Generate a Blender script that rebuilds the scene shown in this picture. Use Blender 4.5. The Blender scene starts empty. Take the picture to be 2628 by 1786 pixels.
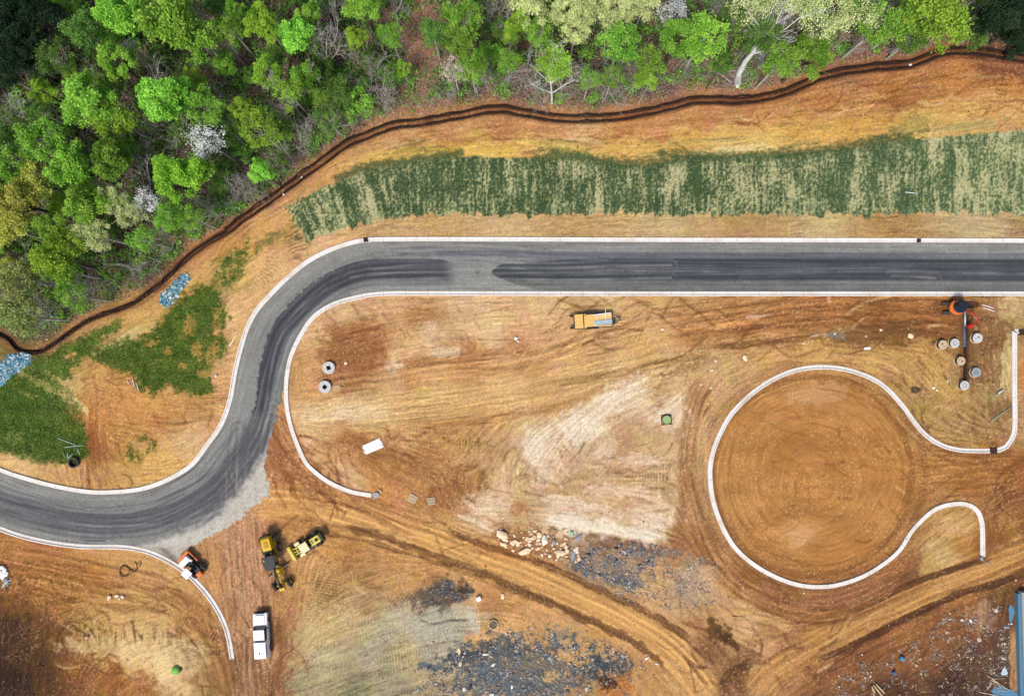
import bpy, bmesh, math, random
import numpy as np
from mathutils import Vector, Matrix

# ------------------------------------------------------------------ camera, world, sun, exposure
scene = bpy.context.scene
C = scene.collection
S = 18.6            # photograph pixels per metre at ground level
H = 94.2            # flying height of the drone
cam_data = bpy.data.cameras.new('camera')
cam_data.sensor_width = 36.0
cam_data.lens = 36.0 * H / (2628 / S)
cam_data.clip_end = 4000
cam = bpy.data.objects.new('camera', cam_data)
cam.location = (0, 0, H)
C.objects.link(cam)
scene.camera = cam

SUN_EL, SUN_AZ = math.radians(56), math.radians(205)     # azimuth from +Y, clockwise
world = bpy.data.worlds.new('World'); scene.world = world
world.use_nodes = True
nt = world.node_tree
sky = nt.nodes.new('ShaderNodeTexSky'); sky.sky_type = 'NISHITA'; sky.sun_disc = False
sky.sun_elevation = SUN_EL; sky.sun_rotation = SUN_AZ
sky.air_density = 1.0; sky.dust_density = 4.0; sky.ozone_density = 0.6
nt.links.new(sky.outputs[0], nt.nodes['Background'].inputs[0])
nt.nodes['Background'].inputs[1].default_value = 0.10
sd = bpy.data.lights.new('sun', 'SUN'); sd.energy = 2.0; sd.angle = math.radians(10); sd.color = (1.0, 0.93, 0.84)
sun = bpy.data.objects.new('sun', sd); C.objects.link(sun)
dirv = Vector((math.sin(SUN_AZ) * math.cos(SUN_EL), math.cos(SUN_AZ) * math.cos(SUN_EL), math.sin(SUN_EL)))
sun.rotation_euler = dirv.to_track_quat('Z', 'Y').to_euler()
sun.location = (0, 0, 60)
scene.view_settings.view_transform = 'Standard'; scene.view_settings.look = 'None'
scene.view_settings.exposure = 0.50; scene.view_settings.gamma = 1
KLIT = 1.43           # how much brighter than its albedo a flat surface renders

# ------------------------------------------------------------------ helpers
def P(px, py, z=0.0):
    """photograph pixel seen at height z -> world x, y"""
    k = (H - z) / H
    return ((px - 1314) / S * k, (893 - py) / S * k)
def lin(c):
    c = np.asarray(c, dtype=np.float64) / 255.0
    return np.where(c <= 0.04045, c / 12.92, ((c + 0.055) / 1.055) ** 2.4)
def col(r, g, b, k=1.0):
    l = lin((r, g, b)) * k / KLIT
    return (float(l[0]), float(l[1]), float(l[2]), 1.0)

def tag(o, label=None, cat=None, group=None, kind=None):
    if label: o['label'] = label
    if cat: o['category'] = cat
    if group: o['group'] = group
    if kind: o['kind'] = kind
    return o
def thing(name, label, cat, x, y, z=0.0, rz=0.0, group=None):
    o = bpy.data.objects.new(name, None); o.empty_display_size = 0.3
    C.objects.link(o); o.location = (x, y, z); o.rotation_euler = (0, 0, rz)
    return tag(o, label, cat, group)
def link_mesh(name, me, parent=None, loc=None):
    o = bpy.data.objects.new(name, me); C.objects.link(o)
    if parent: o.parent = parent
    if loc: o.location = loc
    return o
def obj(name, bm, mat, parent=None, loc=None, smooth=False):
    me = bpy.data.meshes.new(name); bm.to_mesh(me); bm.free()
    me.materials.append(mat)
    if smooth: me.polygons.foreach_set('use_smooth', [True] * len(me.polygons))
    return link_mesh(name, me, parent, loc)
def copy_tree(o, parent=None):
    c = o.copy(); C.objects.link(c); c.parent = parent
    for ch in list(o.children): copy_tree(ch, c)
    return c

def np_mesh(name, V, F, mat, smooth=False, fattr=None, cattr=None):
    """V (n,3), F (m,k) all faces with k corners"""
    me = bpy.data.meshes.new(name)
    V = np.ascontiguousarray(V, dtype=np.float32); F = np.ascontiguousarray(F, dtype=np.int32)
    m, k = F.shape
    me.vertices.add(len(V)); me.vertices.foreach_set('co', V.ravel())
    me.loops.add(m * k); me.loops.foreach_set('vertex_index', F.ravel())
    me.polygons.add(m); me.polygons.foreach_set('loop_start', np.arange(0, m * k, k, dtype=np.int32))
    me.polygons.foreach_set('loop_total', np.full(m, k, dtype=np.int32))
    me.polygons.foreach_set('use_smooth', np.full(m, bool(smooth)))
    me.update(calc_edges=True)
    for nm, a in (fattr or {}).items():
        at = me.attributes.new(nm, 'FLOAT', 'POINT'); at.data.foreach_set('value', np.ascontiguousarray(a, dtype=np.float32))
    for nm, a in (cattr or {}).items():
        at = me.attributes.new(nm, 'FLOAT_COLOR', 'POINT')
        rgba = np.ones((len(V), 4), dtype=np.float32); rgba[:, :3] = a
        at.data.foreach_set('color', rgba.ravel())
    me.materials.append(mat)
    return me

# bmesh shapes ------------------------------------------------------
def rotm(rx=0, ry=0, rz=0):
    return Matrix.Rotation(rz, 4, 'Z') @ Matrix.Rotation(ry, 4, 'Y') @ Matrix.Rotation(rx, 4, 'X')
def box(bm, c, s, rz=0, bev=0.02, rx=0, ry=0, taper=None):
    r = bmesh.ops.create_cube(bm, size=1.0); vs = r['verts']
    for v in vs:
        kx = ky = 1.0
        if taper and v.co.z > 0: kx, ky = taper
        v.co.x *= s[0] * kx; v.co.y *= s[1] * ky; v.co.z *= s[2]
    if bev:
        es = list({e for v in vs for e in v.link_edges})
        r = bmesh.ops.bevel(bm, geom=es, offset=min(bev, min(s) * .45), segments=1, affect='EDGES', profile=.5)
        vs = list({v for f in r['faces'] for v in f.verts} | {v for v in vs if v.is_valid})
    M = Matrix.Translation(c) @ rotm(rx, ry, rz)
    bmesh.ops.transform(bm, matrix=M, verts=vs)
    return vs
def cyl(bm, c, r, h, axis='Z', seg=20, r2=None, rz=0):
    q = bmesh.ops.create_cone(bm, cap_ends=True, segments=seg, radius1=r, radius2=r if r2 is None else r2, depth=h)
    R = {'Z': Matrix.Identity(4), 'X': Matrix.Rotation(math.pi / 2, 4, 'Y'), 'Y': Matrix.Rotation(math.pi / 2, 4, 'X')}[axis]
    bmesh.ops.transform(bm, matrix=Matrix.Translation(c) @ Matrix.Rotation(rz, 4, 'Z') @ R, verts=q['verts'])
def tube(bm, pts, r, seg=7, r2=None):
    pts = [Vector(p) for p in pts]; rings = []
    for i, p in enumerate(pts):
        d = (pts[min(i + 1, len(pts) - 1)] - pts[max(i - 1, 0)]).normalized()
        a = d.orthogonal().normalized() if not rings else None
        if a is None:
            a = (prev - d * prev.dot(d)).normalized()
        prev = a; b = d.cross(a)
        rr = r if r2 is None else r + (r2 - r) * i / (len(pts) - 1)
        rings.append([bm.verts.new(p + (a * math.cos(t) + b * math.sin(t)) * rr) for t in [2 * math.pi * k / seg for k in range(seg)]])
    for A, B in zip(rings, rings[1:]):
        for k in range(seg):
            bm.faces.new((A[k], A[(k + 1) % seg], B[(k + 1) % seg], B[k]))
    bm.faces.new(rings[0][::-1]); bm.faces.new(rings[-1])
def prism(bm, outline, z0, z1, bev=0.0):
    """outline in x,y extruded z0..z1"""
    a = [bm.verts.new((x, y, z0)) for x, y in outline]; b = [bm.verts.new((x, y, z1)) for x, y in outline]
    n = len(a); fs = [bm.faces.new(a[::-1]), bm.faces.new(b)]
    for i in range(n): fs.append(bm.faces.new((a[i], a[(i + 1) % n], b[(i + 1) % n], b[i])))
    bmesh.ops.recalc_face_normals(bm, faces=fs)
    if bev:
        es = list({e for f in fs for e in f.edges})
        bmesh.ops.bevel(bm, geom=es, offset=bev, segments=2, affect='EDGES', profile=.6)
def side_prism(bm, outline, y0, y1, bev=0.0):
    """outline in x,z extruded along y"""
    a = [bm.verts.new((x, y0, z)) for x, z in outline]; b = [bm.verts.new((x, y1, z)) for x, z in outline]
    n = len(a); fs = [bm.faces.new(a), bm.faces.new(b[::-1])]
    for i in range(n): fs.append(bm.faces.new((a[i], b[i], b[(i + 1) % n], a[(i + 1) % n])))
    bmesh.ops.recalc_face_normals(bm, faces=fs)
    if bev:
        es = list({e for f in fs for e in f.edges})
        bmesh.ops.bevel(bm, geom=es, offset=bev, segments=2, affect='EDGES', profile=.6)
def ring(bm, c, ro, ri, h, seg=32):
    vs = []
    for r, z in ((ro, -h / 2), (ro, h / 2), (ri, h / 2), (ri, -h / 2)):
        vs.append([bm.verts.new((c[0] + r * math.cos(2 * math.pi * k / seg), c[1] + r * math.sin(2 * math.pi * k / seg), c[2] + z)) for k in range(seg)])
    for a in range(4):
        A, B = vs[a], vs[(a + 1) % 4]
        for k in range(seg): bm.faces.new((A[k], A[(k + 1) % seg], B[(k + 1) % seg], B[k]))
def NB(): return bmesh.new()

# ------------------------------------------------------------------ materials
def base_mat(name, rough=0.8, spec=0.3):
    m = bpy.data.materials.new(name); m.use_nodes = True
    b = m.node_tree.nodes['Principled BSDF']
    b.inputs['Roughness'].default_value = rough
    b.inputs['Specular IOR Level'].default_value = spec
    return m, m.node_tree, b
def mixcol(nt, a, b, fac, mode='MIX'):
    n = nt.nodes.new('ShaderNodeMix'); n.data_type = 'RGBA'; n.blend_type = mode
    for sock, v in ((n.inputs[6], a), (n.inputs[7], b), (n.inputs[0], fac)):
        if hasattr(v, 'links') or isinstance(v, bpy.types.NodeSocket): nt.links.new(v, sock)
        else: sock.default_value = v
    return n.outputs[2]
def noise(nt, scale, detail=4, rough=.6, coord=None, dist=0):
    n = nt.nodes.new('ShaderNodeTexNoise'); n.inputs['Scale'].default_value = scale
    n.inputs['Detail'].default_value = detail; n.inputs['Roughness'].default_value = rough; n.inputs['Distortion'].default_value = dist
    if coord is None:
        t = nt.nodes.new('ShaderNodeTexCoord'); coord = t.outputs['Object']
    nt.links.new(coord, n.inputs['Vector'])
    return n.outputs['Fac']
def ramp(nt, v, a, b, lo=0., hi=1.):
    n = nt.nodes.new('ShaderNodeMapRange'); n.inputs[1].default_value = a; n.inputs[2].default_value = b
    n.inputs[3].default_value = lo; n.inputs[4].default_value = hi; nt.links.new(v, n.inputs[0]); return n.outputs[0]
def mat(name, c, dirt=None, amt=.35, scale=3.0, rough=.6, spec=.3, metal=0., wear=0.0):
    """painted / plain surface with patchy dust"""
    m, nt, b = base_mat(name, rough, spec)
    b.inputs['Metallic'].default_value = metal
    d = dirt or col(150, 115, 80)
    f = ramp(nt, noise(nt, scale, 6, .65), .42, .72, 0, amt)
    o = mixcol(nt, c, d, f)
    f2 = ramp(nt, noise(nt, scale * 9, 3, .6), .3, .75, .82 if rough > .5 else .96, 1.12 if rough > .5 else 1.02)
    g = nt.nodes.new('ShaderNodeVectorMath'); g.operation = 'SCALE'; nt.links.new(o, g.inputs[0]); nt.links.new(f2, g.inputs['Scale'])
    nt.links.new(g.outputs[0], b.inputs['Base Color'])
    nt.links.new(ramp(nt, noise(nt, scale * 4, 4), .3, .7, rough * .75, min(1, rough * 1.3)), b.inputs['Roughness'])
    return m
M = {}
M['white'] = mat('white_paint', (.82, .83, .85, 1), amt=.08, rough=.3, spec=.5)
M['yellow'] = mat('yellow_paint', col(238, 196, 30), amt=.3, rough=.4)
M['pale_yellow'] = mat('pale_yellow_paint', col(246, 232, 110), amt=.25, rough=.4)
M['cream'] = mat('cream_paint', col(246, 240, 190), amt=.12, rough=.4)
M['orange'] = mat('orange_paint', col(244, 132, 58), amt=.25, rough=.45)
M['red'] = mat('red_paint', col(205, 52, 34), amt=.2, rough=.45)
M['black'] = mat('black_paint', col(22, 36, 52), amt=.07, rough=.5)
M['rubber'] = mat('tyre_rubber', col(62, 68, 76), amt=.5, rough=.85)
M['glass'] = mat('dark_glass', col(24, 44, 62), amt=.05, rough=.12, spec=.8)
M['steel'] = mat('grey_steel', col(120, 125, 130), amt=.3, rough=.5, metal=.3)
M['rim'] = mat('dusty_rim', col(170, 165, 130), amt=.4)
M['deck'] = mat('timber_deck', (.78, .49, .17, 1), (.55, .32, .11, 1), .4, 5, .8)
M['timber'] = mat('pale_timber', col(222, 198, 160), col(160, 130, 95), .4, 4, .85)
M['plastic_white'] = mat('white_plastic', (.86, .86, .86, 1), amt=.12, rough=.4)
M['plastic_blue'] = mat('pale_blue_plastic', col(200, 226, 240), amt=.12, rough=.4)
M['plastic_teal'] = mat('pale_teal_plastic', col(170, 215, 195), amt=.15, rough=.5)
M['pipe_blue'] = mat('blue_pipe', col(70, 120, 165), amt=.3, rough=.4)
M['concrete'] = mat('concrete', col(226, 228, 228), col(165, 150, 130), .4, 2.5, .9)
M['concrete_tan'] = mat('dusty_concrete', col(228, 206, 170), col(165, 135, 100), .5, 2.5, .9)
M['concrete_grey'] = mat('grey_concrete', col(176, 186, 194), col(140, 140, 138), .4, 1.5, .9)
M['iron'] = mat('rusty_iron', col(92, 62, 52), col(60, 48, 44), .5, 6, .8)
M['dark'] = mat('shade_and_black_parts', col(34, 30, 30), amt=.2, rough=.95)  # near-black for shaded riser walls and hole depths, also dark parts
M['hose'] = mat('brown_hose', col(96, 70, 48), amt=.2, rough=.7)
M['green_lid'] = mat('green_plastic', col(165, 200, 130), amt=.2, rough=.5)
M['bright_green'] = mat('bright_green_plastic', col(130, 205, 90), amt=.15, rough=.5)
M['fabric'] = mat('black_fabric', col(40, 32, 30), col(95, 66, 50), .5, 2, .95)
M['card'] = mat('cardboard', col(215, 178, 135), amt=.2, rough=.9)
M['tarp'] = mat('blue_tarp', col(90, 150, 185), amt=.25, rough=.5)
M['wood_grey'] = mat('weathered_wood', col(232, 214, 184), col(180, 158, 128), .5, 4, .9)
M['bark'] = mat('grey_bark', col(205, 205, 198), col(150, 146, 136), .6, 2.5, .95)
M['twig'] = mat('twig_bark', col(186, 182, 174), col(140, 130, 122), .6, 2.5, .95)
M['bark_dark'] = mat('brown_bark', col(105, 98, 84), col(70, 62, 52), .6, 2.5, .95)

# ------------------------------------------------------------------ procedural noise (numpy)
def _hash(ix, iy, seed):
    h = (ix.astype(np.int64) * 374761393 + iy.astype(np.int64) * 668265263 + seed * 362437) & 0xFFFFFFFF
    h = ((h ^ (h >> 13)) * 1274126177) & 0xFFFFFFFF
    return (h ^ (h >> 16)) & 0xFFFF
_ANG = np.linspace(0, 2 * np.pi, 65536, dtype=np.float32); _CX, _SX = np.cos(_ANG), np.sin(_ANG)
def perlin(u, v, seed=0):
    xi = np.floor(u); yi = np.floor(v); fx = (u - xi).astype(np.float32); fy = (v - yi).astype(np.float32)
    xi = xi.astype(np.int32); yi = yi.astype(np.int32)
    sx = fx * fx * (3 - 2 * fx); sy = fy * fy * (3 - 2 * fy)
    def g(dx, dy):
        h = _hash(xi + dx, yi + dy, seed)
        return _CX[h] * (fx - dx) + _SX[h] * (fy - dy)
    a = g(0, 0); b = g(1, 0); c = g(0, 1); d = g(1, 1)
    return 1.5 * ((a + (b - a) * sx) * (1 - sy) + (c + (d - c) * sx) * sy)
def fbm(u, v, octv=4, seed=0, gain=.55):
    s = 0; a = 1.0; n = 0
    for k in range(octv):
        s = s + a * perlin(u * (2.03 ** k) + 17.3 * k, v * (2.03 ** k) - 9.1 * k, seed + k * 11); n += a; a *= gain
    return s / (n * .7)
def sstep(x, a, b):
    t = np.clip((x - a) / (b - a), 0, 1); return t * t * (3 - 2 * t)

def smooth_line(pts, step=1.2, closed=False):
    """Catmull-Rom through world points, resampled evenly"""
    p = np.array(pts, dtype=np.float64)
    if closed: q = np.vstack([p[-1], p, p[0], p[1]])
    else: q = np.vstack([2 * p[0] - p[1], p, 2 * p[-1] - p[-2]])
    out = []
    for i in range(1, len(q) - 2):
        for t in np.linspace(0, 1, 12, endpoint=False):
            a, b, c, d = q[i - 1], q[i], q[i + 1], q[i + 2]
            out.append(.5 * ((2 * b) + (c - a) * t + (2 * a - 5 * b + 4 * c - d) * t * t + (3 * b - a - 3 * c + d) * t ** 3))
    if not closed: out.append(q[-2])
    out = np.array(out)
    for _ in range(3):
        o2 = out.copy(); o2[1:-1] = .25 * out[:-2] + .5 * out[1:-1] + .25 * out[2:]; out = o2
    L = np.r_[0, np.cumsum(np.hypot(*np.diff(out, axis=0).T))]
    n = max(2, int(L[-1] / step) + 1); t = np.linspace(0, L[-1], n)
    return np.c_[np.interp(t, L, out[:, 0]), np.interp(t, L, out[:, 1])]
def W(pts): return [P(x, y) for x, y in pts]
def pl_dist(X, Y, line):
    """distance, arc length, signed offset (left positive) to a polyline"""
    D = np.full(X.shape, 1e9, np.float32); Sx = np.zeros(X.shape, np.float32); T = np.zeros(X.shape, np.float32); acc = 0.
    for (ax, ay), (bx, by) in zip(line[:-1], line[1:]):
        dx, dy = bx - ax, by - ay; L = math.hypot(dx, dy) + 1e-9
        u = ((X - ax) * dx + (Y - ay) * dy) / (L * L); uc = np.clip(u, 0, 1)
        ex = X - (ax + uc * dx); ey = Y - (ay + uc * dy); d = ex * ex + ey * ey
        m = d < D
        D = np.where(m, d, D); Sx = np.where(m, acc + uc * L, Sx)
        T = np.where(m, np.sign(dx * ey - dy * ex), T); acc += L
    D = np.sqrt(D); return D, Sx, D * T
def inside(X, Y, poly):
    r = np.zeros(X.shape, bool); n = len(poly)
    for i in range(n):
        ax, ay = poly[i]; bx, by = poly[(i + 1) % n]
        if ay == by: continue
        c = ((ay > Y) != (by > Y)) & (X < (bx - ax) * (Y - ay) / (by - ay) + ax)
        r ^= c
    return r

# ------------------------------------------------------------------ the site's curves, in photograph pixels
OUTER = [(2800,618),(2628,618),(2300,617),(1728,616),(1300,614.5),(1000,614.5),(939,617),(900,624),(852,640),(794,669),(736,715),(689,762),(658,798),(635,841),(620,887),(606,942),(600,973),(593,1015),(581,1058),(562,1100),(531,1143),(498,1187),(462,1214),(407,1241),(349,1257),(271,1263),(213,1260),(136,1246),(58,1225),(0,1205),(-90,1165),(-160,1120)]
KERB_A = [(2800,754),(2628,754),(1760,754),(1100,753),(1015,753),(957,756),(918,763),(860,779),(806,812),(771,862),(747,914),(737,961),(734,1000),(736,1042),(746,1093),(764,1143),(784,1186),(806,1209),(844,1237),(899,1261),(953,1271)]
KERB_B = [(-160,1290),(-90,1322),(0,1356),(58,1376),(136,1393),(213,1402),(310,1403),(368,1412),(407,1426),(445,1446),(484,1474),(523,1513),(554,1556),(577,1602),(589,1645),(596,1690)]
KERB_C = [(2590,1135),(2580,1147),(2565,1153),(2549,1156),(2483,1156),(2444,1151),(2410,1139),(2375,1116),(2348,1085),(2320,1046),(2282,1003),(2243,974),(2193,954),(2146,944),(2096,942),(2046,949),(1999,966),(1956,990),(1914,1023),(1875,1065),(1848,1112),(1831,1155),(1823,1191),(1822,1225),(1827,1271),(1840,1318),(1864,1372),(1894,1414),(1941,1453),(1999,1484),(2057,1502),(2115,1505),(2166,1496),(2220,1476),(2270,1445),(2309,1411),(2336,1368),(2363,1337),(2394,1310),(2425,1297),(2464,1292),(2491,1298),(2510,1314),(2519,1341),(2521,1380),(2521,1428)]
KERB_D = [(2603,850),(2603,920),(2604,1000),(2604,1080),(2602,1112),(2590,1135)]
KERB_E = [(2700,850),(2650,850),(2603,850)]
KERB_C = [(2603,850),(2603,900),(2603,1000),(2604,1080),(2601,1114)] + KERB_C
DITCH = [(2800,190),(2700,165),(2628,150),(2561,139),(2483,130),(2425,134),(2367,153),(2328,165),(2231,174),(2154,186),(2096,201),(2038,229),(1980,246),(1902,258),(1844,256),(1786,258),(1728,271),(1673,285),(1596,298),(1518,304),(1441,304),(1363,294),(1305,281),(1247,283),(1170,298),(1092,312),(1015,321),(957,341),(899,364),(852,395),(794,438),(736,480),(678,523),(620,562),(581,594),(523,628),(465,674),(418,721),(372,756),(321,787),(232,818),(174,856),(136,883),(97,903),(58,903),(35,887),(20,868),(-30,850),(-150,850)]
APRON_EDGE = [(733,1015),(728,1031),(720,1069),(709,1108),(697,1155),(690,1205),(701,1248),(690,1278),(651,1314),(593,1356),(527,1397),(503,1400),(478,1425),(462,1455)]
APRON_IN = [(733,1015),(718,1060),(694,1115),(672,1160),(640,1215),(604,1268),(565,1314),(520,1342),(465,1362),(387,1390),(330,1403),(462,1455)]

L_OUT = smooth_line(W(OUTER)); L_A = smooth_line(W(KERB_A)); L_B = smooth_line(W(KERB_B)); L_C = smooth_line(W(KERB_C), 1.0)
L_DITCH = smooth_line(W(DITCH), 1.0)
def upto(line, pt):
    q = np.array(P(*pt)); i = int(np.argmin(np.hypot(*(line - q).T))); return i
ia = upto(L_A, (736, 1042)); ib = upto(L_B, (455, 1452))
ROAD_POLY = [tuple(p) for p in L_OUT] + [tuple(p) for p in L_B[:ib + 1]] + W(APRON_EDGE[::-1]) + [tuple(p) for p in L_A[:ia + 1][::-1]]

# ------------------------------------------------------------------ ground grid
STEP = 0.125
def axis(a, step):
    n = int(round(2 * a / step)); core = np.linspace(-a, a, n + 1); g = [a]; d = step
    while g[-1] < 700: d *= 1.35; g.append(g[-1] + d)
    g = np.array(g[1:]); return np.r_[-g[::-1], core, g]
xs = axis(80.0, STEP); ys = axis(57.0, STEP)
X, Y = np.meshgrid(xs, ys); X = X.astype(np.float32); Y = Y.astype(np.float32)
NX, NY = len(xs), len(ys)
PX = X * S + 1314; PY = 893 - Y * S            # photograph pixels of every grid point
RGB = np.zeros(X.shape + (3,), np.float32); Z = np.zeros(X.shape, np.float32)
def win(pts, pad):
    """grid window round pixel points, pad in pixels"""
    a = np.array(pts); x0, y0 = P(a[:, 0].min() - pad, a[:, 1].max() + pad); x1, y1 = P(a[:, 0].max() + pad, a[:, 1].min() - pad)
    i0, i1 = np.searchsorted(ys, [y0, y1]); j0, j1 = np.searchsorted(xs, [x0, x1])
    return (slice(max(i0, 0), min(i1 + 1, NY)), slice(max(j0, 0), min(j1 + 1, NX)))

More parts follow.
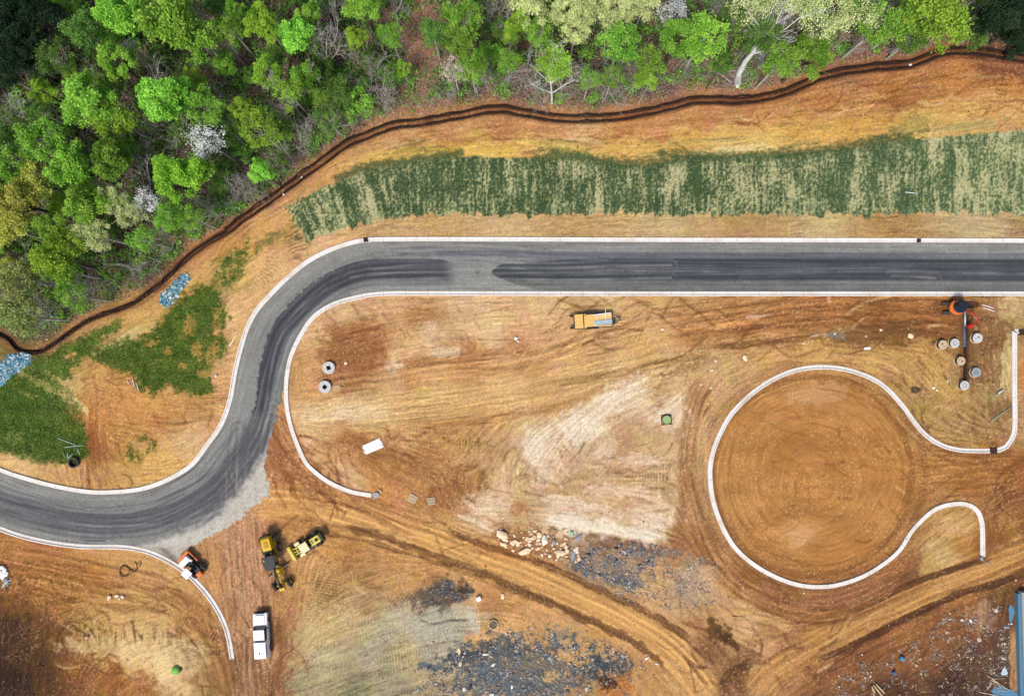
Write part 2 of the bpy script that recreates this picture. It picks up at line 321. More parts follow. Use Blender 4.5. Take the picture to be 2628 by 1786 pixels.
# base soil colours sampled over the site, vignette darkness kept in the corners (photograph px, px, r, g, b)
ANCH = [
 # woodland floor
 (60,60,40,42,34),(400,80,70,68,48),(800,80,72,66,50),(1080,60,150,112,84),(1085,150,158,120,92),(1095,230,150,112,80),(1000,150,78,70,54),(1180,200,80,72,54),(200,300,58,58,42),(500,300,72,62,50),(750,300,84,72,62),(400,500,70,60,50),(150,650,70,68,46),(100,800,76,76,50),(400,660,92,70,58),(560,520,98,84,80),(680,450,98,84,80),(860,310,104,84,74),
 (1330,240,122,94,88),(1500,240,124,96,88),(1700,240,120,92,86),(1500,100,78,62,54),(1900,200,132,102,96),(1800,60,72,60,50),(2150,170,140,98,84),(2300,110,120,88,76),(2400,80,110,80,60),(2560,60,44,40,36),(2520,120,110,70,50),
 (2470,90,165,98,62),(2440,110,170,102,66),(2600,180,120,74,50),
 # bank between ditch and blanket
 (1000,370,192,142,100),(1150,350,186,130,88),(1300,340,182,122,80),(1420,330,194,138,92),(1500,345,206,168,116),(1600,330,188,128,78),(1700,320,190,130,80),(1800,300,190,128,80),(1950,290,188,128,74),(2100,240,182,120,72),(2200,300,190,136,80),(2300,220,176,116,66),(2450,200,178,114,64),(2450,260,194,140,76),(2600,220,170,108,62),(2600,290,196,150,92),(2450,320,206,164,98),
 (1000,400,202,164,96),(1150,380,212,172,84),(1300,380,208,168,86),(1250,400,214,178,92),(1450,390,204,172,96),(1600,370,206,162,88),(1750,360,204,160,84),(1850,380,212,180,112),(1950,360,206,174,104),(2100,350,206,158,88),(2200,370,196,148,74),(2350,330,208,172,100),(900,430,200,150,96),(860,470,200,148,92),(760,540,196,148,92),(690,600,200,150,90),
 # verge
 (900,600,206,158,112),(1000,580,206,164,112),(1300,580,206,168,122),(1700,580,202,172,124),(2100,580,200,174,122),(2500,580,198,172,128),(820,620,204,160,118),(700,690,204,158,112),(640,760,204,160,112),(600,820,206,160,112),(580,900,196,150,100),
 # left of road
 (600,660,198,146,76),(560,700,190,150,84),(520,640,190,138,88),(480,760,190,146,78),(350,830,190,148,88),(250,850,180,140,88),(450,850,186,142,70),(300,950,178,128,74),(330,1030,190,132,80),(400,1070,188,128,76),(250,1080,172,112,62),(500,1050,186,138,88),(240,1150,160,104,62),(330,1170,188,140,76),(430,1180,200,152,92),(480,1140,208,166,120),(300,1210,188,142,86),(150,1210,196,148,98),(60,1190,200,158,108),(60,1050,120,110,50),
 (150,1000,196,164,104),(560,1000,190,140,92),
 # field inside the bend
 (800,860,204,160,116),(900,790,206,164,124),(1000,770,200,154,110),(1080,810,186,138,92),(1200,790,208,168,126),(1400,790,204,164,120),(1550,770,204,164,120),(1650,800,200,154,102),(1800,770,204,170,122),(1950,770,204,168,122),(900,880,170,116,74),(950,860,172,118,76),(960,920,176,120,78),(1100,860,208,170,130),(1250,860,210,172,130),(1350,880,196,146,106),(860,940,158,104,66),(900,970,160,106,70),(1010,945,214,180,146),(790,930,196,146,96),(800,1010,190,140,90),
 (1050,960,184,130,82),(1200,920,176,122,76),(1350,920,186,134,86),(1500,900,196,148,98),(1650,880,200,152,98),(800,1070,210,174,130),(880,1050,214,182,138),(960,1060,208,172,122),(1100,1010,204,162,104),(1300,980,206,162,106),(1500,960,200,156,102),(1050,1090,200,156,100),(1250,1060,196,146,92),(1400,1020,190,142,90),(800,1120,200,158,112),(900,1130,178,122,74),(1000,1130,184,136,88),(960,1190,180,124,74),(850,1190,196,146,98),(880,1230,204,164,124),(1050,1200,178,126,76),(1150,1180,186,138,88),(1250,1180,184,142,96),(1000,1270,184,124,76),(1120,1270,160,110,66),(1200,1240,168,118,72),(1150,1120,182,132,80),
 (1700,1000,204,168,126),(1560,1040,212,182,150),(1620,1020,214,186,156),(1500,1110,218,194,168),(1400,1130,208,180,148),(1380,1180,206,178,150),(1450,1200,190,152,118),(1600,1120,180,138,100),(1700,1150,196,158,116),(1750,1060,200,170,136),(1640,1200,196,156,118),(1300,1250,204,166,126),(1450,1260,196,152,112),(1250,1310,206,172,138),(1600,1290,188,146,108),(1550,1320,196,160,126),(1700,1320,210,180,148),(1450,1330,222,198,174),(1550,1350,222,200,176),(1660,1380,224,204,182),(1720,1250,190,154,112),(1780,1250,176,134,94),(1740,1380,170,124,82),(1790,1050,188,144,100),(1790,980,192,150,104),(1800,1400,158,108,70),(1700,1200,200,164,126),
 # brown flow on the right
 (1800,850,186,132,84),(1900,830,180,124,74),(2000,800,176,118,68),(2150,790,168,112,64),(2300,800,160,106,60),(2400,830,148,98,56),(2100,740,150,90,60),(2050,870,166,118,72),(2200,850,150,106,64),(2300,860,148,106,62),(2150,880,170,126,74),(1850,880,176,132,84),(1950,910,190,146,94),(2100,910,196,150,88),(2250,920,190,148,84),(2350,900,178,134,76),(2400,960,180,138,78),(2350,1000,170,132,80),(2300,960,176,134,82),(2400,1060,172,134,82),(2450,1100,166,126,80),(2530,1080,168,128,82),(2560,1000,176,146,100),(2580,920,190,162,112),(2560,860,150,108,68),(2500,800,140,96,58),(2580,800,196,166,118),(2540,780,166,124,80),(2540,900,140,100,64),(2530,960,142,104,66),(2500,1120,178,136,88),(1880,960,190,148,104),(1820,920,190,150,104),
 (2620,950,180,120,68),(2620,1100,170,130,90),
 # cul de sac
 (1900,1100,176,120,70),(2000,1010,184,128,82),(2100,980,182,126,80),(2100,1010,190,138,96),(2200,1020,180,124,76),(2050,1060,176,120,74),(2100,1100,172,114,62),(2000,1150,172,114,62),(1900,1200,178,124,72),(2200,1150,172,114,60),(2250,1250,178,122,72),(2100,1250,174,116,64),(2000,1300,178,122,72),(2050,1380,188,136,88),(1950,1400,172,116,68),(2100,1450,160,106,58),(2200,1400,176,118,66),(2300,1200,178,122,68),(2400,1200,176,120,66),(2500,1220,170,112,62),(2600,1200,156,100,58),(2550,1170,160,104,60),(2620,1300,140,92,56),
 # right lower
 (2450,1350,192,150,96),(2420,1430,196,160,104),(2380,1470,188,148,90),(2480,1400,180,124,70),(2330,1480,130,88,62),(2300,1440,160,108,62),(2550,1400,148,98,56),(2580,1350,160,112,64),(2200,1530,146,98,66),(2100,1560,148,98,64),(2000,1560,150,100,62),(1900,1500,156,104,62),(1850,1480,180,130,84),(1880,1560,190,146,98),(1830,1600,196,148,100),(1900,1620,200,156,110),(1960,1690,192,146,100),(1830,1650,130,90,60),(2050,1620,158,108,68),(2150,1620,160,112,70),(2000,1690,186,134,88),(1900,1740,120,84,54),(1950,1760,170,124,82),(1780,1600,188,136,86),
 (2100,1700,150,98,60),(2200,1700,136,88,56),(2300,1620,150,98,60),(2400,1580,146,96,60),(2300,1700,150,100,62),(2400,1680,140,94,62),(2300,1770,92,64,46),(2450,1770,70,54,46),(2500,1700,100,74,60),(2500,1600,130,86,60),(2560,1640,110,78,60),(2480,1540,150,98,58),(2580,1520,120,84,50),(2150,1770,130,88,60),(2580,1700,90,72,60),(2620,1420,130,88,50),
 # between culdesac and haul road
 (1780,1480,180,146,116),(1760,1540,178,142,112),(1700,1580,186,140,96),(1600,1560,184,134,82),(1650,1500,190,146,104),(1720,1440,182,138,96),(1600,1480,170,140,116),(1500,1440,160,136,116),(1550,1400,150,118,94),(1650,1420,150,118,96),(1300,1420,184,134,84),(1400,1460,186,132,80),(1450,1500,176,122,72),(1850,1540,186,142,100),
 # haul road
 (750,1290,198,136,78),(850,1290,204,150,88),(900,1330,206,156,96),(1000,1360,216,170,110),(1100,1400,212,160,98),(1250,1450,206,152,88),(1400,1530,200,146,84),(1550,1600,196,142,82),(1700,1700,200,146,92),(1780,1770,196,148,98),(860,1390,190,136,80),(900,1420,176,122,72),(1000,1440,180,128,76),(1100,1470,184,130,78),
 (700,1280,186,124,86),(650,1350,186,132,96),(600,1400,184,134,102),(620,1500,178,128,96),(650,1560,172,124,94),(620,1700,146,104,76),(650,1760,148,108,78),(700,1650,166,116,76),(700,1760,160,112,72),(560,1450,180,130,88),(550,1500,186,134,88),(740,1560,176,124,80),(760,1330,186,128,78),(760,1180,180,120,80),(715,1180,170,112,80),
 # lower left
 (100,1420,182,120,72),(300,1440,194,142,90),(400,1470,194,146,94),(250,1480,184,124,68),(100,1480,176,118,62),(450,1530,192,146,94),(150,1540,168,114,60),(60,1530,140,94,54),(300,1560,196,150,92),(400,1560,200,156,100),(500,1600,186,132,80),(250,1600,186,144,86),(350,1640,196,160,106),(250,1650,190,148,90),(350,1680,220,182,128),(440,1690,212,184,136),(420,1740,210,176,130),(470,1760,196,154,108),(530,1700,172,132,84),(560,1760,150,112,72),(300,1740,162,104,56),(380,1760,150,96,54),(200,1720,140,92,52),(130,1620,120,82,48),(80,1700,90,62,40),(30,1620,84,58,40),(30,1750,60,46,38),(120,1760,96,66,42),(20,1500,160,106,60),
 # lower centre
 (790,1480,190,140,90),(820,1560,188,152,104),(850,1500,184,142,90),(800,1640,186,160,114),(850,1700,170,156,122),(780,1750,150,140,104),(900,1600,186,160,114),(950,1540,176,140,98),(950,1660,168,158,132),(1000,1600,170,160,132),(1000,1750,150,140,112),(900,1780,130,124,96),(1100,1580,166,158,138),(1150,1620,160,152,136),(1110,1650,168,158,138),(1050,1690,176,154,116),(1060,1480,186,134,84),(980,1470,184,136,86),(1230,1590,196,150,108),(1260,1540,190,134,84),(1350,1560,190,140,92),(1350,1520,178,124,72),(1250,1640,206,156,98),(1450,1610,200,152,102),(1480,1660,192,142,90),(1580,1680,184,136,90),(1650,1700,176,130,84),(1640,1770,186,138,88),(1570,1770,180,128,80),(1450,1680,190,144,96),(1500,1700,140,122,100)]
def idw_field(table, q=6):
    t = np.array(table, dtype=np.float64)
    gx = np.linspace(-200, 2830, 3030 // q + 1); gy = np.linspace(-150, 1940, 2090 // q + 1)
    GX, GY = np.meshgrid(gx, gy); num = np.zeros(GX.shape + (3,)); den = np.zeros(GX.shape)
    for px, py, r, g, b in t:
        w = 1.0 / (((GX - px) ** 2 + (GY - py) ** 2) + 180.0) ** 1.7
        den += w; num[..., 0] += w * r; num[..., 1] += w * g; num[..., 2] += w * b
    num /= den[..., None]
    return gx, gy, num.astype(np.float32)
def sample(f, px, py):
    gx, gy, A = f
    u = np.clip((px - gx[0]) / (gx[1] - gx[0]), 0, len(gx) - 1.001); v = np.clip((py - gy[0]) / (gy[1] - gy[0]), 0, len(gy) - 1.001)
    i = u.astype(np.int32); j = v.astype(np.int32); fu = (u - i)[..., None]; fv = (v - j)[..., None]
    return (A[j, i] * (1 - fu) + A[j, i + 1] * fu) * (1 - fv) + (A[j + 1, i] * (1 - fu) + A[j + 1, i + 1] * fu) * fv
BASE = idw_field(ANCH)
wx = fbm(X / 3.2, Y / 3.2, 4, 3) * 26 + fbm(X / .7, Y / .7, 2, 5) * 7
wy = fbm(X / 3.2, Y / 3.2, 4, 7) * 26 + fbm(X / .7, Y / .7, 2, 9) * 7
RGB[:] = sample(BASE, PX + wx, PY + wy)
n_big = fbm(X / 6, Y / 6, 5, 21); n_mid = fbm(X / 1.3, Y / 1.3, 4, 31, .7); n_fine = fbm(X / .34, Y / .34, 2, 41, .8)

def blend(sl, mask, c):
    c = np.asarray(c, np.float32)
    RGB[sl] = RGB[sl] * (1 - mask[..., None]) + c * mask[..., None]
def mul(sl, f): RGB[sl] = RGB[sl] * f[..., None]

# soil mottling: darker damp clods, paler dry crumbs
mul((slice(None), slice(None)), 1 + .085 * n_big + .075 * n_mid)
tint = fbm(X / 2.4, Y / 2.4, 4, 51)[..., None]
RGB += tint * np.array([-2, 5, -10], np.float32) + fbm(X / .9, Y / .7, 3, 52)[..., None] * np.array([3, -4, 4], np.float32)
Z += .05 * fbm(X / 5, Y / 5, 3, 61) + .035 * n_mid + .012 * n_fine

def blob(cx, cy, rx, ry, ang, c, amt=1., edge=.5, ns=1.6, seed=0, lo=.7, hi=1.2):
    sl = win([(cx - max(rx, ry) * 1.6, cy - max(rx, ry) * 1.6), (cx + max(rx, ry) * 1.6, cy + max(rx, ry) * 1.6)], 0)
    a = math.radians(ang); dx = PX[sl] - cx; dy = PY[sl] - cy
    u = (dx * math.cos(a) + dy * math.sin(a)) / rx; v = (-dx * math.sin(a) + dy * math.cos(a)) / ry
    r = np.sqrt(u * u + v * v) + edge * fbm(X[sl] / ns, Y[sl] / ns, 4, seed + 100)
    m = (1 - sstep(r, lo, hi)) * amt
    blend(sl, m, c); return sl, m

FLOWS = []
def flow(pts, half, c=None, amt=.5, sf=.35, sl_len=9., streak=.22, ruts=(), seed=0, edge=.35, depth=.04, rutc=(110, 72, 46), rutamt=.5, rutw=.28):
    """a driven-over band: fine streaks along the line, optional ruts at offsets (metres)"""
    line = smooth_line(W(pts)); w = win(pts, half + 30); FLOWS.append((line, half / S))
    x, y = X[w], Y[w]; d, s, t = pl_dist(x, y, line); hm = half / S
    m = 1 - sstep(d / hm + edge * fbm(x / 2, y / 2, 3, seed + 5), .6, 1.05)
    end = sstep(s, .3, 3.) * (1 - sstep(s, s.max() - 3., s.max() - .3)) if s.max() > 8 else 1
    m = m * end
    st = fbm(t / sf + .3 * perlin(s / 9, t * 0, seed), s / sl_len, 3, seed + 200, .7)
    if c is not None: blend(w, m * amt, c)
    mul(w, 1 + streak * st * m)
    Z[w] += depth * st * m
    for k, off in enumerate(ruts):
        jig = .22 * perlin(s / 7, s * 0 + k, seed + 77)
        rr = np.exp(-((t - off - jig) / rutw) ** 2) * np.clip(.6 + .7 * perlin(s / 4, t / 1.2, seed + 90 + k), 0, 1) * end
        blend(w, rr * rutamt, rutc); Z[w] -= rr * .09
        e2 = np.exp(-((np.abs(t - off - jig) - rutw * 1.8) / (rutw * .7)) ** 2) * end
        Z[w] += e2 * .05
    return w, m, s, t
def scratch(pts, width=.12, c=(112, 72, 46), amt=.6, seed=0, depth=.03):
    line = smooth_line(W(pts), .6); w = win(pts, 12); d, s, t = pl_dist(X[w], Y[w], line)
    jig = .1 * perlin(s / 3, s * 0, seed + 9)
    m = np.exp(-((t - jig) / width) ** 2) * np.clip(.75 + .6 * perlin(s / 2, t, seed), 0, 1) * amt
    blend(w, m, c); Z[w] -= m * depth
def pair(pts, gauge=1.7, **k):
    line = smooth_line(W(pts)); n = np.gradient(line, axis=0); n /= np.hypot(*n.T)[:, None]
    for sgn in (-1, 1):
        q = line + np.c_[-n[:, 1], n[:, 0]] * gauge / 2 * sgn
        scratch([(a * S + 1314, 893 - b * S) for a, b in q[::3]], **k)
def tread(pts, half, amt=.13, period=.42, seed=0):
    line = smooth_line(W(pts)); w = win(pts, half + 10); d, s, t = pl_dist(X[w], Y[w], line)
    m = (1 - sstep(d, half / S * .75, half / S)) * np.clip(.55 + 1.2 * perlin(s / 5, t * 0 + 3, seed), 0, 1)
    f = np.sin(2 * np.pi * s / period + 1.5 * perlin(s / 2, t, seed + 3))
    mul(w, 1 - amt * (f > .1) * m); Z[w] += .03 * f * m

# ---- the long bands on the site
flow([(600,1290),(760,1285),(880,1308),(1000,1345),(1120,1385),(1231,1430),(1330,1465),(1424,1505),(1540,1558),(1620,1600),(1692,1645),(1760,1710),(1830,1800)], 50, (214,160,94), .75, .45, 16, .17, (-2.,-.9,.9,1.9), 1, rutc=(160,108,64), rutamt=.45)
flow([(860,1350),(930,1362),(1015,1388),(1120,1428),(1231,1469),(1330,1510),(1424,1551),(1540,1604),(1628,1650),(1692,1697),(1720,1740)], 12, (100,70,46), .7, .3, 7, .2, (), 2, .8)
flow([(1130,1362),(1230,1395),(1342,1430),(1424,1458),(1517,1504),(1599,1539),(1675,1580),(1730,1612),(1790,1650)], 10, (104,72,46), .7, .3, 7, .2, (), 3, .8)
flow([(780,1372),(860,1374),(940,1388),(1040,1418),(1140,1452),(1240,1488),(1330,1530)], 6, (128,88,54), .6, .3, 8, .2, (), 4, .8)
flow([(2700,1390),(2600,1430),(2480,1480),(2350,1530),(2200,1600),(2080,1665),(1980,1730),(1920,1800)], 46, (196,142,82), .75, .4, 16, .2, (-1.8,-.9,.9,1.9), 5, rutc=(122,78,46), rutamt=.4)
flow([(2560,1425),(2440,1462),(2330,1500),(2230,1550),(2150,1590)], 10, (84,56,38), .75, .3, 6, .15, (), 6)
flow([(2640,1470),(2550,1500),(2470,1520),(2380,1560),(2280,1610),(2170,1665),(2080,1700)], 11, (80,52,36), .75, .3, 6, .15, (), 7)
flow([(850,960),(960,948),(1080,930),(1200,915),(1330,895),(1400,880)], 16, (160,106,68), .55, .5, 8, .2, (), 8)
flow([(830,995),(980,975),(1150,945),(1330,935),(1500,885),(1700,830),(1900,800),(2150,765)], 32, (196,148,96), .3, .45, 12, .18, (0,1.2,), 9, rutc=(150,104,66), rutamt=.35)
flow([(760,1080),(950,1060),(1150,1040),(1350,1010),(1600,965),(1750,930)], 48, (206,166,110), .45, .4, 14, .16, (), 10)
flow([(1000,1090),(1150,1085),(1300,1068),(1450,1040),(1560,990),(1700,960)], 14, (158,112,66), .45, .4, 8, .2, (), 11)
flow([(1400,985),(1500,975),(1620,950),(1740,925),(1850,905)], 12, (150,112,64), .55, .4, 5, .2, (), 12)
flow([(1700,830),(1900,800),(2100,775),(2300,785),(2480,790)], 70, (170,112,64), .5, .4, 13, .22, (-2,-.6,.7,2.), 13, rutc=(116,74,44), rutamt=.4)
flow([(1800,890),(1960,880),(2100,862),(2250,838),(2400,825)], 10, (120,80,50), .5, .4, 8, .2, (), 14)
flow([(1800,870),(1950,845),(2200,820),(2440,800)], 14, (150,98,58), .4, .3, 9, .2, (), 15)
flow([(1830,960),(1790,1020),(1770,1100),(1765,1200),(1790,1330),(1830,1430),(1890,1500),(1980,1550),(2100,1580),(2200,1560),(2330,1500)], 32, (160,110,68), .4, .4, 12, .2, (-.9,.9), 16, rutc=(118,78,50), rutamt=.35)
flow([(1900,940),(2000,915),(2120,905),(2250,915),(2330,950),(2390,1010)], 28, (196,150,88), .4, .4, 12, .15, (), 17)
flow([(610,1180),(615,1300),(622,1450),(640,1600),(650,1800)], 60, (176,128,96), .45, .35, 12, .2, (-2.2,-.4,1.5), 18, rutc=(196,168,140), rutamt=.35)
flow([(720,1560),(728,1640),(722,1720),(715,1800)], 13, (132,92,60), .55, .3, 9, .2, (), 19)
flow([(590,1690),(600,1740),(610,1810)], 22, (128,92,66), .5, .3, 5, .2, (), 20)
flow([(-20,1420),(100,1440),(250,1470),(400,1500),(500,1570),(545,1640),(570,1720),(590,1800)], 34, (178,122,72), .35, .4, 12, .2, (-1.2,.3,1.4), 21, rutc=(122,80,46), rutamt=.45)
flow([(-20,1490),(80,1490),(180,1520),(300,1540),(420,1555),(500,1620),(540,1700)], 26, (186,136,78), .3, .35, 10, .2, (-.8,.9), 22, rutc=(120,80,46), rutamt=.45)
flow([(700,1020),(735,1120),(790,1200),(860,1260),(980,1310),(1100,1370)], 36, (172,114,72), .45, .3, 8, .24, (-1.,.8), 23, rutc=(128,80,52), rutamt=.45)
flow([(2640,1180),(2500,1190),(2350,1200),(2200,1190)], 60, (172,116,62), .4, .4, 14, .12, (), 24)
flow([(2640,1230),(2570,1270),(2540,1330),(2560,1400),(2600,1420)], 30, (150,100,58), .3, .35, 8, .24, (-.8,.8), 25)
flow([(1800,1600),(1900,1580),(1990,1590),(2060,1640)], 16, (206,160,110), .5, .4, 7, .15, (), 26)
flow([(1960,1690),(1900,1710),(1860,1745),(1850,1800)], 14, (88,60,38), .65, .4, 4, .25, (), 27)
flow([(1728,1590),(1800,1610),(1900,1660),(1990,1700)], 10, (120,80,52), .45, .4, 5, .25, (), 28)
# arcs of grading inside the turning circle
cx0, cy0 = 2085, 1222
w = win([(1815, 930), (2420, 1520)], 0); rr = np.hypot(PX[w] - cx0, PY[w] - cy0); an = np.arctan2(PY[w] - cy0, PX[w] - cx0)
ins = 1 - sstep(rr, 262, 272)
mul(w, 1 + ins * (.07 * fbm(rr / 7, an * 3, 3, 301) * sstep(rr, 60, 200) + .05 * fbm(X[w] / 2.5 , Y[w] / .5, 3, 305)))
blend(w, ins * .6, (182, 125, 66)); mul(w, 1 + ins * .09 * fbm(X[w] / 6 + 3, Y[w] / 3, 4, 309)); blend(w, np.exp(-((rr - 255) / 9) ** 2) * ins * .38, (112, 74, 44))
Z[w] += ins * .02 * fbm(rr / 7, an * 3, 3, 301)
blend(w, np.exp(-((rr - 288 - 8 * n_big[w]) / 11) ** 2) * .25, (112, 78, 50))
blob(2100, 1010, 75, 30, -8, (196,146,104), .6, .5, 1.5, 1)
blob(2050, 1372, 36, 34, 0, (204,152,108), .6, .6, 1.2, 2)
# marks and scratches
for k, (c_, am_) in enumerate([([(2600,1190),(2480,1180),(2380,1130),(2300,1060),(2200,1000),(2080,975)], .5),([(2600,1230),(2470,1230),(2380,1300),(2310,1380),(2220,1440),(2090,1470),(1980,1430)], .5),([(2560,1210),(2440,1200),(2330,1140),(2230,1050)], .35),([(2500,1250),(2380,1330),(2280,1400),(2160,1450)], .35),([(1870,1120),(1850,1220),(1880,1340),(1960,1430),(2060,1475)], .4),([(1990,1180),(2060,1230),(2040,1330),(1960,1360),(1920,1290)], .3),([(1900,1010),(2000,1080),(2150,1120),(2330,1180)], .25)]):
    pair(c_, 1.9, width=.2, c=(134, 88, 50), amt=am_, seed=60 + k)
for k, (a, b) in enumerate([((1080,1010),(1240,1050)),((1000,1190),(1080,1010))]): pass
pair([(1230,1060),(1290,1000),(1340,940),(1380,890),(1440,830),(1475,800)], 1.8, width=.13, c=(222,178,128), amt=.55, seed=3, depth=.01)
pair([(1400,868),(1440,835),(1500,790)], 1.4, width=.1, c=(150,104,66), amt=.5, seed=4)
pair([(770,1060),(860,1010),(960,965)], .3, width=.1, c=(150,100,62), amt=.4, seed=5)
scratch([(1225,872),(1420,873)], .08, (130,86,60), .6, 6)
scratch([(912,832),(960,936)], .12, (178,96,50), .6, 7); scratch([(868,838),(905,910)], .12, (130,86,56), .5, 8)
scratch([(1195,858),(1222,896)], .16, (146,98,58), .6, 9); scratch([(1314,853),(1326,875)], .16, (120,76,50), .6, 10)
scratch([(2600,1155),(2560,1170),(2500,1172),(2440,1162),(2395,1142)], .35, (96,64,44), .45, 11)
scratch([(2570,1310),(2556,1260),(2575,1210),(2628,1180)], .25, (100,66,42), .55, 12); scratch([(2585,1290),(2572,1250),(2600,1215)], .2, (100,66,42), .5, 13)
scratch([(670,1400),(720,1360),(760,1325)], .25, (120,72,56), .6, 14); scratch([(660,1376),(700,1352)], .25, (120,72,56), .3, 14)
scratch([(1460,1230),(1500,1225),(1600,1210)], .2, (140,100,70), .3, 15)
scratch([(1120,1222),(1200,1245),(1330,1268)], .14, (132,88,60), .6, 16); scratch([(1340,1258),(1420,1282)], .14, (132,88,60), .6, 17)
# circular scuff near the pallets
w = win([(1150, 1180), (1270, 1300)], 10); rr = np.hypot(PX[w] - 1205, PY[w] - 1236) / 40
blend(w, np.exp(-((rr - 1) / .28) ** 2) * (.4 + .5 * fbm(rr * 6, np.arctan2(PY[w] - 1236, PX[w] - 1205), 3, 311)).clip(0, .6), (118, 78, 46))
# wheel scuffs: many short random arcs on the working areas
rs = random.Random(5)
for (x0, y0, x1, y1, n, ang, ln, cc) in [(770,1110,1150,1240,46,20,60,(140,92,54)),(1180,1080,1500,1240,56,-60,55,(150,108,72)),(1500,950,1780,1260,60,-35,60,(166,122,86)),(1350,1150,1720,1330,50,5,90,(166,124,90)),(700,1180,900,1330,60,50,80,(136,86,54)),(60,1500,500,1600,36,12,90,(130,88,50)),(150,1600,560,1786,70,45,70,(112,74,44)),(800,1350,1300,1420,30,22,100,(150,104,62)),(560,1400,760,1780,70,88,90,(136,92,64)),(1700,1450,2050,1780,60,35,70,(120,80,52)),(2100,1560,2560,1786,60,-30,60,(98,66,44)),(2320,1060,2600,1150,30,60,40,(130,94,58)),(1900,960,2380,1480,46,15,50,(140,92,50)),(780,790,1250,900,40,60,40,(168,122,80)),(1400,770,2400,900,70,-7,120,(126,84,50)),(1900,170,2620,330,80,-8,90,(140,86,46)),(950,350,1900,400,60,-2,110,(160,104,60)),(200,960,560,1240,50,80,60,(148,96,56)),(2300,900,2590,1140,50,70,40,(132,96,58)),(800,1460,1150,1560,30,15,60,(136,100,66)),(2150,810,2600,900,44,10,40,(96,66,42)),(1230,1330,1460,1400,20,30,50,(150,100,60))]:
    for k in range(n):
        a = math.radians(ang + rs.gauss(0, 22)); L = ln * rs.uniform(.4, 1.3); px, py = rs.uniform(x0, x1), rs.uniform(y0, y1)
        bend = rs.uniform(-.25, .25) * L
        p = [(px - math.cos(a) * L / 2, py - math.sin(a) * L / 2), (px - math.sin(a) * bend, py + math.cos(a) * bend), (px + math.cos(a) * L / 2, py + math.sin(a) * L / 2)]
        c2 = tuple(np.array(cc) * rs.uniform(.85, 1.15)) if rs.random() < .88 else (214, 176, 134)
        scratch(p, rs.uniform(.09, .24), c2, rs.uniform(.3, .8), k)
# crawler tread marks
rs = random.Random(9)
for k in range(26):
    x0 = rs.uniform(760, 1120); y0 = 1560 + (k % 13) * 18 + rs.uniform(-5, 5); L = rs.uniform(120, 320)
    tread([(x0, y0 + 14), (x0 + L / 2, y0), (x0 + L, y0 - 22)], 9, .12, seed=k)
for k in range(10):
    tread([(790 + k * 10, 1590 - k * 6), (800 + k * 9, 1500 - k * 3), (840 + k * 12, 1420)], 7, .12, seed=k + 40)
for x0, y0, x1, y1 in [(1590,1200,1720,1196),(1590,1225,1710,1228),(1560,1215,1700,1218),(1240,1300,1290,1390),(1270,1290,1310,1380),(1700,1260,1740,1300),(980,1630,1100,1560),(1000,1560,1090,1500),(420,1560,560,1640),(1600,1700,1610,1780),(1650,1700,1640,1780),(640,1600,700,1780),(1060,1100,1200,1110),(1140,1130,1260,1140),(900,1480,960,1470)]:
    tread([(x0, y0), ((x0 + x1) / 2 + 3, (y0 + y1) / 2 + 3), (x1, y1)], 9, .22, seed=x0)

# ---- patches
blob(905, 890, 72, 62, 0, (160,106,68), .55, .7, 2, 11)
blob(1080, 812, 70, 18, -4, (170,118,74), .5, .6, 1.6, 12)
blob(1150, 905, 45, 13, -5, (222,196,172), .6, .6, 1.2, 13); blob(1005, 940, 26, 16, 0, (226,200,174), .6, .6, 1.2, 14)
blob(1945, 812, 34, 5, -6, (222,176,150), .7, .4, 1, 15); blob(2128, 770, 8, 10, 0, (226,160,136), .6, .4, 1, 16)
blob(2100, 860, 26, 3, -10, (224,200,180), .7, .3, 1, 17)
blob(1470, 1345, 60, 26, 5, (230,212,190), .75, .6, 1.2, 18); blob(1590, 1362, 110, 15, 10, (232,216,194), .8, .4, 1.2, 19); blob(1430, 1280, 40, 10, 0, (226,204,178), .7, .5, 1, 20)
blob(1520, 1100, 60, 24, -35, (226,206,182), .55, .8, 1.2, 21); blob(1600, 1010, 70, 18, -30, (226,202,172), .5, .8, 1.2, 22); blob(1370, 1150, 26, 46, -20, (222,204,184), .6, .7, 1.2, 23)
blob(1690, 1062, 30, 22, 0, (228,208,186), .6, .6, 1, 24)
blob(1200, 1330, 26, 8, 15, (226,200,174), .6, .5, 1, 25); blob(1245, 1350, 24, 10, 30, (226,204,178), .5, .5, 1, 26)
blob(1330, 1305, 26, 20, 0, (166,106,62), .6, .7, 1, 27)
blob(1740, 1390, 20, 90, 2, (150,100,64), .5, .6, 1.5, 28); blob(1845, 1620, 40, 22, 35, (92,66,42), .8, .8, .9, 29); blob(1870, 1640, 40, 10, 40, (80,56,36), .7, .6, .9, 30)
blob(1590, 1395, 120, 14, 8, (112,76,56), .55, .8, 1, 31)
blob(1560, 1460, 110, 42, 14, (122,110,104), .45, 1.1, .8, 32); blob(1780, 1500, 60, 60, 0, (160,140,124), .4, 1.0, .8, 33)
blob(1600, 1490, 60, 12, 14, (82,92,110), .7, 1.0, .6, 34); blob(1490, 1455, 30, 14, 10, (78,88,104), .7, 1.0, .6, 35); blob(1690, 1420, 60, 10, 0, (92,96,110), .5, 1.2, .6, 36)
blob(1810, 1495, 22, 44, 8, (206,166,126), .55, .6, 1, 37)
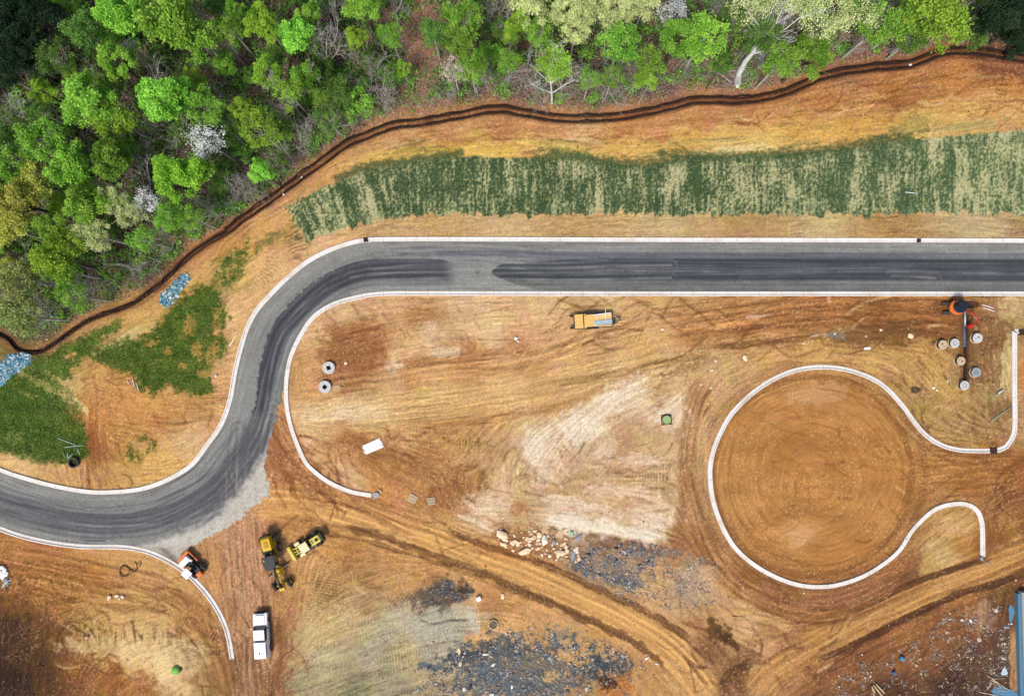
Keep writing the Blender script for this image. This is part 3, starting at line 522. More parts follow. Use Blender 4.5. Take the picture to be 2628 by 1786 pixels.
# dark slate spoil with grey clay fan
blob(1130, 1530, 72, 44, -15, (100,88,76), .9, .5, 1.2, 41); blob(1140, 1515, 26, 18, 0, (72,78,86), .6, .7, .8, 42); blob(1195, 1515, 22, 12, 10, (48,44,42), .75, .6, .8, 43); blob(1190, 1498, 22, 12, 20, (140,92,58), .6, .6, .8, 44)
blob(1130, 1600, 100, 42, -6, (172,166,150), .75, .5, 2, 45); blob(1215, 1590, 14, 44, -14, (186,178,162), .85, .3, 1, 46); blob(1220, 1560, 8, 46, -14, (204,168,132), .6, .3, 1, 47)
scratch([(1080,1590),(1110,1600),(1150,1592),(1195,1590)], .18, (92,86,76), .9, 50); scratch([(1090,1625),(1140,1615),(1190,1610)], .1, (126,120,104), .6, 51); scratch([(1070,1660),(1130,1650),(1200,1640)], .1, (120,112,90), .6, 52)
blob(1250, 1645, 60, 16, 4, (212,160,100), .8, .5, 1, 48)
for k, (bx, by, rx, ry, an, cc, am) in enumerate([(1330,1710,150,60,6,(98,98,96),.75),(1200,1685,60,22,-8,(66,76,84),.85),(1500,1690,80,34,30,(62,72,80),.85),(1560,1710,60,20,20,(64,74,84),.8),(1300,1660,60,30,10,(72,84,98),.7),(1250,1720,70,30,0,(84,100,116),.7),(1340,1765,110,36,0,(88,104,118),.75),(1110,1712,36,12,5,(90,104,116),.8),(1210,1760,50,30,0,(96,106,110),.6),(1400,1720,60,28,0,(108,106,98),.6),(1440,1645,40,36,0,(110,112,116),.5),(1600,1702,26,14,30,(72,82,92),.8)]):
    blob(bx, by, rx, ry, an, cc, am, 1.1, .9, 400 + k)
blob(1475, 1675, 46, 34, 20, (208,158,100), .85, .5, 1, 61); blob(1410, 1735, 22, 14, 0, (214,164,96), .7, .5, .8, 62)
blob(1580, 1760, 50, 36, 0, (182,112,54), .8, .6, 1, 63); blob(1560, 1752, 24, 18, 0, (60,46,40), .8, .7, .7, 64); blob(1640, 1745, 16, 40, 0, (190,140,90), .5, .5, 1, 65)
blob(1300, 1420, 90, 20, 10, (172,112,62), .4, .8, 1, 66)
for k, (bx, by, rx, ry, an, am) in enumerate([(1520,1060,90,30,-35,.5),(1600,1000,60,26,-30,.5),(1440,1110,60,30,-50,.5),(1400,1180,40,60,-20,.45),(1640,1180,70,14,0,.4),(1600,1260,90,16,5,.4),(1660,1330,70,22,10,.5),(1500,1300,70,16,8,.45),(1720,1060,40,50,0,.4),(1560,1150,40,20,-20,.4),(880,1060,110,22,0,.35),(1250,1290,60,30,20,.35)]):
    blob(bx, by, rx, ry, an, (240, 216, 198), am * .9, 1.0, .9, 960 + k)
for k, (bx, by, rx, ry, an, am) in enumerate([(1390,1396,110,34,12,.6),(720,1170,20,80,-20,.5),(780,1250,60,30,35,.45),(960,1150,70,30,20,.4),(1090,1190,60,60,30,.4),(1150,1270,50,34,30,.5),(905,900,80,60,0,.5),(840,1140,40,24,0,.35),(1760,1230,16,100,4,.4),(2230,1490,90,20,-20,.4),(1700,1010,20,60,20,.3)]):
    blob(bx, by, rx, ry, an, (146, 96, 60), am, 1.1, 1.0, 980 + k)
# stones ground into lower left
blob(300, 1660, 170, 22, 2, (224,190,136), .5, .9, 1.2, 71); blob(430, 1710, 42, 34, 20, (222,190,138), .85, .5, 1, 72); blob(465, 1765, 30, 20, 20, (218,182,130), .7, .6, 1, 73); blob(490, 1680, 50, 44, 0, (186,160,118), .5, .6, 1.4, 74)
w = win([(180, 1590), (500, 1700)], 0)
mk = (np.exp(-((PY[w] - 1632) / 26) ** 2) * sstep(PX[w], 180, 230) * (1 - sstep(PX[w], 470, 500)))
mul(w, 1 - .30 * mk * np.clip(fbm(X[w] / .45 + Y[w] * .1, Y[w] / 2.5, 3, 321) * 2, 0, 1))
# dark bottom left: corner vignette put into the blotched soil colour
w = win([(-20, 1480), (260, 1800)], 40)
mk = sstep(fbm(X[w] / 1.2, Y[w] / 1.2, 4, 331) + .9 - (PX[w] + (1786 - PY[w]) * .35) / 170, 0, .9)
blend(w, mk * .45, (60, 44, 36))
w = win([(-20, 1480), (330, 1800)], 40); mul(w, 1 - .2 * np.clip(fbm(X[w] / .35, Y[w] / .35, 2, 333) * 1.5, 0, 1) * (1 - sstep(PX[w], 180, 330)))
# lower right mud, with the corner vignette darkened into its colour
w = win([(2100, 1640), (2620, 1800)], 60)
mk = sstep(fbm(X[w] / 1.1, Y[w] / 1.1, 4, 341) + (PY[w] - 1735) / 70 + (PX[w] - 2400) / 500, -.1, .9); blend(w, mk * .45, (72, 52, 44))
w = win([(2480, 1530), (2600, 1800)], 20); mk = np.clip(fbm(X[w] / .5, Y[w] / 5, 4, 345) * 1.6, 0, 1) * sstep(PX[w], 2480, 2530); blend(w, mk * .6, (74, 60, 56))
blob(2530, 1580, 24, 44, -15, (176,140,116), .5, .6, 1, 81); blob(2500, 1590, 26, 40, -30, (190,150,110), .35, .9, .8, 82)
w = win([(2588, 1540), (2612, 1800)], 6)
blend(w, sstep(PX[w] + 6 * perlin(Y[w] / 1.5, Y[w] * 0, 5), 2590, 2594) * sstep(PY[w], 1590, 1640) * .9, (178,132,92))
# churned soil near trench and blanket foot
blob(2240, 860, 110, 22, 0, (128,92,54), .6, 1.1, .7, 91); blob(2150, 862, 26, 9, 10, (116,122,124), .6, .8, .6, 92); blob(2330, 850, 60, 14, 5, (110,76,46), .6, 1.0, .6, 93)
blob(2555, 900, 46, 110, 0, (132,94,58), .5, .9, .8, 94); blob(2590, 940, 22, 70, 0, (198,176,128), .7, .7, 1, 95); blob(2565, 1050, 40, 30, 0, (120,90,60), .5, 1.0, .7, 96); blob(2440, 1000, 60, 30, 0, (190,150,84), .5, .7, 1, 97)
blob(1290, 950, 80, 9, -8, (150,100,60), .3, .8, 1, 98)
blob(1800, 880, 26, 26, 0, (146,108,68), .4, 1.0, .7, 99); blob(1760, 945, 60, 10, -15, (120,88,56), .5, 1.0, .7, 99)
blob(2110, 325, 24, 10, 0, (128,96,62), .6, .8, .6, 101); blob(2330, 330, 70, 22, -20, (92,100,52), .6, 1.0, .8, 102); blob(2345, 300, 18, 16, 0, (116,112,60), .6, .9, .6, 103); blob(2250, 355, 50, 10, -15, (110,104,58), .6, .9, .6, 104)
blob(1480, 400, 90, 16, 14, (96,110,64), .75, 1.0, .9, 105); blob(1440, 362, 50, 4, 4, (96,92,50), .7, .5, 1, 106); blob(1680, 400, 60, 10, 8, (150,146,90), .5, .9, .8, 107)
blob(1745, 375, 22, 3, 28, (60,50,34), .8, .3, .6, 108); blob(1050, 372, 60, 4, -14, (112,110,60), .6, .6, .8, 109)
blob(1110, 395, 30, 7, 0, (226,192,146), .7, .5, 1, 110); blob(1880, 385, 100, 12, -6, (222,198,142), .6, .7, 1, 111)

for k, (bx, by, rx, ry, an, cc, am) in enumerate([(1000,400,120,16,-10,(208,170,76),.6),(1200,385,160,14,-2,(212,172,78),.6),(1420,375,120,12,6,(204,168,84),.5),(1650,380,160,14,-2,(206,166,80),.5),(1900,345,200,20,-6,(208,164,78),.5),(2150,330,160,26,-8,(206,158,74),.5),(2400,300,160,30,-10,(204,164,86),.5),(950,440,70,10,-20,(150,140,80),.5),(1060,385,70,5,-8,(120,116,60),.5),(1800,362,120,6,-3,(150,140,84),.45),(2050,372,60,8,-10,(130,128,70),.45),(2480,325,90,12,-8,(150,146,96),.5),(2560,240,70,26,-10,(198,146,76),.4),(2350,250,120,14,-8,(150,96,60),.4),(2050,260,140,10,-8,(160,104,60),.35),(1750,315,140,8,-6,(156,104,62),.4),(1350,330,160,8,2,(168,112,70),.4)]):
    blob(bx, by, rx, ry, an, cc, am, .9, 1.0, 450 + k)
# ---- erosion blanket on the bank: grass showing through straw in strips
BL = [(736,532),(800,494),(860,468),(935,436),(1000,424),(1060,416),(1140,400),(1250,404),(1400,405),(1520,414),(1640,425),(1780,408),(1850,400),(2000,396),(2150,385),(2320,360),(2480,345),(2640,334),(2760,330),(2760,552),(2640,553),(2500,548),(2200,551),(1900,553),(1700,551),(1500,548),(1300,553),(1150,548),(1040,556),(940,572),(860,592),(790,616),(762,580)]
w = win(BL, 40); pb = W(BL); x, y = X[w], Y[w]
d, s_, t_ = pl_dist(x, y, np.array(pb + [pb[0]])); sg = np.where(inside(x, y, pb), d, -d)
sg = sg + .8 * fbm(x / 1.6, y / 3, 3, 359) * (PY[w] > 480) + .35 * fbm(x / .9, y / .9, 3, 351) + .25 * fbm(x / .3, y / 2.5, 2, 352) * (PY[w] > 480)
mb = sstep(sg, -.15, .2); mb_keep = mb
slant = np.clip((1080 - PX[w]) / 330, 0, 1) * .55
xr = x + (y - 20) * slant
st1 = fbm(xr / .55, y / 7, 3, 353, .8); st2 = fbm(xr / 2.6, y / 9, 3, 354); st3 = fbm(x / .3, y / .45, 2, 355, .9); st4 = fbm(x / 3.5, y / 3.5, 3, 356)
st5 = fbm(x / .5, y / .5, 3, 358, .9)
g = st1 * .8 + st2 * .75 + st3 * .95 + st5 * .4 + .4 * st4
top = np.clip((sg - .2) / 1.2, 0, 1)
gz = sstep(g + .2 - .3 * sstep(PX[w], 2330, 2560) - .3 * (1 - top) * (PX[w] < 1000), -.6, .6)
straw = np.array((206, 206, 152)) + np.stack([st1, st2, st3], -1) * 10
grs = np.array((58, 80, 50)) + np.clip((PX[w][..., None] - 1700) / 900, 0, 1) * np.array((12, 14, 12)) + st2[..., None] * np.array((8, 10, 4))
rib = .5 + .5 * np.sin(2 * np.pi * y / .34 + .6 * perlin(x / 1.5, y, 8))
cb = grs * gz[..., None] + straw * (1 - gz[..., None])
cb *= (1 + .035 * (rib - .5) * 2 + .16 * st3 + .1 * st1)[..., None]
RGB[w] = RGB[w] * (1 - mb[..., None]) + cb * mb[..., None]
Z[w] += mb * (.05 * gz + .03 * st3)
GRASSMASK = np.zeros(X.shape, np.float32); GRASSMASK[w] = mb * gz ** 2 * .5
w = win([(1100,385),(2628,425)], 10)      # dark tufts on the blanket's upper edge
dd, ss, tt = pl_dist(X[w], Y[w], smooth_line(W([(935,436),(1000,424),(1080,408),(1130,402)])))
for ed in ([(870,458),(935,432),(1000,420),(1060,412),(1130,398),(1180,398)], [(1380,408),(1450,400),(1520,410),(1600,418),(1700,418),(1780,408),(1900,402),(2050,392),(2150,385)], [(2160,382),(2240,368),(2330,355)], [(1700,395),(1760,400),(1820,404)]):
    w = win(ed, 22); dd, ss, tt = pl_dist(X[w], Y[w], smooth_line(W(ed)))
    mk = (1 - sstep(dd + .9 * fbm(X[w] / 1.1, Y[w] / .7, 4, 361, .8), .0, 1.1)) * .72; blend(w, mk, (66, 86, 48)); GRASSMASK[w] = np.maximum(GRASSMASK[w], mk * .35)

# ---- green ground cover left of the road
def green(poly, c=(56, 88, 26), hole=.35, seed=0, edge=1.0, hc=(186, 150, 72), soft=.9):
    w = win(poly, 40); pb = W(poly); x, y = X[w], Y[w]; d, _, _ = pl_dist(x, y, np.array(pb + [pb[0]]))
    s = np.where(inside(x, y, pb), d, -d) + edge * fbm(x / 2.2, y / 2.2, 4, seed + 500, .65)
    h = fbm(x / 1.6, y / 1.3, 5, seed + 510, .72)
    m = sstep(s + .45 * fbm(x / .5, y / .5, 2, seed + 550), -.9, soft * .9) * sstep(h + 1 - hole * 2, 0, .55)
    m = m * (.5 + .5 * sstep(fbm(x / .5, y / .42, 4, seed + 530, .95), -.4, .25)) * .95
    m = m * (1 - .55 * sstep(fbm(x / .9 + y / 1.5, y / .5, 3, seed + 540, .8), .3, .8))
    cc = np.array(c) * (1.05 + .3 * fbm(x / 1.1, y / 1.1, 3, seed + 520))[..., None] + np.array((16, 10, 0)) * h[..., None]
    RGB[w] = RGB[w] * (1 - m[..., None]) + cc * m[..., None]
    GRASSMASK[w] = np.maximum(GRASSMASK[w], m); Z[w] += .05 * m
green([(-60,985),(0,985),(41,964),(78,978),(123,996),(150,1014),(182,1052),(212,1086),(226,1122),(232,1164),(205,1178),(178,1189),(91,1182),(27,1162),(0,1153),(-60,1140)], (48,84,30), .04, 1, .35)
green([(50,958),(91,915),(104,918),(118,954),(150,982),(182,1014),(203,1040),(208,1064),(185,1052),(150,1008),(110,985),(60,972)], (58,92,32), .16, 2, .5)
green([(105,918),(150,888),(182,875),(237,852),(300,828),(296,850),(255,878),(228,905),(214,918),(192,937),(186,968),(160,972),(132,958),(112,945)], (62,100,34), .2, 3, .7)
green([(228,905),(283,878),(346,872),(385,855),(410,832),(438,795),(470,760),(500,742),(545,735),(574,778),(580,815),(562,850),(582,880),(578,915),(548,925),(538,970),(542,990),(528,1014),(492,1010),(455,1005),(438,988),(400,1005),(355,1000),(342,960),(296,952),(272,925),(246,920)], (46,82,24), .13, 4, .9)
green([(548,710),(560,680),(590,650),(632,628),(640,670),(608,708),(592,742),(560,730)], (76,100,48), .34, 5, .8)
green([(655,635),(690,602),(712,600),(700,618),(672,632),(662,655)], (72,92,44), .3, 6, .4); green([(712,600),(735,606),(738,622),(720,618)], (84,98,48), .4, 12, .4)
green([(735,596),(770,600),(790,622),(762,628)], (80,96,50), .5, 7, .8)
green([(335,1148),(345,1155),(362,1165),(358,1180),(338,1178),(322,1168),(340,1162)], (54,74,26), .2, 9, .3); green([(366,1128),(376,1120),(398,1140),(396,1156),(378,1160),(384,1142)], (62,78,28), .25, 10, .3)
for k, (bx, by, rx, ry, an) in enumerate([(487,838,16,30,20),(505,900,14,22,0),(388,880,20,10,0),(545,905,18,30,30),(555,830,12,40,0),(430,900,10,12,0),(262,955,22,16,0),(188,950,10,7,0),(186,915,8,12,30),(470,940,12,8,0),(520,960,16,10,20)]):
    blob(bx, by, rx, ry, an, (200,150,82), .75, 1.0, .5, 900 + k)
    w = win([(bx - rx, by - ry), (bx + rx, by + ry)], 0); GRASSMASK[w] *= .5
blob(300, 1060, 130, 60, 0, (198,140,74), .35, .8, 2, 931); blob(430, 1030, 100, 30, 0, (204,152,80), .4, .8, 1.5, 932); blob(400, 1180, 90, 40, 0, (214,168,92), .5, .8, 1.5, 933); blob(235, 1130, 16, 50, 8, (156,92,54), .6, .7, 1, 934); blob(640, 700, 60, 60, 0, (214,170,100), .4, .8, 1.5, 935)
for k in range(16): # rows of sprayed seed over the bank
    yy = 730 + k * 9; scratch([(480 + (k % 3) * 8, yy + 10), (530, yy - 6), (575 - (k % 4) * 9, yy - 22)], .2, (60, 84, 34), .35, k, 0)
for k in range(14):
    yy = 660 + k * 8; scratch([(540 + (k % 3) * 8, yy + 10), (590, yy - 8), (640 - (k % 4) * 9, yy - 26)], .16, (74, 92, 46), .35, k + 20, 0)
blob(300, 880, 60, 8, -25, (206,196,140), .5, 1.0, .6, 121); blob(350, 850, 40, 12, -20, (200,190,130), .5, 1.0, .6, 122); blob(110, 985, 80, 10, 28, (202,180,114), .6, .7, .8, 123); blob(190, 1030, 46, 12, 40, (214,186,130), .8, .5, .8, 124); blob(40, 1120, 22, 20, 0, (176,184,108), .8, .7, .7, 125); blob(70, 1010, 40, 7, 20, (190,176,100), .6, .7, .7, 126)
# corrugated soil marks beside the blanket foot
tread([(745,590),(760,620),(770,650)], 24, .2, .5, 3); tread([(700,660),(690,700),(640,740)], 20, .14, .5, 4)

# ---- silt ditch along the wood
w = win(DITCH, 70); x, y = X[w], Y[w]; dD, sD, tD = pl_dist(x, y, L_DITCH)
wd = np.interp(PX[w], [0, 300, 560, 900, 1300, 2628], [.05, .12, .3, .42, .42, .40])     # half spacing of the two lines
near = np.exp(-(tD / 1.1) ** 2)
blend(w, near * .55, (150, 96, 62))
blend(w, np.exp(-(tD / (wd + .2)) ** 2) * np.interp(PX[w], [0, 400, 700, 1300, 1900, 2628], [.8, .7, .4, .2, .5, .6]), (104, 66, 46))
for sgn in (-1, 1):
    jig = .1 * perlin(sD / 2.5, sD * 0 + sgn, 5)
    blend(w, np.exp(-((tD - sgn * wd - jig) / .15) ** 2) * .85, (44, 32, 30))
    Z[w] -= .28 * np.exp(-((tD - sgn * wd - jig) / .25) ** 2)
blend(w, np.exp(-((dD - 1.5 - .5 * n_big[w]) / .5) ** 2) * .35 * (PX[w] > 400), (196, 138, 92))
WOOD_T = tD                                           # sign tells the wood's side
# path through the wood
w = win([(1050, -60), (1130, 300)], 60); xc = np.interp(PY[w], [-60, 60, 120, 180, 230, 270], [1070, 1068, 1078, 1070, 1082, 1100])
mk = (1 - sstep(np.abs(PX[w] - xc) + 22 * fbm(X[w] / 1.5, Y[w] / 1.5, 4, 371), 8, 42)) * sstep(300 - PY[w], 0, 20); blend(w, mk * .75, (176, 130, 98))
# leaf litter speckle in the wood
def wood_mask(px, py):
    """1 on the wood's side of the ditch (pixels)"""
    xd = np.array([p[0] for p in DITCH[::-1]], float); yd = np.array([p[1] for p in DITCH[::-1]], float)
    o = np.argsort(xd); return np.interp(px, xd[o], yd[o]) - py
wm = sstep(wood_mask(PX, PY), 14, 34)
sp = fbm(X / .28, Y / .28, 2, 381, .9); sp2 = fbm(X / 2.2, Y / 2.2, 4, 382)
mul((slice(None), slice(None)), 1 + wm * (.30 * sp))
gm = wm * sstep(sp2, .05, .6) * .5 * (1 - np.exp(-((PX - 1075) / 45) ** 2)); blend((slice(None), slice(None)), gm, (64, 84, 40))
WOODMASK = wm


# ---- scraped and driven texture: noise dragged along the direction machines worked in (line integral convolution)
def circ(cx, cy, r, a0=0, a1=360): return [(cx + r * math.cos(math.radians(a)), cy + r * math.sin(math.radians(a))) for a in np.linspace(a0, a1, 24)]
EXTRA = [([(840,590),(1700,582),(2628,582)], 1.5), (DITCH, 3), ([(900,430),(1400,380),(2000,350),(2628,280)], 3),
 (circ(2085,1222,60), 2), (circ(2085,1222,140), 3), (circ(2085,1222,225), 3), (circ(1205,1236,40), 1), ([(2420,1150),(2628,1180)], 2), ([(2400,1250),(2628,1230)], 2),
 ([(780,790),(1300,775),(1800,775)], 2), ([(790,900),(1000,850),(1300,820)], 2), ([(800,1130),(900,1180),(960,1240)], 2), ([(980,1160),(1080,1200),(1150,1260)], 2), ([(1240,1100),(1180,1180),(1150,1260)], 2), ([(1450,1190),(1500,1110),(1600,1010),(1700,960)], 3),
 ([(1330,1230),(1330,1150),(1380,1090)], 2), ([(1400,1260),(1550,1290),(1720,1350)], 2), ([(1300,1330),(1500,1340),(1700,1400)], 2), ([(1500,1200),(1600,1205),(1720,1200)], 2), ([(560,640),(520,740),(500,800)], 1.5), ([(240,1040),(230,1120),(240,1240)], 1.5), ([(280,1030),(420,1050),(560,1060)], 2), ([(330,1170),(430,1190),(520,1120)], 1.5),
 ([(230,1760),(300,1680),(420,1650)], 2), ([(300,1780),(380,1720),(470,1690)], 2), ([(160,1780),(180,1640),(260,1570)], 2), ([(60,1780),(70,1640),(60,1540)], 2), ([(780,1700),(900,1640),(1060,1580)], 3), ([(800,1780),(950,1730),(1100,1690)], 3), ([(790,1560),(800,1480),(830,1400)], 1.5), ([(900,1560),(1000,1510),(1080,1480)], 2),
 ([(1250,1560),(1350,1560),(1480,1640)], 2), ([(1560,1650),(1620,1720),(1650,1790)], 1.5), ([(1600,1440),(1750,1450),(1850,1560)], 2), ([(1750,1600),(1850,1690),(1900,1790)], 1.5), ([(2150,1760),(2280,1690),(2450,1600)], 3), ([(2540,1560),(2540,1790)], 2), ([(2360,960),(2420,1050),(2520,1110)], 2), ([(2540,860),(2550,1000),(2560,1100)], 1.5), ([(2330,1440),(2420,1370),(2480,1330)], 2), ([(1980,880),(2150,885),(2350,890)], 1.5)]
tx, ty, tc, ts, tr = [], [], [], [], []
for ln, hw in FLOWS + [(smooth_line(W(a)), b) for a, b in EXTRA]:
    g_ = np.gradient(ln, axis=0); th = np.arctan2(g_[:, 1], g_[:, 0]) * 2
    for i in range(0, len(ln), 4): tx.append(ln[i, 0]); ty.append(ln[i, 1]); tc.append(math.cos(th[i])); ts.append(math.sin(th[i])); tr.append(min(hw, 3))
tx, ty, tc, ts, tr = (np.array(q, np.float32) for q in (tx, ty, tc, ts, tr))
i0, i1 = np.searchsorted(ys, [-57.01, 57.01]); j0, j1 = np.searchsorted(xs, [-80.01, 80.01]); CW = (slice(i0, i1), slice(j0, j1))
CX_, CY_ = X[CW], Y[CW]; qx, qy = CX_[::8, ::8], CY_[::8, ::8]
VC = np.zeros(qx.shape, np.float32); VS = np.zeros(qx.shape, np.float32)
for a, b, c, d, r in zip(tx, ty, tc, ts, tr):
    w_ = 1 / (((qx - a) ** 2 + (qy - b) ** 2) / (r * r) + .3) ** 1.6; VC += w_ * c; VS += w_ * d
def up8(A_, shp):
    v = np.arange(shp[0]) / 8.; u = np.arange(shp[1]) / 8.; i = np.minimum(v.astype(int), A_.shape[0] - 2); j = np.minimum(u.astype(int), A_.shape[1] - 2); fv = (v - i)[:, None]; fu = (u - j)[None, :]
    a, b, c, d = A_[i][:, j], A_[i][:, j + 1], A_[i + 1][:, j], A_[i + 1][:, j + 1]
    return (a * (1 - fu) + b * fu) * (1 - fv) + (c * (1 - fu) + d * fu) * fv
nrm_ = np.sqrt(VC ** 2 + VS ** 2) + 1e-9
th = .5 * np.arctan2(up8(VS / nrm_, CX_.shape), up8(VC / nrm_, CX_.shape)) + .22 * fbm(CX_ / 3, CY_ / 3, 3, 901) + .15 * perlin(CX_ / .9, CY_ / .9, 902)
DXF, DYF = np.cos(th).astype(np.float32), np.sin(th).astype(np.float32)
def lic(src, n, step=1.0):
    h_, w2 = src.shape; out = src.copy(); jj, ii_ = np.meshgrid(np.arange(w2, dtype=np.float32), np.arange(h_, dtype=np.float32))
    for sg in (1, -1):
        px_, py_ = jj.copy(), ii_.copy(); lx, ly = DXF * sg, DYF * sg
        for k in range(n):
            px_ += lx * step; py_ += ly * step
            a = np.clip(px_.astype(np.int32), 0, w2 - 1); b = np.clip(py_.astype(np.int32), 0, h_ - 1)
            out += src[b, a] * (1 - (k + 1) / (n + 1)); nx_, ny_ = DXF[b, a], DYF[b, a]; f_ = np.sign(nx_ * lx + ny_ * ly); f_[f_ == 0] = 1; lx, ly = nx_ * f_, ny_ * f_
    return out / out.std()
rg = np.random.default_rng(70)
src_f = rg.normal(0, 1, CX_.shape).astype(np.float32)
src_c = fbm(CX_ / .45, CY_ / .45, 2, 905).astype(np.float32)
LF = lic(src_f, 9, 1.); LC = lic(src_c / src_c.std(), 16, 2.)
open_ = (1 - sstep(wood_mask(PX[CW], PY[CW]), -4, 10)) * (1 - np.clip(GRASSMASK[CW] * 1.5, 0, .8))
bl_ = np.zeros(X.shape, np.float32); w = win(BL, 40); bl_[w] = mb_keep; open_ *= 1 - bl_[CW]
busy = np.clip(.62 + .85 * fbm(CX_ / 5, CY_ / 5, 3, 906), .25, 1.4) * open_
circ_ = 1 - .7 * (1 - sstep(np.hypot(PX[CW] - 2085, PY[CW] - 1222), 200, 260)); busy *= circ_
for hl, hh in ((FLOWS[0][0], 46), (FLOWS[4][0], 36)):
    hd_, _, _ = pl_dist(CX_, CY_, hl[::3]); busy *= 1 - .6 * (1 - sstep(hd_, hh / S * .5, hh / S))
mul(CW, 1 + (.2 * open_ + .75 * busy) * (.06 * LF + .065 * LC))
dk = sstep(LC, 1.25, 2.4) * busy; blend(CW, np.clip(dk, 0, 1) * .45, (118, 78, 48))
lt = sstep(-LC, 1.2, 2.4) * busy * (RGB[CW].mean(-1) > 125); blend(CW, np.clip(lt, 0, 1) * .5, (234, 200, 152))
Z[CW] += (-.022 * LC * busy + .006 * LF * busy).astype(np.float32)
# ---- trench and pit by the excavator
w = win([(2462, 780), (2500, 1000)], 10)
tx = np.abs(PX[w] - 2481 - 1.5 * perlin(Y[w] / 1.1, Y[w] * 0, 3)); tm = (1 - sstep(tx, 5, 8.5)) * sstep(PY[w], 800, 806) * (1 - sstep(PY[w], 984, 992))
blend(w, tm * .95, (58, 44, 38)); Z[w] -= tm * .8; blend(w, np.exp(-((tx - 13) / 5) ** 2) * .4, (84, 58, 42))
w = win([(2480, 770), (2515, 792)], 12); e = np.sqrt(((PX[w] - 2495) / 19) ** 2 + ((PY[w] - 780) / 9) ** 2) + .2 * fbm(X[w] / .8, Y[w] / .8, 3, 391)
mk = 1 - sstep(e, .8, 1.1); blend(w, mk * .9, (84, 56, 46)); Z[w] -= mk * .45
blob(2400, 880, 9, 9, 0, (40,34,30), .3, .3, .6, 130); blob(2350, 1000, 14, 9, 0, (58,54,48), .7, .5, .5, 131)
blob(2440, 790, 50, 22, 0, (110,74,48), .5, .6, 1, 132)
blob(2455, 960, 22, 30, 0, (140,108,76), .4, .8, .7, 133)
# soft shade painted into the soil round the trailer
blob(1520, 822, 70, 34, 0, (182,136,92), .35, .6, 1, 134)
# ---- road bed below the pavement, yard levels
w = win(ROAD_POLY and [(-160, 600), (2790, 1460)], 0)
x, y = X[w], Y[w]; rm = inside(x, y, ROAD_POLY)
ROADM = np.zeros(X.shape, bool); ROADM[w] = rm
Z *= .8
def flatten(line, half, fade, level):
    for (a, b) in zip(line[:-1:8], list(line[8::8]) + [line[-1]]): pass
    pp = [(p[0] * S + 1314, 893 - p[1] * S) for p in line]; w = win(pp, (half + fade) * S + 5)
    d, _, _ = pl_dist(X[w], Y[w], line); m = 1 - sstep(d, half, half + fade); Z[w] = Z[w] * (1 - m) + level * m
for ln in (L_OUT, L_A, L_B, L_C): flatten(ln, .45, 1.2, -.03)
Z[ROADM] = -.08
# fine grain everywhere
grain = np.random.default_rng(4).normal(0, 1, X.shape).astype(np.float32)
clod = np.clip(fbm(X / .5, Y / .5, 3, 395, .9), -1, 1)
calm = 1 - .55 * (1 - sstep(np.hypot(PX - 2085, PY - 1222), 230, 262)); mul((slice(None), slice(None)), 1 + calm * (.05 * grain + .065 * n_fine + .05 * clod))
pale = (fbm(X / .27, Y / .27, 1, 397) > .62) & (n_big > -.1); RGB[pale] = RGB[pale] * .7 + np.array((236, 210, 176)) * .3
opn = (1 - WOODMASK) * sstep(RGB.mean(-1), 90, 140) * (1 - np.clip(GRASSMASK * 2, 0, 1)); opn[win(BL, 40)] *= 1 - mb_keep
RGB = RGB + opn[..., None] * (np.array((14, 17, 12), np.float32) + (RGB - 160) * .09)
gry = RGB.mean(-1, keepdims=True); RGB = gry + (RGB - gry) * (1 - .09 * opn[..., None])
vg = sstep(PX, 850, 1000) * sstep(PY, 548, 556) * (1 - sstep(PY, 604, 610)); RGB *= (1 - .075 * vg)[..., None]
# plain country beyond the surveyed sheet: the coarse cells carry no fine marks
outm = np.clip(np.maximum(np.abs(X) - 79, np.abs(Y) - 56) / 6, 0, 1)[..., None]
far = np.where((Y > 20)[..., None], np.array((70, 76, 48), np.float32), np.array((186, 140, 92), np.float32)); RGB = RGB * (1 - outm) + far * outm; Z *= (1 - outm[..., 0])
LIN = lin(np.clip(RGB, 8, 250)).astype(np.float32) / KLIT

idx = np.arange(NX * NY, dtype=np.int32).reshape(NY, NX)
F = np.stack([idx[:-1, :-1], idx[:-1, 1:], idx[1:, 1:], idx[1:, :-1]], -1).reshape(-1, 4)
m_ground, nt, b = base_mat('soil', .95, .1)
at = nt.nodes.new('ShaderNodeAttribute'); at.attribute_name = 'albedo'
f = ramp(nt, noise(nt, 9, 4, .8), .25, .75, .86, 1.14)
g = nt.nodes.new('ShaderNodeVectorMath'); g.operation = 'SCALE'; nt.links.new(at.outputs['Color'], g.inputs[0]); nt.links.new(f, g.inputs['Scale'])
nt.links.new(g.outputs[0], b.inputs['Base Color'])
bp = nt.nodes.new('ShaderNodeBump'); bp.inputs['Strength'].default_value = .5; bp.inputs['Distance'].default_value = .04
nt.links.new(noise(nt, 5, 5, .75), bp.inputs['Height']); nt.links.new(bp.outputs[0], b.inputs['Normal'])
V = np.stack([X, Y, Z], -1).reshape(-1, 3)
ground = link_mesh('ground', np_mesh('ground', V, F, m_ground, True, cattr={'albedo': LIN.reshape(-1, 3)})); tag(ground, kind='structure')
def gz(x, y):
    i = int(np.clip(np.searchsorted(ys, y), 0, NY - 1)); j = int(np.clip(np.searchsorted(xs, x), 0, NX - 1)); return float(Z[i, j])

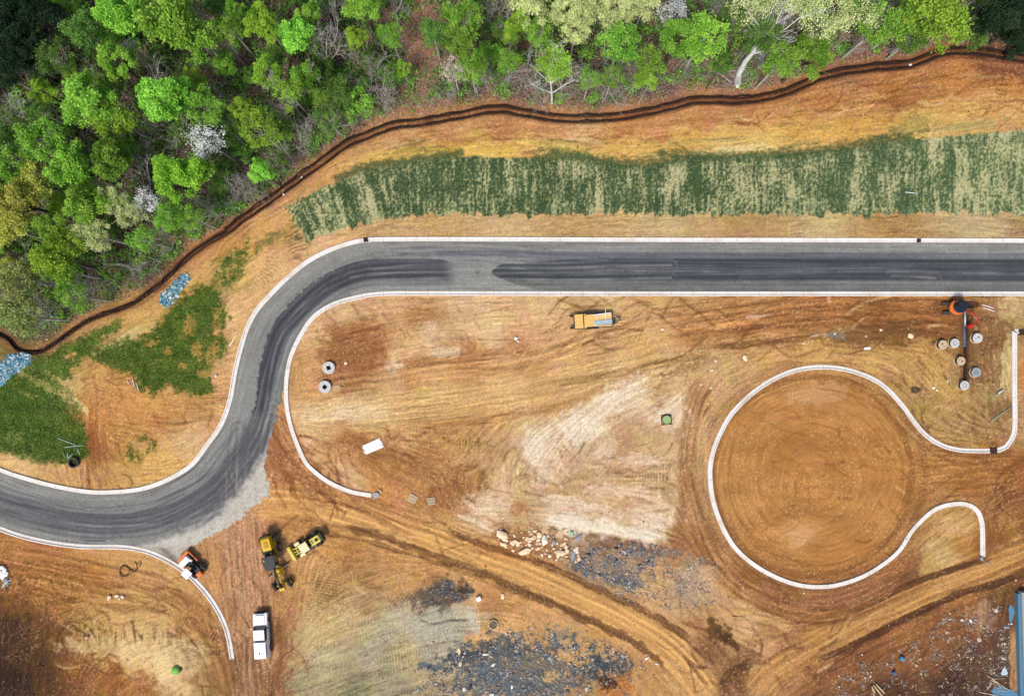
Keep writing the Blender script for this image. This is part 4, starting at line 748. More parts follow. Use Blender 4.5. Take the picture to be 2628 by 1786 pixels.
# ------------------------------------------------------------------ road surface
w = win([(-160, 600), (2790, 1460)], 6); x, y = X[w], Y[w]; px, py = PX[w], PY[w]
rm = inside(x, y, ROAD_POLY)
d, s, _ = pl_dist(x, y, L_OUT); dA, _, _ = pl_dist(x, y, L_A[:ia + 40]); dB, _, _ = pl_dist(x, y, L_B)
t = d
R = np.zeros(x.shape + (3,), np.float32); R[:] = (146, 147, 142)
def rb(m, c):
    m = np.clip(m, 0, 1)[..., None]; R[:] = R * (1 - m) + np.array(c, np.float32) * m
nl = fbm(t / .28, s / 9, 3, 601, .7); nl2 = fbm(t / .9, s / 16, 3, 602); nb = fbm(x / 2, y / 2, 4, 603); nj = fbm(x / .7, y / .7, 3, 604)
def band(a, b, e=.12, wob=.12): return sstep(t + wob * nl2, a - e, a + e) * (1 - sstep(t + wob * nl2, b - e, b + e))
straight = sstep(px, 1180, 1290)
curve = (1 - sstep(px, 1130, 1180))
upper = curve * (1 - sstep(py, 1060, 1120))
lowr = (py > 1060) & (px < 760); lowf = sstep(py, 1040, 1130) * (px < 760)
# straight: paler at the verge, three asphalt tones
rb(straight * band(.5, 2.1, .2) * .35 * (1 - sstep(px, 2200, 2400)), (130, 134, 132))
rb(band(1.75, 2.55) * sstep(px + 14 * nj, 1110, 1150) * .8 * (1 - .5 * sstep(px, 2250, 2450)), (112, 116, 122))
rb(sstep(px, 1330, 1420) * band(1.7, 3.1) * .7 * (1 - .6 * sstep(px, 2250, 2450)), (96, 101, 109))
rb(sstep(px + 10 * nj, 1110, 1130) * (1 - sstep(px, 1300, 1420)) * band(1.55, 2.5) * .85, (104, 108, 116))
gapL = 1190 - 22 * np.maximum(t - 5.3, 0) ** 1.6 - 30 * np.maximum(4.2 - t, 0) ** 1.8 + 3 * nj; gapR = 1262 + 30 * np.maximum(t - 4.6, 0) ** 1.6 + 25 * np.maximum(4.4 - t, 0) ** 1.3 + 3 * nj
right = sstep(px, gapR - 2, gapR + 3)
rb(right * sstep(t, 2.45 + .8 * (1 - sstep(px, 1290, 1520)), 2.7 + .8 * (1 - sstep(px, 1290, 1520))) * (1 - sstep(t, 5.6, 6.0)), (64, 68, 76))
rb(right * band(5.5, 7.1, .2) * .8, (98, 102, 99))
left = (1 - sstep(px, gapL - 3, gapL + 2)) * curve * (1 - sstep(py, 1045, 1085 + 8 * 1))
inner = np.interp(py, [600, 660, 760, 860, 960, 1040], [2.9, 2.7, 2.7, 3.0, 3.2, 3.5])
rb(left * sstep(t + .35 * np.round(nj * 2) / 2 * (px < 860), inner - .1, inner + .1) * (1 - sstep(t, 5.6, 5.9)), (66, 69, 76))
rb(left * sstep(t, 5.2, 5.6) * .8 * (1 - sstep(t - (px - 1000) * .0 , 6.2, 6.6) * (px > 900)), (112, 116, 116))
rb(upper * band(1.6, 3.2, .5) * .4 * (px < 1100) * np.clip(.5 + nl, 0, 1), (118, 122, 126))
# lower left run
rb(lowf * band(3.0, 6.7, .6, .5) * .75, (90, 92, 96)); rb(lowf * band(1.2, 3.4, .5, .5) * .3, (128, 130, 130))
rb(lowf * band(3.4, 5.6, .3, .4) * .8 * np.clip(.5 + nl * 1.6, 0, 1), (74, 76, 84))
# wheel polish lines
for off, st, amt in ((3.95, 1, .5), (4.65, 1, .35), (5.9, 1, .45), (3.15, 1, .35), (6.3, 1, .2)):
    rb(np.exp(-((t - off - .25 * perlin(s / 22, s * 0 + off, 7)) / .13) ** 2) * amt * np.clip(.6 + .9 * perlin(s / 14, s * 0 + 2 * off, 8), 0, 1), (158, 160, 158))
for off in (2.2, 3.6, 4.2, 4.9, 5.5):
    rb(np.exp(-((t - off - .5 * perlin(s / 13, s * 0 + off, 17)) / .12) ** 2) * .55 * lowf, (86, 87, 92)); rb(np.exp(-((t - off - .3 - .5 * perlin(s / 13, s * 0 + off, 17)) / .1) ** 2) * .4 * lowf, (150, 150, 148))
sw = fbm((t + .9 * perlin(s / 15, s * 0, 71)) / .22, s / 14, 3, 631, .8); rb(lowf * sstep(sw, .15, .6) * .65, (66, 68, 76)); rb(lowf * sstep(-sw, .3, .9) * .5, (172, 172, 168)); rb((upper + right * .6) * sstep(-sw, .45, 1.) * .4, (140, 143, 144)); rb(upper * sstep(sw, .4, .9) * .4, (84, 86, 94))
# sweeping tyre arcs through the junction
for (ax, ay, bx_, by_, cx2, cy2, am_) in ((560,1330,650,1230,690,1080,.5),(520,1345,640,1240,700,1060,.45),(600,1300,668,1200,700,1040,.4),(470,1350,600,1300,662,1190,.45),(620,1260,600,1200,610,1100,.4),(640,1290,640,1200,660,1080,.35),(560,1300,640,1280,690,1230,.3)):
    lq = smooth_line(W([(ax, ay), (bx_, by_), (cx2, cy2)]), .6); wq = (slice(None), slice(None)); dq = pl_dist(x[::1], y, lq)[0]
    rb(np.exp(-((dq - .0) / .11) ** 2) * am_, (84, 84, 90)); rb(np.exp(-((dq - .9) / .11) ** 2) * am_, (84, 84, 90)); rb(np.exp(-((dq - .45) / .12) ** 2) * am_ * .6, (168, 166, 160))
def stroke(pts, c, am_, wd_=.1, off=0.):
    lq = smooth_line(W(pts), 1.); a_ = np.array(pts); sl = (slice(*np.clip(np.searchsorted(-py[:, 0][::1], [-(a_[:, 1].max() + 30), -(a_[:, 1].min() - 30)]), 0, py.shape[0])), slice(*np.clip(np.searchsorted(px[0], [a_[:, 0].min() - 30, a_[:, 0].max() + 30]), 0, px.shape[1])))
    dq, sq_, tq = pl_dist(x[sl], y[sl], lq); m = np.exp(-((tq - off) / wd_) ** 2) * am_ * np.clip(.75 + .6 * perlin(sq_ / 3, sq_ * 0, 19), 0, 1)
    R[sl] = R[sl] * (1 - m[..., None]) + np.array(c, np.float32) * m[..., None]
for pts_, c_, am_ in [([(1255,686),(1400,690),(1560,684),(1722,681)], (152,154,154), .7), ([(1270,702),(1450,698),(1600,694)], (150,152,152), .5), ([(1290,716),(1450,719),(1600,716),(1722,713)], (150,152,150), .7), ([(1560,694),(1900,697),(2300,697),(2628,702)], (140,143,146), .7), ([(1910,723),(2100,723),(2400,726),(2628,728)], (150,152,150), .5), ([(2290,707),(2340,709),(2400,714)], (160,162,162), .6),
   ([(1130,648),(1300,652),(1450,662),(1560,668)], (140,143,146), .5), ([(960,690),(1060,680),(1180,678)], (140,142,144), .5), ([(900,712),(1010,700),(1100,697),(1185,699)], (140,142,144), .6), ([(1185,714),(1080,714),(960,722),(880,745)], (146,148,148), .6),
   ([(1100,668),(1180,664),(1280,676),(1380,690)], (92,95,102), .6), ([(1000,640),(1120,634),(1260,640),(1400,652)], (96,99,106), .6), ([(1020,652),(1150,660),(1230,668)], (92,96,102), .5), ([(870,700),(960,664),(1060,652),(1130,650)], (92,96,102), .5), ([(1330,738),(1500,735),(1800,738),(2300,736),(2628,738)], (132,136,132), .5),
   ([(840,738),(760,800),(712,880),(694,960),(680,1050)], (140,142,146), .6), ([(880,745),(800,800),(748,870),(722,950),(712,1050),(690,1180)], (146,148,150), .6), ([(680,1060),(650,1150),(600,1240),(520,1310)], (76,78,86), .6), ([(668,1060),(630,1150),(575,1235),(490,1300),(400,1335),(280,1345)], (80,82,90), .6), ([(655,1075),(610,1165),(540,1240),(440,1295),(320,1320),(180,1318)], (76,78,86), .55), ([(700,1080),(668,1180),(640,1260),(590,1330)], (80,82,88), .5), ([(640,1090),(590,1170),(510,1235),(420,1275)], (84,86,92), .45),
   ([(0,1262),(120,1292),(220,1308)], (84,86,92), .55), ([(0,1282),(80,1300),(200,1330),(330,1340)], (70,72,80), .6), ([(0,1300),(120,1335),(260,1352),(400,1345)], (156,157,156), .5), ([(0,1330),(150,1366),(300,1376),(420,1360)], (150,152,150), .5), ([(20,1245),(160,1290),(300,1300)], (160,160,156), .35), ([(690,1020),(660,1110),(600,1200)], (160,160,158), .4)]:
    for o_ in (0., .75): stroke(pts_, c_, am_ * (1 if o_ == 0 else .5), .19, o_)
R *= (1 + .13 * nl + .07 * nl2 + .05 * nb + .04 * nj)[..., None]
for e in (d, dA, dB): rb(np.exp(-(e / .5) ** 2) * .35, (118, 120, 118))
# stone apron where the paving stops
ap = W(APRON_IN[:-1] + APRON_EDGE[::-1]); di, _, _ = pl_dist(x, y, np.array(W(APRON_IN[:-1])))
am = np.where(inside(x, y, ap), di, -di) + .25 * nj
rb(sstep(am + .5 * fbm(x / 1.6, y / 1.6, 3, 643), -.3, .9) * .85, (216, 213, 202)); rb(sstep(am, 0, .8) * .4 * np.clip(nj * 1.5, 0, 1), (150, 140, 124))
rb(sstep(am, 0, 1) * sstep(nb, .15, .5) * .35, (204, 188, 164)); rb(((px < 560) & (py > 1400)) * .5 * np.clip(.5 + nb, 0, 1), (160, 148, 132))
rb(np.exp(-((px - 440 - 1.0 * (py - 1430)) / 12) ** 2) * (py > 1405) * (px < 480) * .6, (104, 92, 80))
for cx_, am_ in ((606, .5), (700, .35), (662, .3), (580, .3)): # mud tracked out of the site, vertical
    rb(np.exp(-((px - cx_ + .02 * (py - 1300)) / 2.2) ** 2) * sstep(py, 1150, 1240) * am_, (196, 182, 166))
rb(np.clip(fbm((x + y * .2) / .3, y / 5, 3, 611) * 1.3, 0, 1) * sstep(py, 1150, 1300) * (px > 560) * .35, (196, 170, 140))
rb(sstep(fbm(x / 1.2, y / 1.2, 4, 612) + (px - 690) / 60., .2, .8) * (py > 1060) * .5, (176, 134, 98))
for (bx, by, r1, r2) in ((1040, 652, 14, 5), (1225, 700, 8, 3), (436, 1352, 9, 4)):
    rb((1 - sstep(np.hypot((px - bx) / r1, (py - by) / r2) + .5 * nj, .7, 1.1)) * .6, (88, 92, 98))
rb(band(2.3, 2.8, .1) * (px > 1110) * (px < 1300) * .7, (150, 152, 152))
R *= (1 + .05 * np.random.default_rng(8).normal(0, 1, t.shape) + .03 * fbm(x / .3, y / .3, 2, 613))[..., None]
RL = lin(np.clip(R, 10, 250)).astype(np.float32) / KLIT
ii = np.arange(x.size, dtype=np.int32).reshape(x.shape)
de_, _, _ = pl_dist(x, y, np.array(W(APRON_EDGE))); rag = de_ > .45 + .7 * fbm(x / 1.1, y / 1.1, 4, 641); rm = rm & rag
cell = rm[:-1, :-1] & rm[:-1, 1:] & rm[1:, 1:] & rm[1:, :-1]
FR = np.stack([ii[:-1, :-1][cell], ii[:-1, 1:][cell], ii[1:, 1:][cell], ii[1:, :-1][cell]], -1)
used = np.unique(FR); remap = np.zeros(x.size, np.int32); remap[used] = np.arange(len(used)); FR = remap[FR]
zz = (.03 * np.clip(1 - np.abs(t - 3.7) / 3.7, 0, 1) + .004 * nj - .05 * sstep(am, .5, 3)).ravel()[used]
VR = np.c_[x.ravel()[used], y.ravel()[used], zz]
m_road, nt, b = base_mat('asphalt', .85, .25)
at = nt.nodes.new('ShaderNodeAttribute'); at.attribute_name = 'albedo'
f = ramp(nt, noise(nt, 14, 3, .8), .25, .75, .9, 1.1)
g = nt.nodes.new('ShaderNodeVectorMath'); g.operation = 'SCALE'; nt.links.new(at.outputs['Color'], g.inputs[0]); nt.links.new(f, g.inputs['Scale']); nt.links.new(g.outputs[0], b.inputs['Base Color'])
road = link_mesh('road', np_mesh('road', VR, FR, m_road, True, cattr={'albedo': RL.reshape(-1, 3)[used]})); tag(road, kind='structure')

# ------------------------------------------------------------------ kerbs: gutter pan with a raised lip
m_kerb, nt, b = base_mat('kerb_concrete', .9, .2)
sa = nt.nodes.new('ShaderNodeAttribute'); sa.attribute_name = 'arc'
fr = nt.nodes.new('ShaderNodeMath'); fr.operation = 'PINGPONG'; fr.inputs[1].default_value = 1.525; nt.links.new(sa.outputs['Fac'], fr.inputs[0])
jt = ramp(nt, fr.outputs[0], .0, .05, 1, 0)
c1 = mixcol(nt, col(250, 249, 246), col(222, 204, 180), ramp(nt, noise(nt, .35, 6, .7), .45, .75, 0, .8))
c2 = mixcol(nt, c1, col(196, 186, 170), ramp(nt, noise(nt, 2.5, 5, .7), .52, .75, 0, .5))
nt.links.new(mixcol(nt, c2, col(190, 184, 172), jt), b.inputs['Base Color'])
def kerb(line, side, up=True, gutter=.42, lip=.16):
    """side +1: raised lip on the left of the travel direction"""
    n = np.gradient(line, axis=0); n /= np.hypot(*n.T)[:, None]; nv = np.c_[-n[:, 1], n[:, 0]] * side
    prof = [(-.30, -.3), (-.30, .04), (.12, .015), (.14, .14), (.17, .155), (.29, .155), (.31, .14), (.31, -.3)]
    arc = np.r_[0, np.cumsum(np.hypot(*np.diff(line, axis=0).T))]
    k = len(prof); n_ = len(line); V = []; A = []
    for (o, z) in prof: V.append(np.c_[line + nv * o, np.full(n_, z)]); A.append(arc)
    V = np.vstack(V); A = np.concatenate(A); Fs = []
    for j in range(k - 1):
        for i in range(n_ - 1):
            q = (j * n_ + i, j * n_ + i + 1, (j + 1) * n_ + i + 1, (j + 1) * n_ + i)
            Fs.append(q if side > 0 else q[::-1])
    for i in (0, n_ - 1):
        for (a, b_, c_, d_) in ((0, 1, 6, 7), (1, 2, 3, 6)):
            Fs.append(tuple(z * n_ + i for z in (a, b_, c_, d_)))
        Fs.append(tuple(z * n_ + i for z in (3, 4, 5, 6)))
    o = link_mesh('kerb', np_mesh('kerb', V, np.array(Fs), m_kerb, False, fattr={'arc': A})); tag(o, kind='structure'); return o
fine = lambda px_, s_=.8: smooth_line(W(px_), s_)
kerb(fine(OUTER), -1)        # travelling west then south-west: lip to the right (north/west)
kerb(fine(KERB_A), 1); kerb(fine(KERB_B), -1); kerb(fine(KERB_C, .7), 1)
kerb(np.array(smooth_line(W(KERB_E), .7)), 1)

# ------------------------------------------------------------------ woodland
DX = np.array([p[0] for p in DITCH[::-1]], float); DY = np.array([p[1] for p in DITCH[::-1]], float)
def edge_y(px): return float(np.interp(px, DX, DY))
def leaf_mat(name, c, c2, trans=.35):
    m, nt, b = base_mat(name, .7, .15)
    a = nt.nodes.new('ShaderNodeAttribute'); a.attribute_name = 'tone'
    oi = nt.nodes.new('ShaderNodeObjectInfo')
    cc = mixcol(nt, c, c2, a.outputs['Fac'])
    hs = nt.nodes.new('ShaderNodeHueSaturation'); nt.links.new(cc, hs.inputs['Color'])
    nt.links.new(ramp(nt, oi.outputs['Random'], 0, 1, .49, .512), hs.inputs['Hue'])
    nt.links.new(ramp(nt, oi.outputs['Random'], 0, 1, .8, 1.15), hs.inputs['Value'])
    nt.links.new(hs.outputs[0], b.inputs['Base Color'])
    t = nt.nodes.new('ShaderNodeBsdfTranslucent'); nt.links.new(hs.outputs[0], t.inputs['Color'])
    mx = nt.nodes.new('ShaderNodeMixShader'); mx.inputs[0].default_value = trans
    nt.links.new(b.outputs[0], mx.inputs[1]); nt.links.new(t.outputs[0], mx.inputs[2])
    nt.links.new(mx.outputs[0], nt.nodes['Material Output'].inputs['Surface'])
    return m
def A(r, g, b): return (min(r * 1.25, .98), min(g * 1.22, .98), min(b * 1.35, .98), 1)
LM = {
 'green': leaf_mat('fresh_green_leaves', A(.11, .27, .026), A(.30, .52, .075)),
 'bright': leaf_mat('bright_green_leaves', A(.17, .38, .035), A(.38, .66, .10)),
 'lime': leaf_mat('yellow_green_leaves', A(.17, .35, .028), A(.38, .60, .07)),
 'deep': leaf_mat('deep_green_leaves', A(.055, .14, .026), A(.20, .36, .065)),
 'gold': leaf_mat('golden_leaves', A(.26, .30, .045), A(.58, .60, .12)),
 'olive': leaf_mat('olive_leaves', A(.17, .22, .06), A(.40, .46, .15)),
 'cream': leaf_mat('pale_cream_leaves', A(.34, .42, .15), A(.70, .78, .36)),
 'white': leaf_mat('white_blossom', A(.50, .56, .52), A(.95, .97, 1.0), .2),
 'blush': leaf_mat('pinkish_blossom', A(.42, .36, .27), A(.78, .70, .58), .2),
 'dark': leaf_mat('vignette_dark_needles', A(.012, .035, .014), A(.035, .075, .03)),  # near-black leaf colour carries the corner vignette
}
def cards(cen, size, rng, up=.45, aspect=1.5):
    """randomly turned leaf quads; cen (n,3), size (n,)"""
    n = len(cen)
    nrm = rng.normal(0, 1, (n, 3)); nrm[:, 2] = np.abs(nrm[:, 2]) + up; nrm /= np.linalg.norm(nrm, axis=1)[:, None]
    t = np.cross(nrm, rng.normal(0, 1, (n, 3))); t /= np.linalg.norm(t, axis=1)[:, None] + 1e-9
    b = np.cross(nrm, t); a = size[:, None] * .5
    V = np.stack([cen - t * a * aspect, cen - b * a * .8, cen + t * a * aspect, cen + b * a * .8], 1).reshape(-1, 3)
    F = np.arange(n * 4, dtype=np.int32).reshape(n, 4)
    return V, F
def crown_mesh(name, m, seed, nl=36, per=150, flat=.75, leaf=.066, lobe=.27, spread=.74, loose=1.0, wide=1.0):
    """crown of radius 1 centred on the origin: lobes of leaves over a lumpy dome, hollow below"""
    rng = np.random.default_rng(seed); cs = []
    while len(cs) < nl:
        v = rng.normal(0, 1, 3); v /= np.linalg.norm(v)
        if v[2] < -.25: continue
        r = spread * rng.uniform(.55, 1.06) ** .6 * (1 + .22 * math.sin(3 * math.atan2(v[1], v[0]) + seed) + .12 * math.sin(5 * math.atan2(v[1], v[0]) + 2 * seed))
        cs.append(v * r * np.array([1, wide, flat]))
    C_, S_, T_ = [], [], []
    for c in cs:
        lr = lobe * rng.uniform(.6, 1.25); k = int(per * (lr / lobe) ** 1.6)
        d = rng.normal(0, 1, (k, 3)); d /= np.linalg.norm(d, axis=1)[:, None]; d[:, 2] = np.abs(d[:, 2]) * .9 - .15
        rad = rng.uniform(.2, 1.0, k) ** .5 * lr * (1 + .17 * rng.normal(0, 1, k) * loose)
        p = c + d * rad[:, None] * np.array([1, 1, .8])
        C_.append(p); S_.append(leaf * rng.uniform(.6, 1.3, k))
        tone = np.clip(.45 + .3 * rng.normal() + .22 * rng.normal(0, 1, k), 0, 1); T_.append(tone)
    C_ = np.vstack(C_); S_ = np.concatenate(S_); T_ = np.concatenate(T_)
    V, F = cards(C_, S_, rng)
    return np_mesh(name, V, F, m, False, fattr={'tone': np.repeat(T_, 4)}), cs
def seg_tubes(segs, sides=4):
    V, F = [], []
    for (p, q, r0, r1) in segs:
        p = np.array(p, float); q = np.array(q, float); d = q - p; L = np.linalg.norm(d)
        if L < 1e-6: continue
        d /= L; a = np.cross(d, (0, 0, 1.) if abs(d[2]) < .9 else (1., 0, 0)); a /= np.linalg.norm(a); b = np.cross(d, a)
        k0 = len(V)
        for c, r in ((p - d * r0 * .3, r0), (q + d * r1 * .3, r1)):
            for k in range(sides):
                th = 2 * math.pi * k / sides; V.append(c + (a * math.cos(th) + b * math.sin(th)) * r)
        for k in range(sides): F.append((k0 + k, k0 + (k + 1) % sides, k0 + sides + (k + 1) % sides, k0 + sides + k))
    return np.array(V), np.array(F)
def grow(rng, p, d, L, r, depth, out, spread=.55, nb=(2, 3), up=.12, taper=.62):
    """recursive limbs; out gets (depth, p, q, r0, r1)"""
    n = 3; q = np.array(p, float); dd = np.array(d, float)
    for i in range(n):
        dd = dd + rng.normal(0, .12, 3) + np.array([0, 0, up * .3]); dd /= np.linalg.norm(dd)
        q2 = q + dd * L / n; ra = r * (1 - .38 * i / n); rb = r * (1 - .38 * (i + 1) / n)
        out.append((depth, q, q2, ra, rb)); q = q2
        if depth > 0 and i < n - 1 and rng.random() < .75:
            s = dd + rng.normal(0, spread * 1.2, 3); s /= np.linalg.norm(s); grow(rng, q, s, L * taper * .8, rb * .5, depth - 1, out, spread, nb, up, taper)
    if depth > 0:
        for _ in range(rng.integers(nb[0], nb[1] + 1)):
            s = dd + rng.normal(0, spread, 3) + np.array([0, 0, up]); s /= np.linalg.norm(s)
            grow(rng, q, s, L * taper * rng.uniform(.8, 1.2), r * .58, depth - 1, out, spread, nb, up, taper)
# leafy crown prototypes (unit radius, centre at origin) and unit trunks reaching from the ground to the lobes
PROTO = {}
shapes = {'round': dict(nl=46, per=240, lobe=.25), 'lumpy': dict(nl=32, per=270, lobe=.27, spread=.8, loose=1.5), 'tall': dict(nl=42, per=240, lobe=.24, wide=.8, flat=1.0),
          'loose': dict(nl=40, per=130, lobe=.26, spread=.85, loose=2.2), 'thin': dict(nl=36, per=64, lobe=.26, spread=.85, loose=2.5), 'wide': dict(nl=54, per=200, lobe=.22, wide=.72, spread=.86)}
def proto(shape, kind, v):
    key = (shape, kind, v)
    if key not in PROTO:
        k = dict(shapes[shape]); seed = hash_seed(shape) + v * 31
        if kind in ('white', 'blush'): k['leaf'] = .06; k['loose'] = 4.0; k['nl'] = int(k['nl'] * 1.2); k['lobe'] = .3; k['per'] = 34
        me, cs = crown_mesh('crown', LM[kind], seed, **k)
        rng = np.random.default_rng(seed + 5); segs = [((0, 0, -2.6), (.03, 0, -1.0), .085, .07), ((.03, 0, -1.0), (0, .02, -.35), .07, .05), ((0, .02, -.35), (0, 0, .3), .05, .02)]
        for c in cs[::2]:
            z0 = rng.uniform(-1.1, -.2); a = np.array((.02, 0, z0)); mid = a * .45 + c * .55 + np.array([0, 0, -.1]) + rng.normal(0, .03, 3)
            segs += [(a, mid, .032, .02), (mid, c, .02, .008)]
        Vt, Ft = seg_tubes(segs, 6)
        tm = np_mesh('trunk', Vt, Ft, M['bark'] if shape in ('thin', 'loose') else M['bark_dark'], True)
        PROTO[key] = (me, tm)
    return PROTO[key]
def hash_seed(s): return sum((i + 1) * ord(ch) for i, ch in enumerate(s)) % 997
RT = random.Random(77)
def leafy(px, py, rpx, kind, shape='round', hgt=None, label=None, group=None, v=None, sq=1.0, stretch=1.0):
    """crown centre and radius as seen in the photograph"""
    v = RT.randrange(3) if v is None else v
    r0 = rpx / S
    if hgt is None: hgt = 6.0 + r0 * 1.5
    while True:
        zc = max(hgt - .5 * r0, .6); k = (H - zc) / H; R = r0 * k
        bx_ = 1314 + (px - 1314) * k; by_ = 893 - (893 - py) * k
        if hgt <= 1.6 or by_ < edge_y(bx_) - 16: break
        hgt -= .4
    x, y = P(px, py, zc)
    me, tm = proto(shape, kind, v)
    t = thing('tree', label, 'tree', x, y, 0, RT.uniform(0, 6.28) if sq == 1 else 0, group)
    c = link_mesh('crown', me, t); c.scale = (R * stretch, R * stretch * sq, R * 1.4); c.location = (0, 0, zc); c.rotation_euler.z = RT.uniform(0, 6.28) if stretch == 1 else 0
    tr = link_mesh('trunk', tm, t); tr.scale = (R, R, zc / 2.5); tr.location = (0, 0, zc)
    return t
# bare trees -------------------------------------------------------
def bare_mesh(seed, depth=3, L=.30, spread=.5, nb=(2, 3), up=.12, r=.018):
    rng = np.random.default_rng(seed); out = []
    grow(rng, (0, 0, 0), (0.03, 0, 1), L, r, depth, out, spread, nb, up, .72)
    P_ = np.array([o[2] for o in out]); k = 1 / P_[:, 2].max()
    big = [(a * k, b * k, r0 * k, r1 * k) for d, a, b, r0, r1 in out if d >= 2]
    tw = [(a * k, b * k, max(r0 * k, .0024), max(r1 * k, .0016)) for d, a, b, r0, r1 in out if d < 2]
    return big, tw
BARE = []
for sd_ in range(5):
    big, tw = bare_mesh(900 + sd_, depth=4, L=.26, spread=.42, r=.013)
    a = np_mesh('trunk', *seg_tubes(big, 5), M['bark'], True); b = np_mesh('crown', *seg_tubes(tw, 3), M['twig'], False); BARE.append((a, b))
def bare(px, py, hgt, label, group=None, v=None, wide=1.0, lean=None, tz=.0):
    """px, py where the trunk meets the ground"""
    v = RT.randrange(5) if v is None else v
    x, y = P(px, py)
    t = thing('bare_tree', label, 'tree', x, y, 0, RT.uniform(0, 6.28), group)
    for nm, me in zip(('trunk', 'crown'), BARE[v]):
        o = link_mesh(nm, me, t); o.scale = (hgt * wide, hgt * wide, hgt)
    if lean: t.rotation_euler = (lean[0], lean[1], t.rotation_euler.z)
    return t

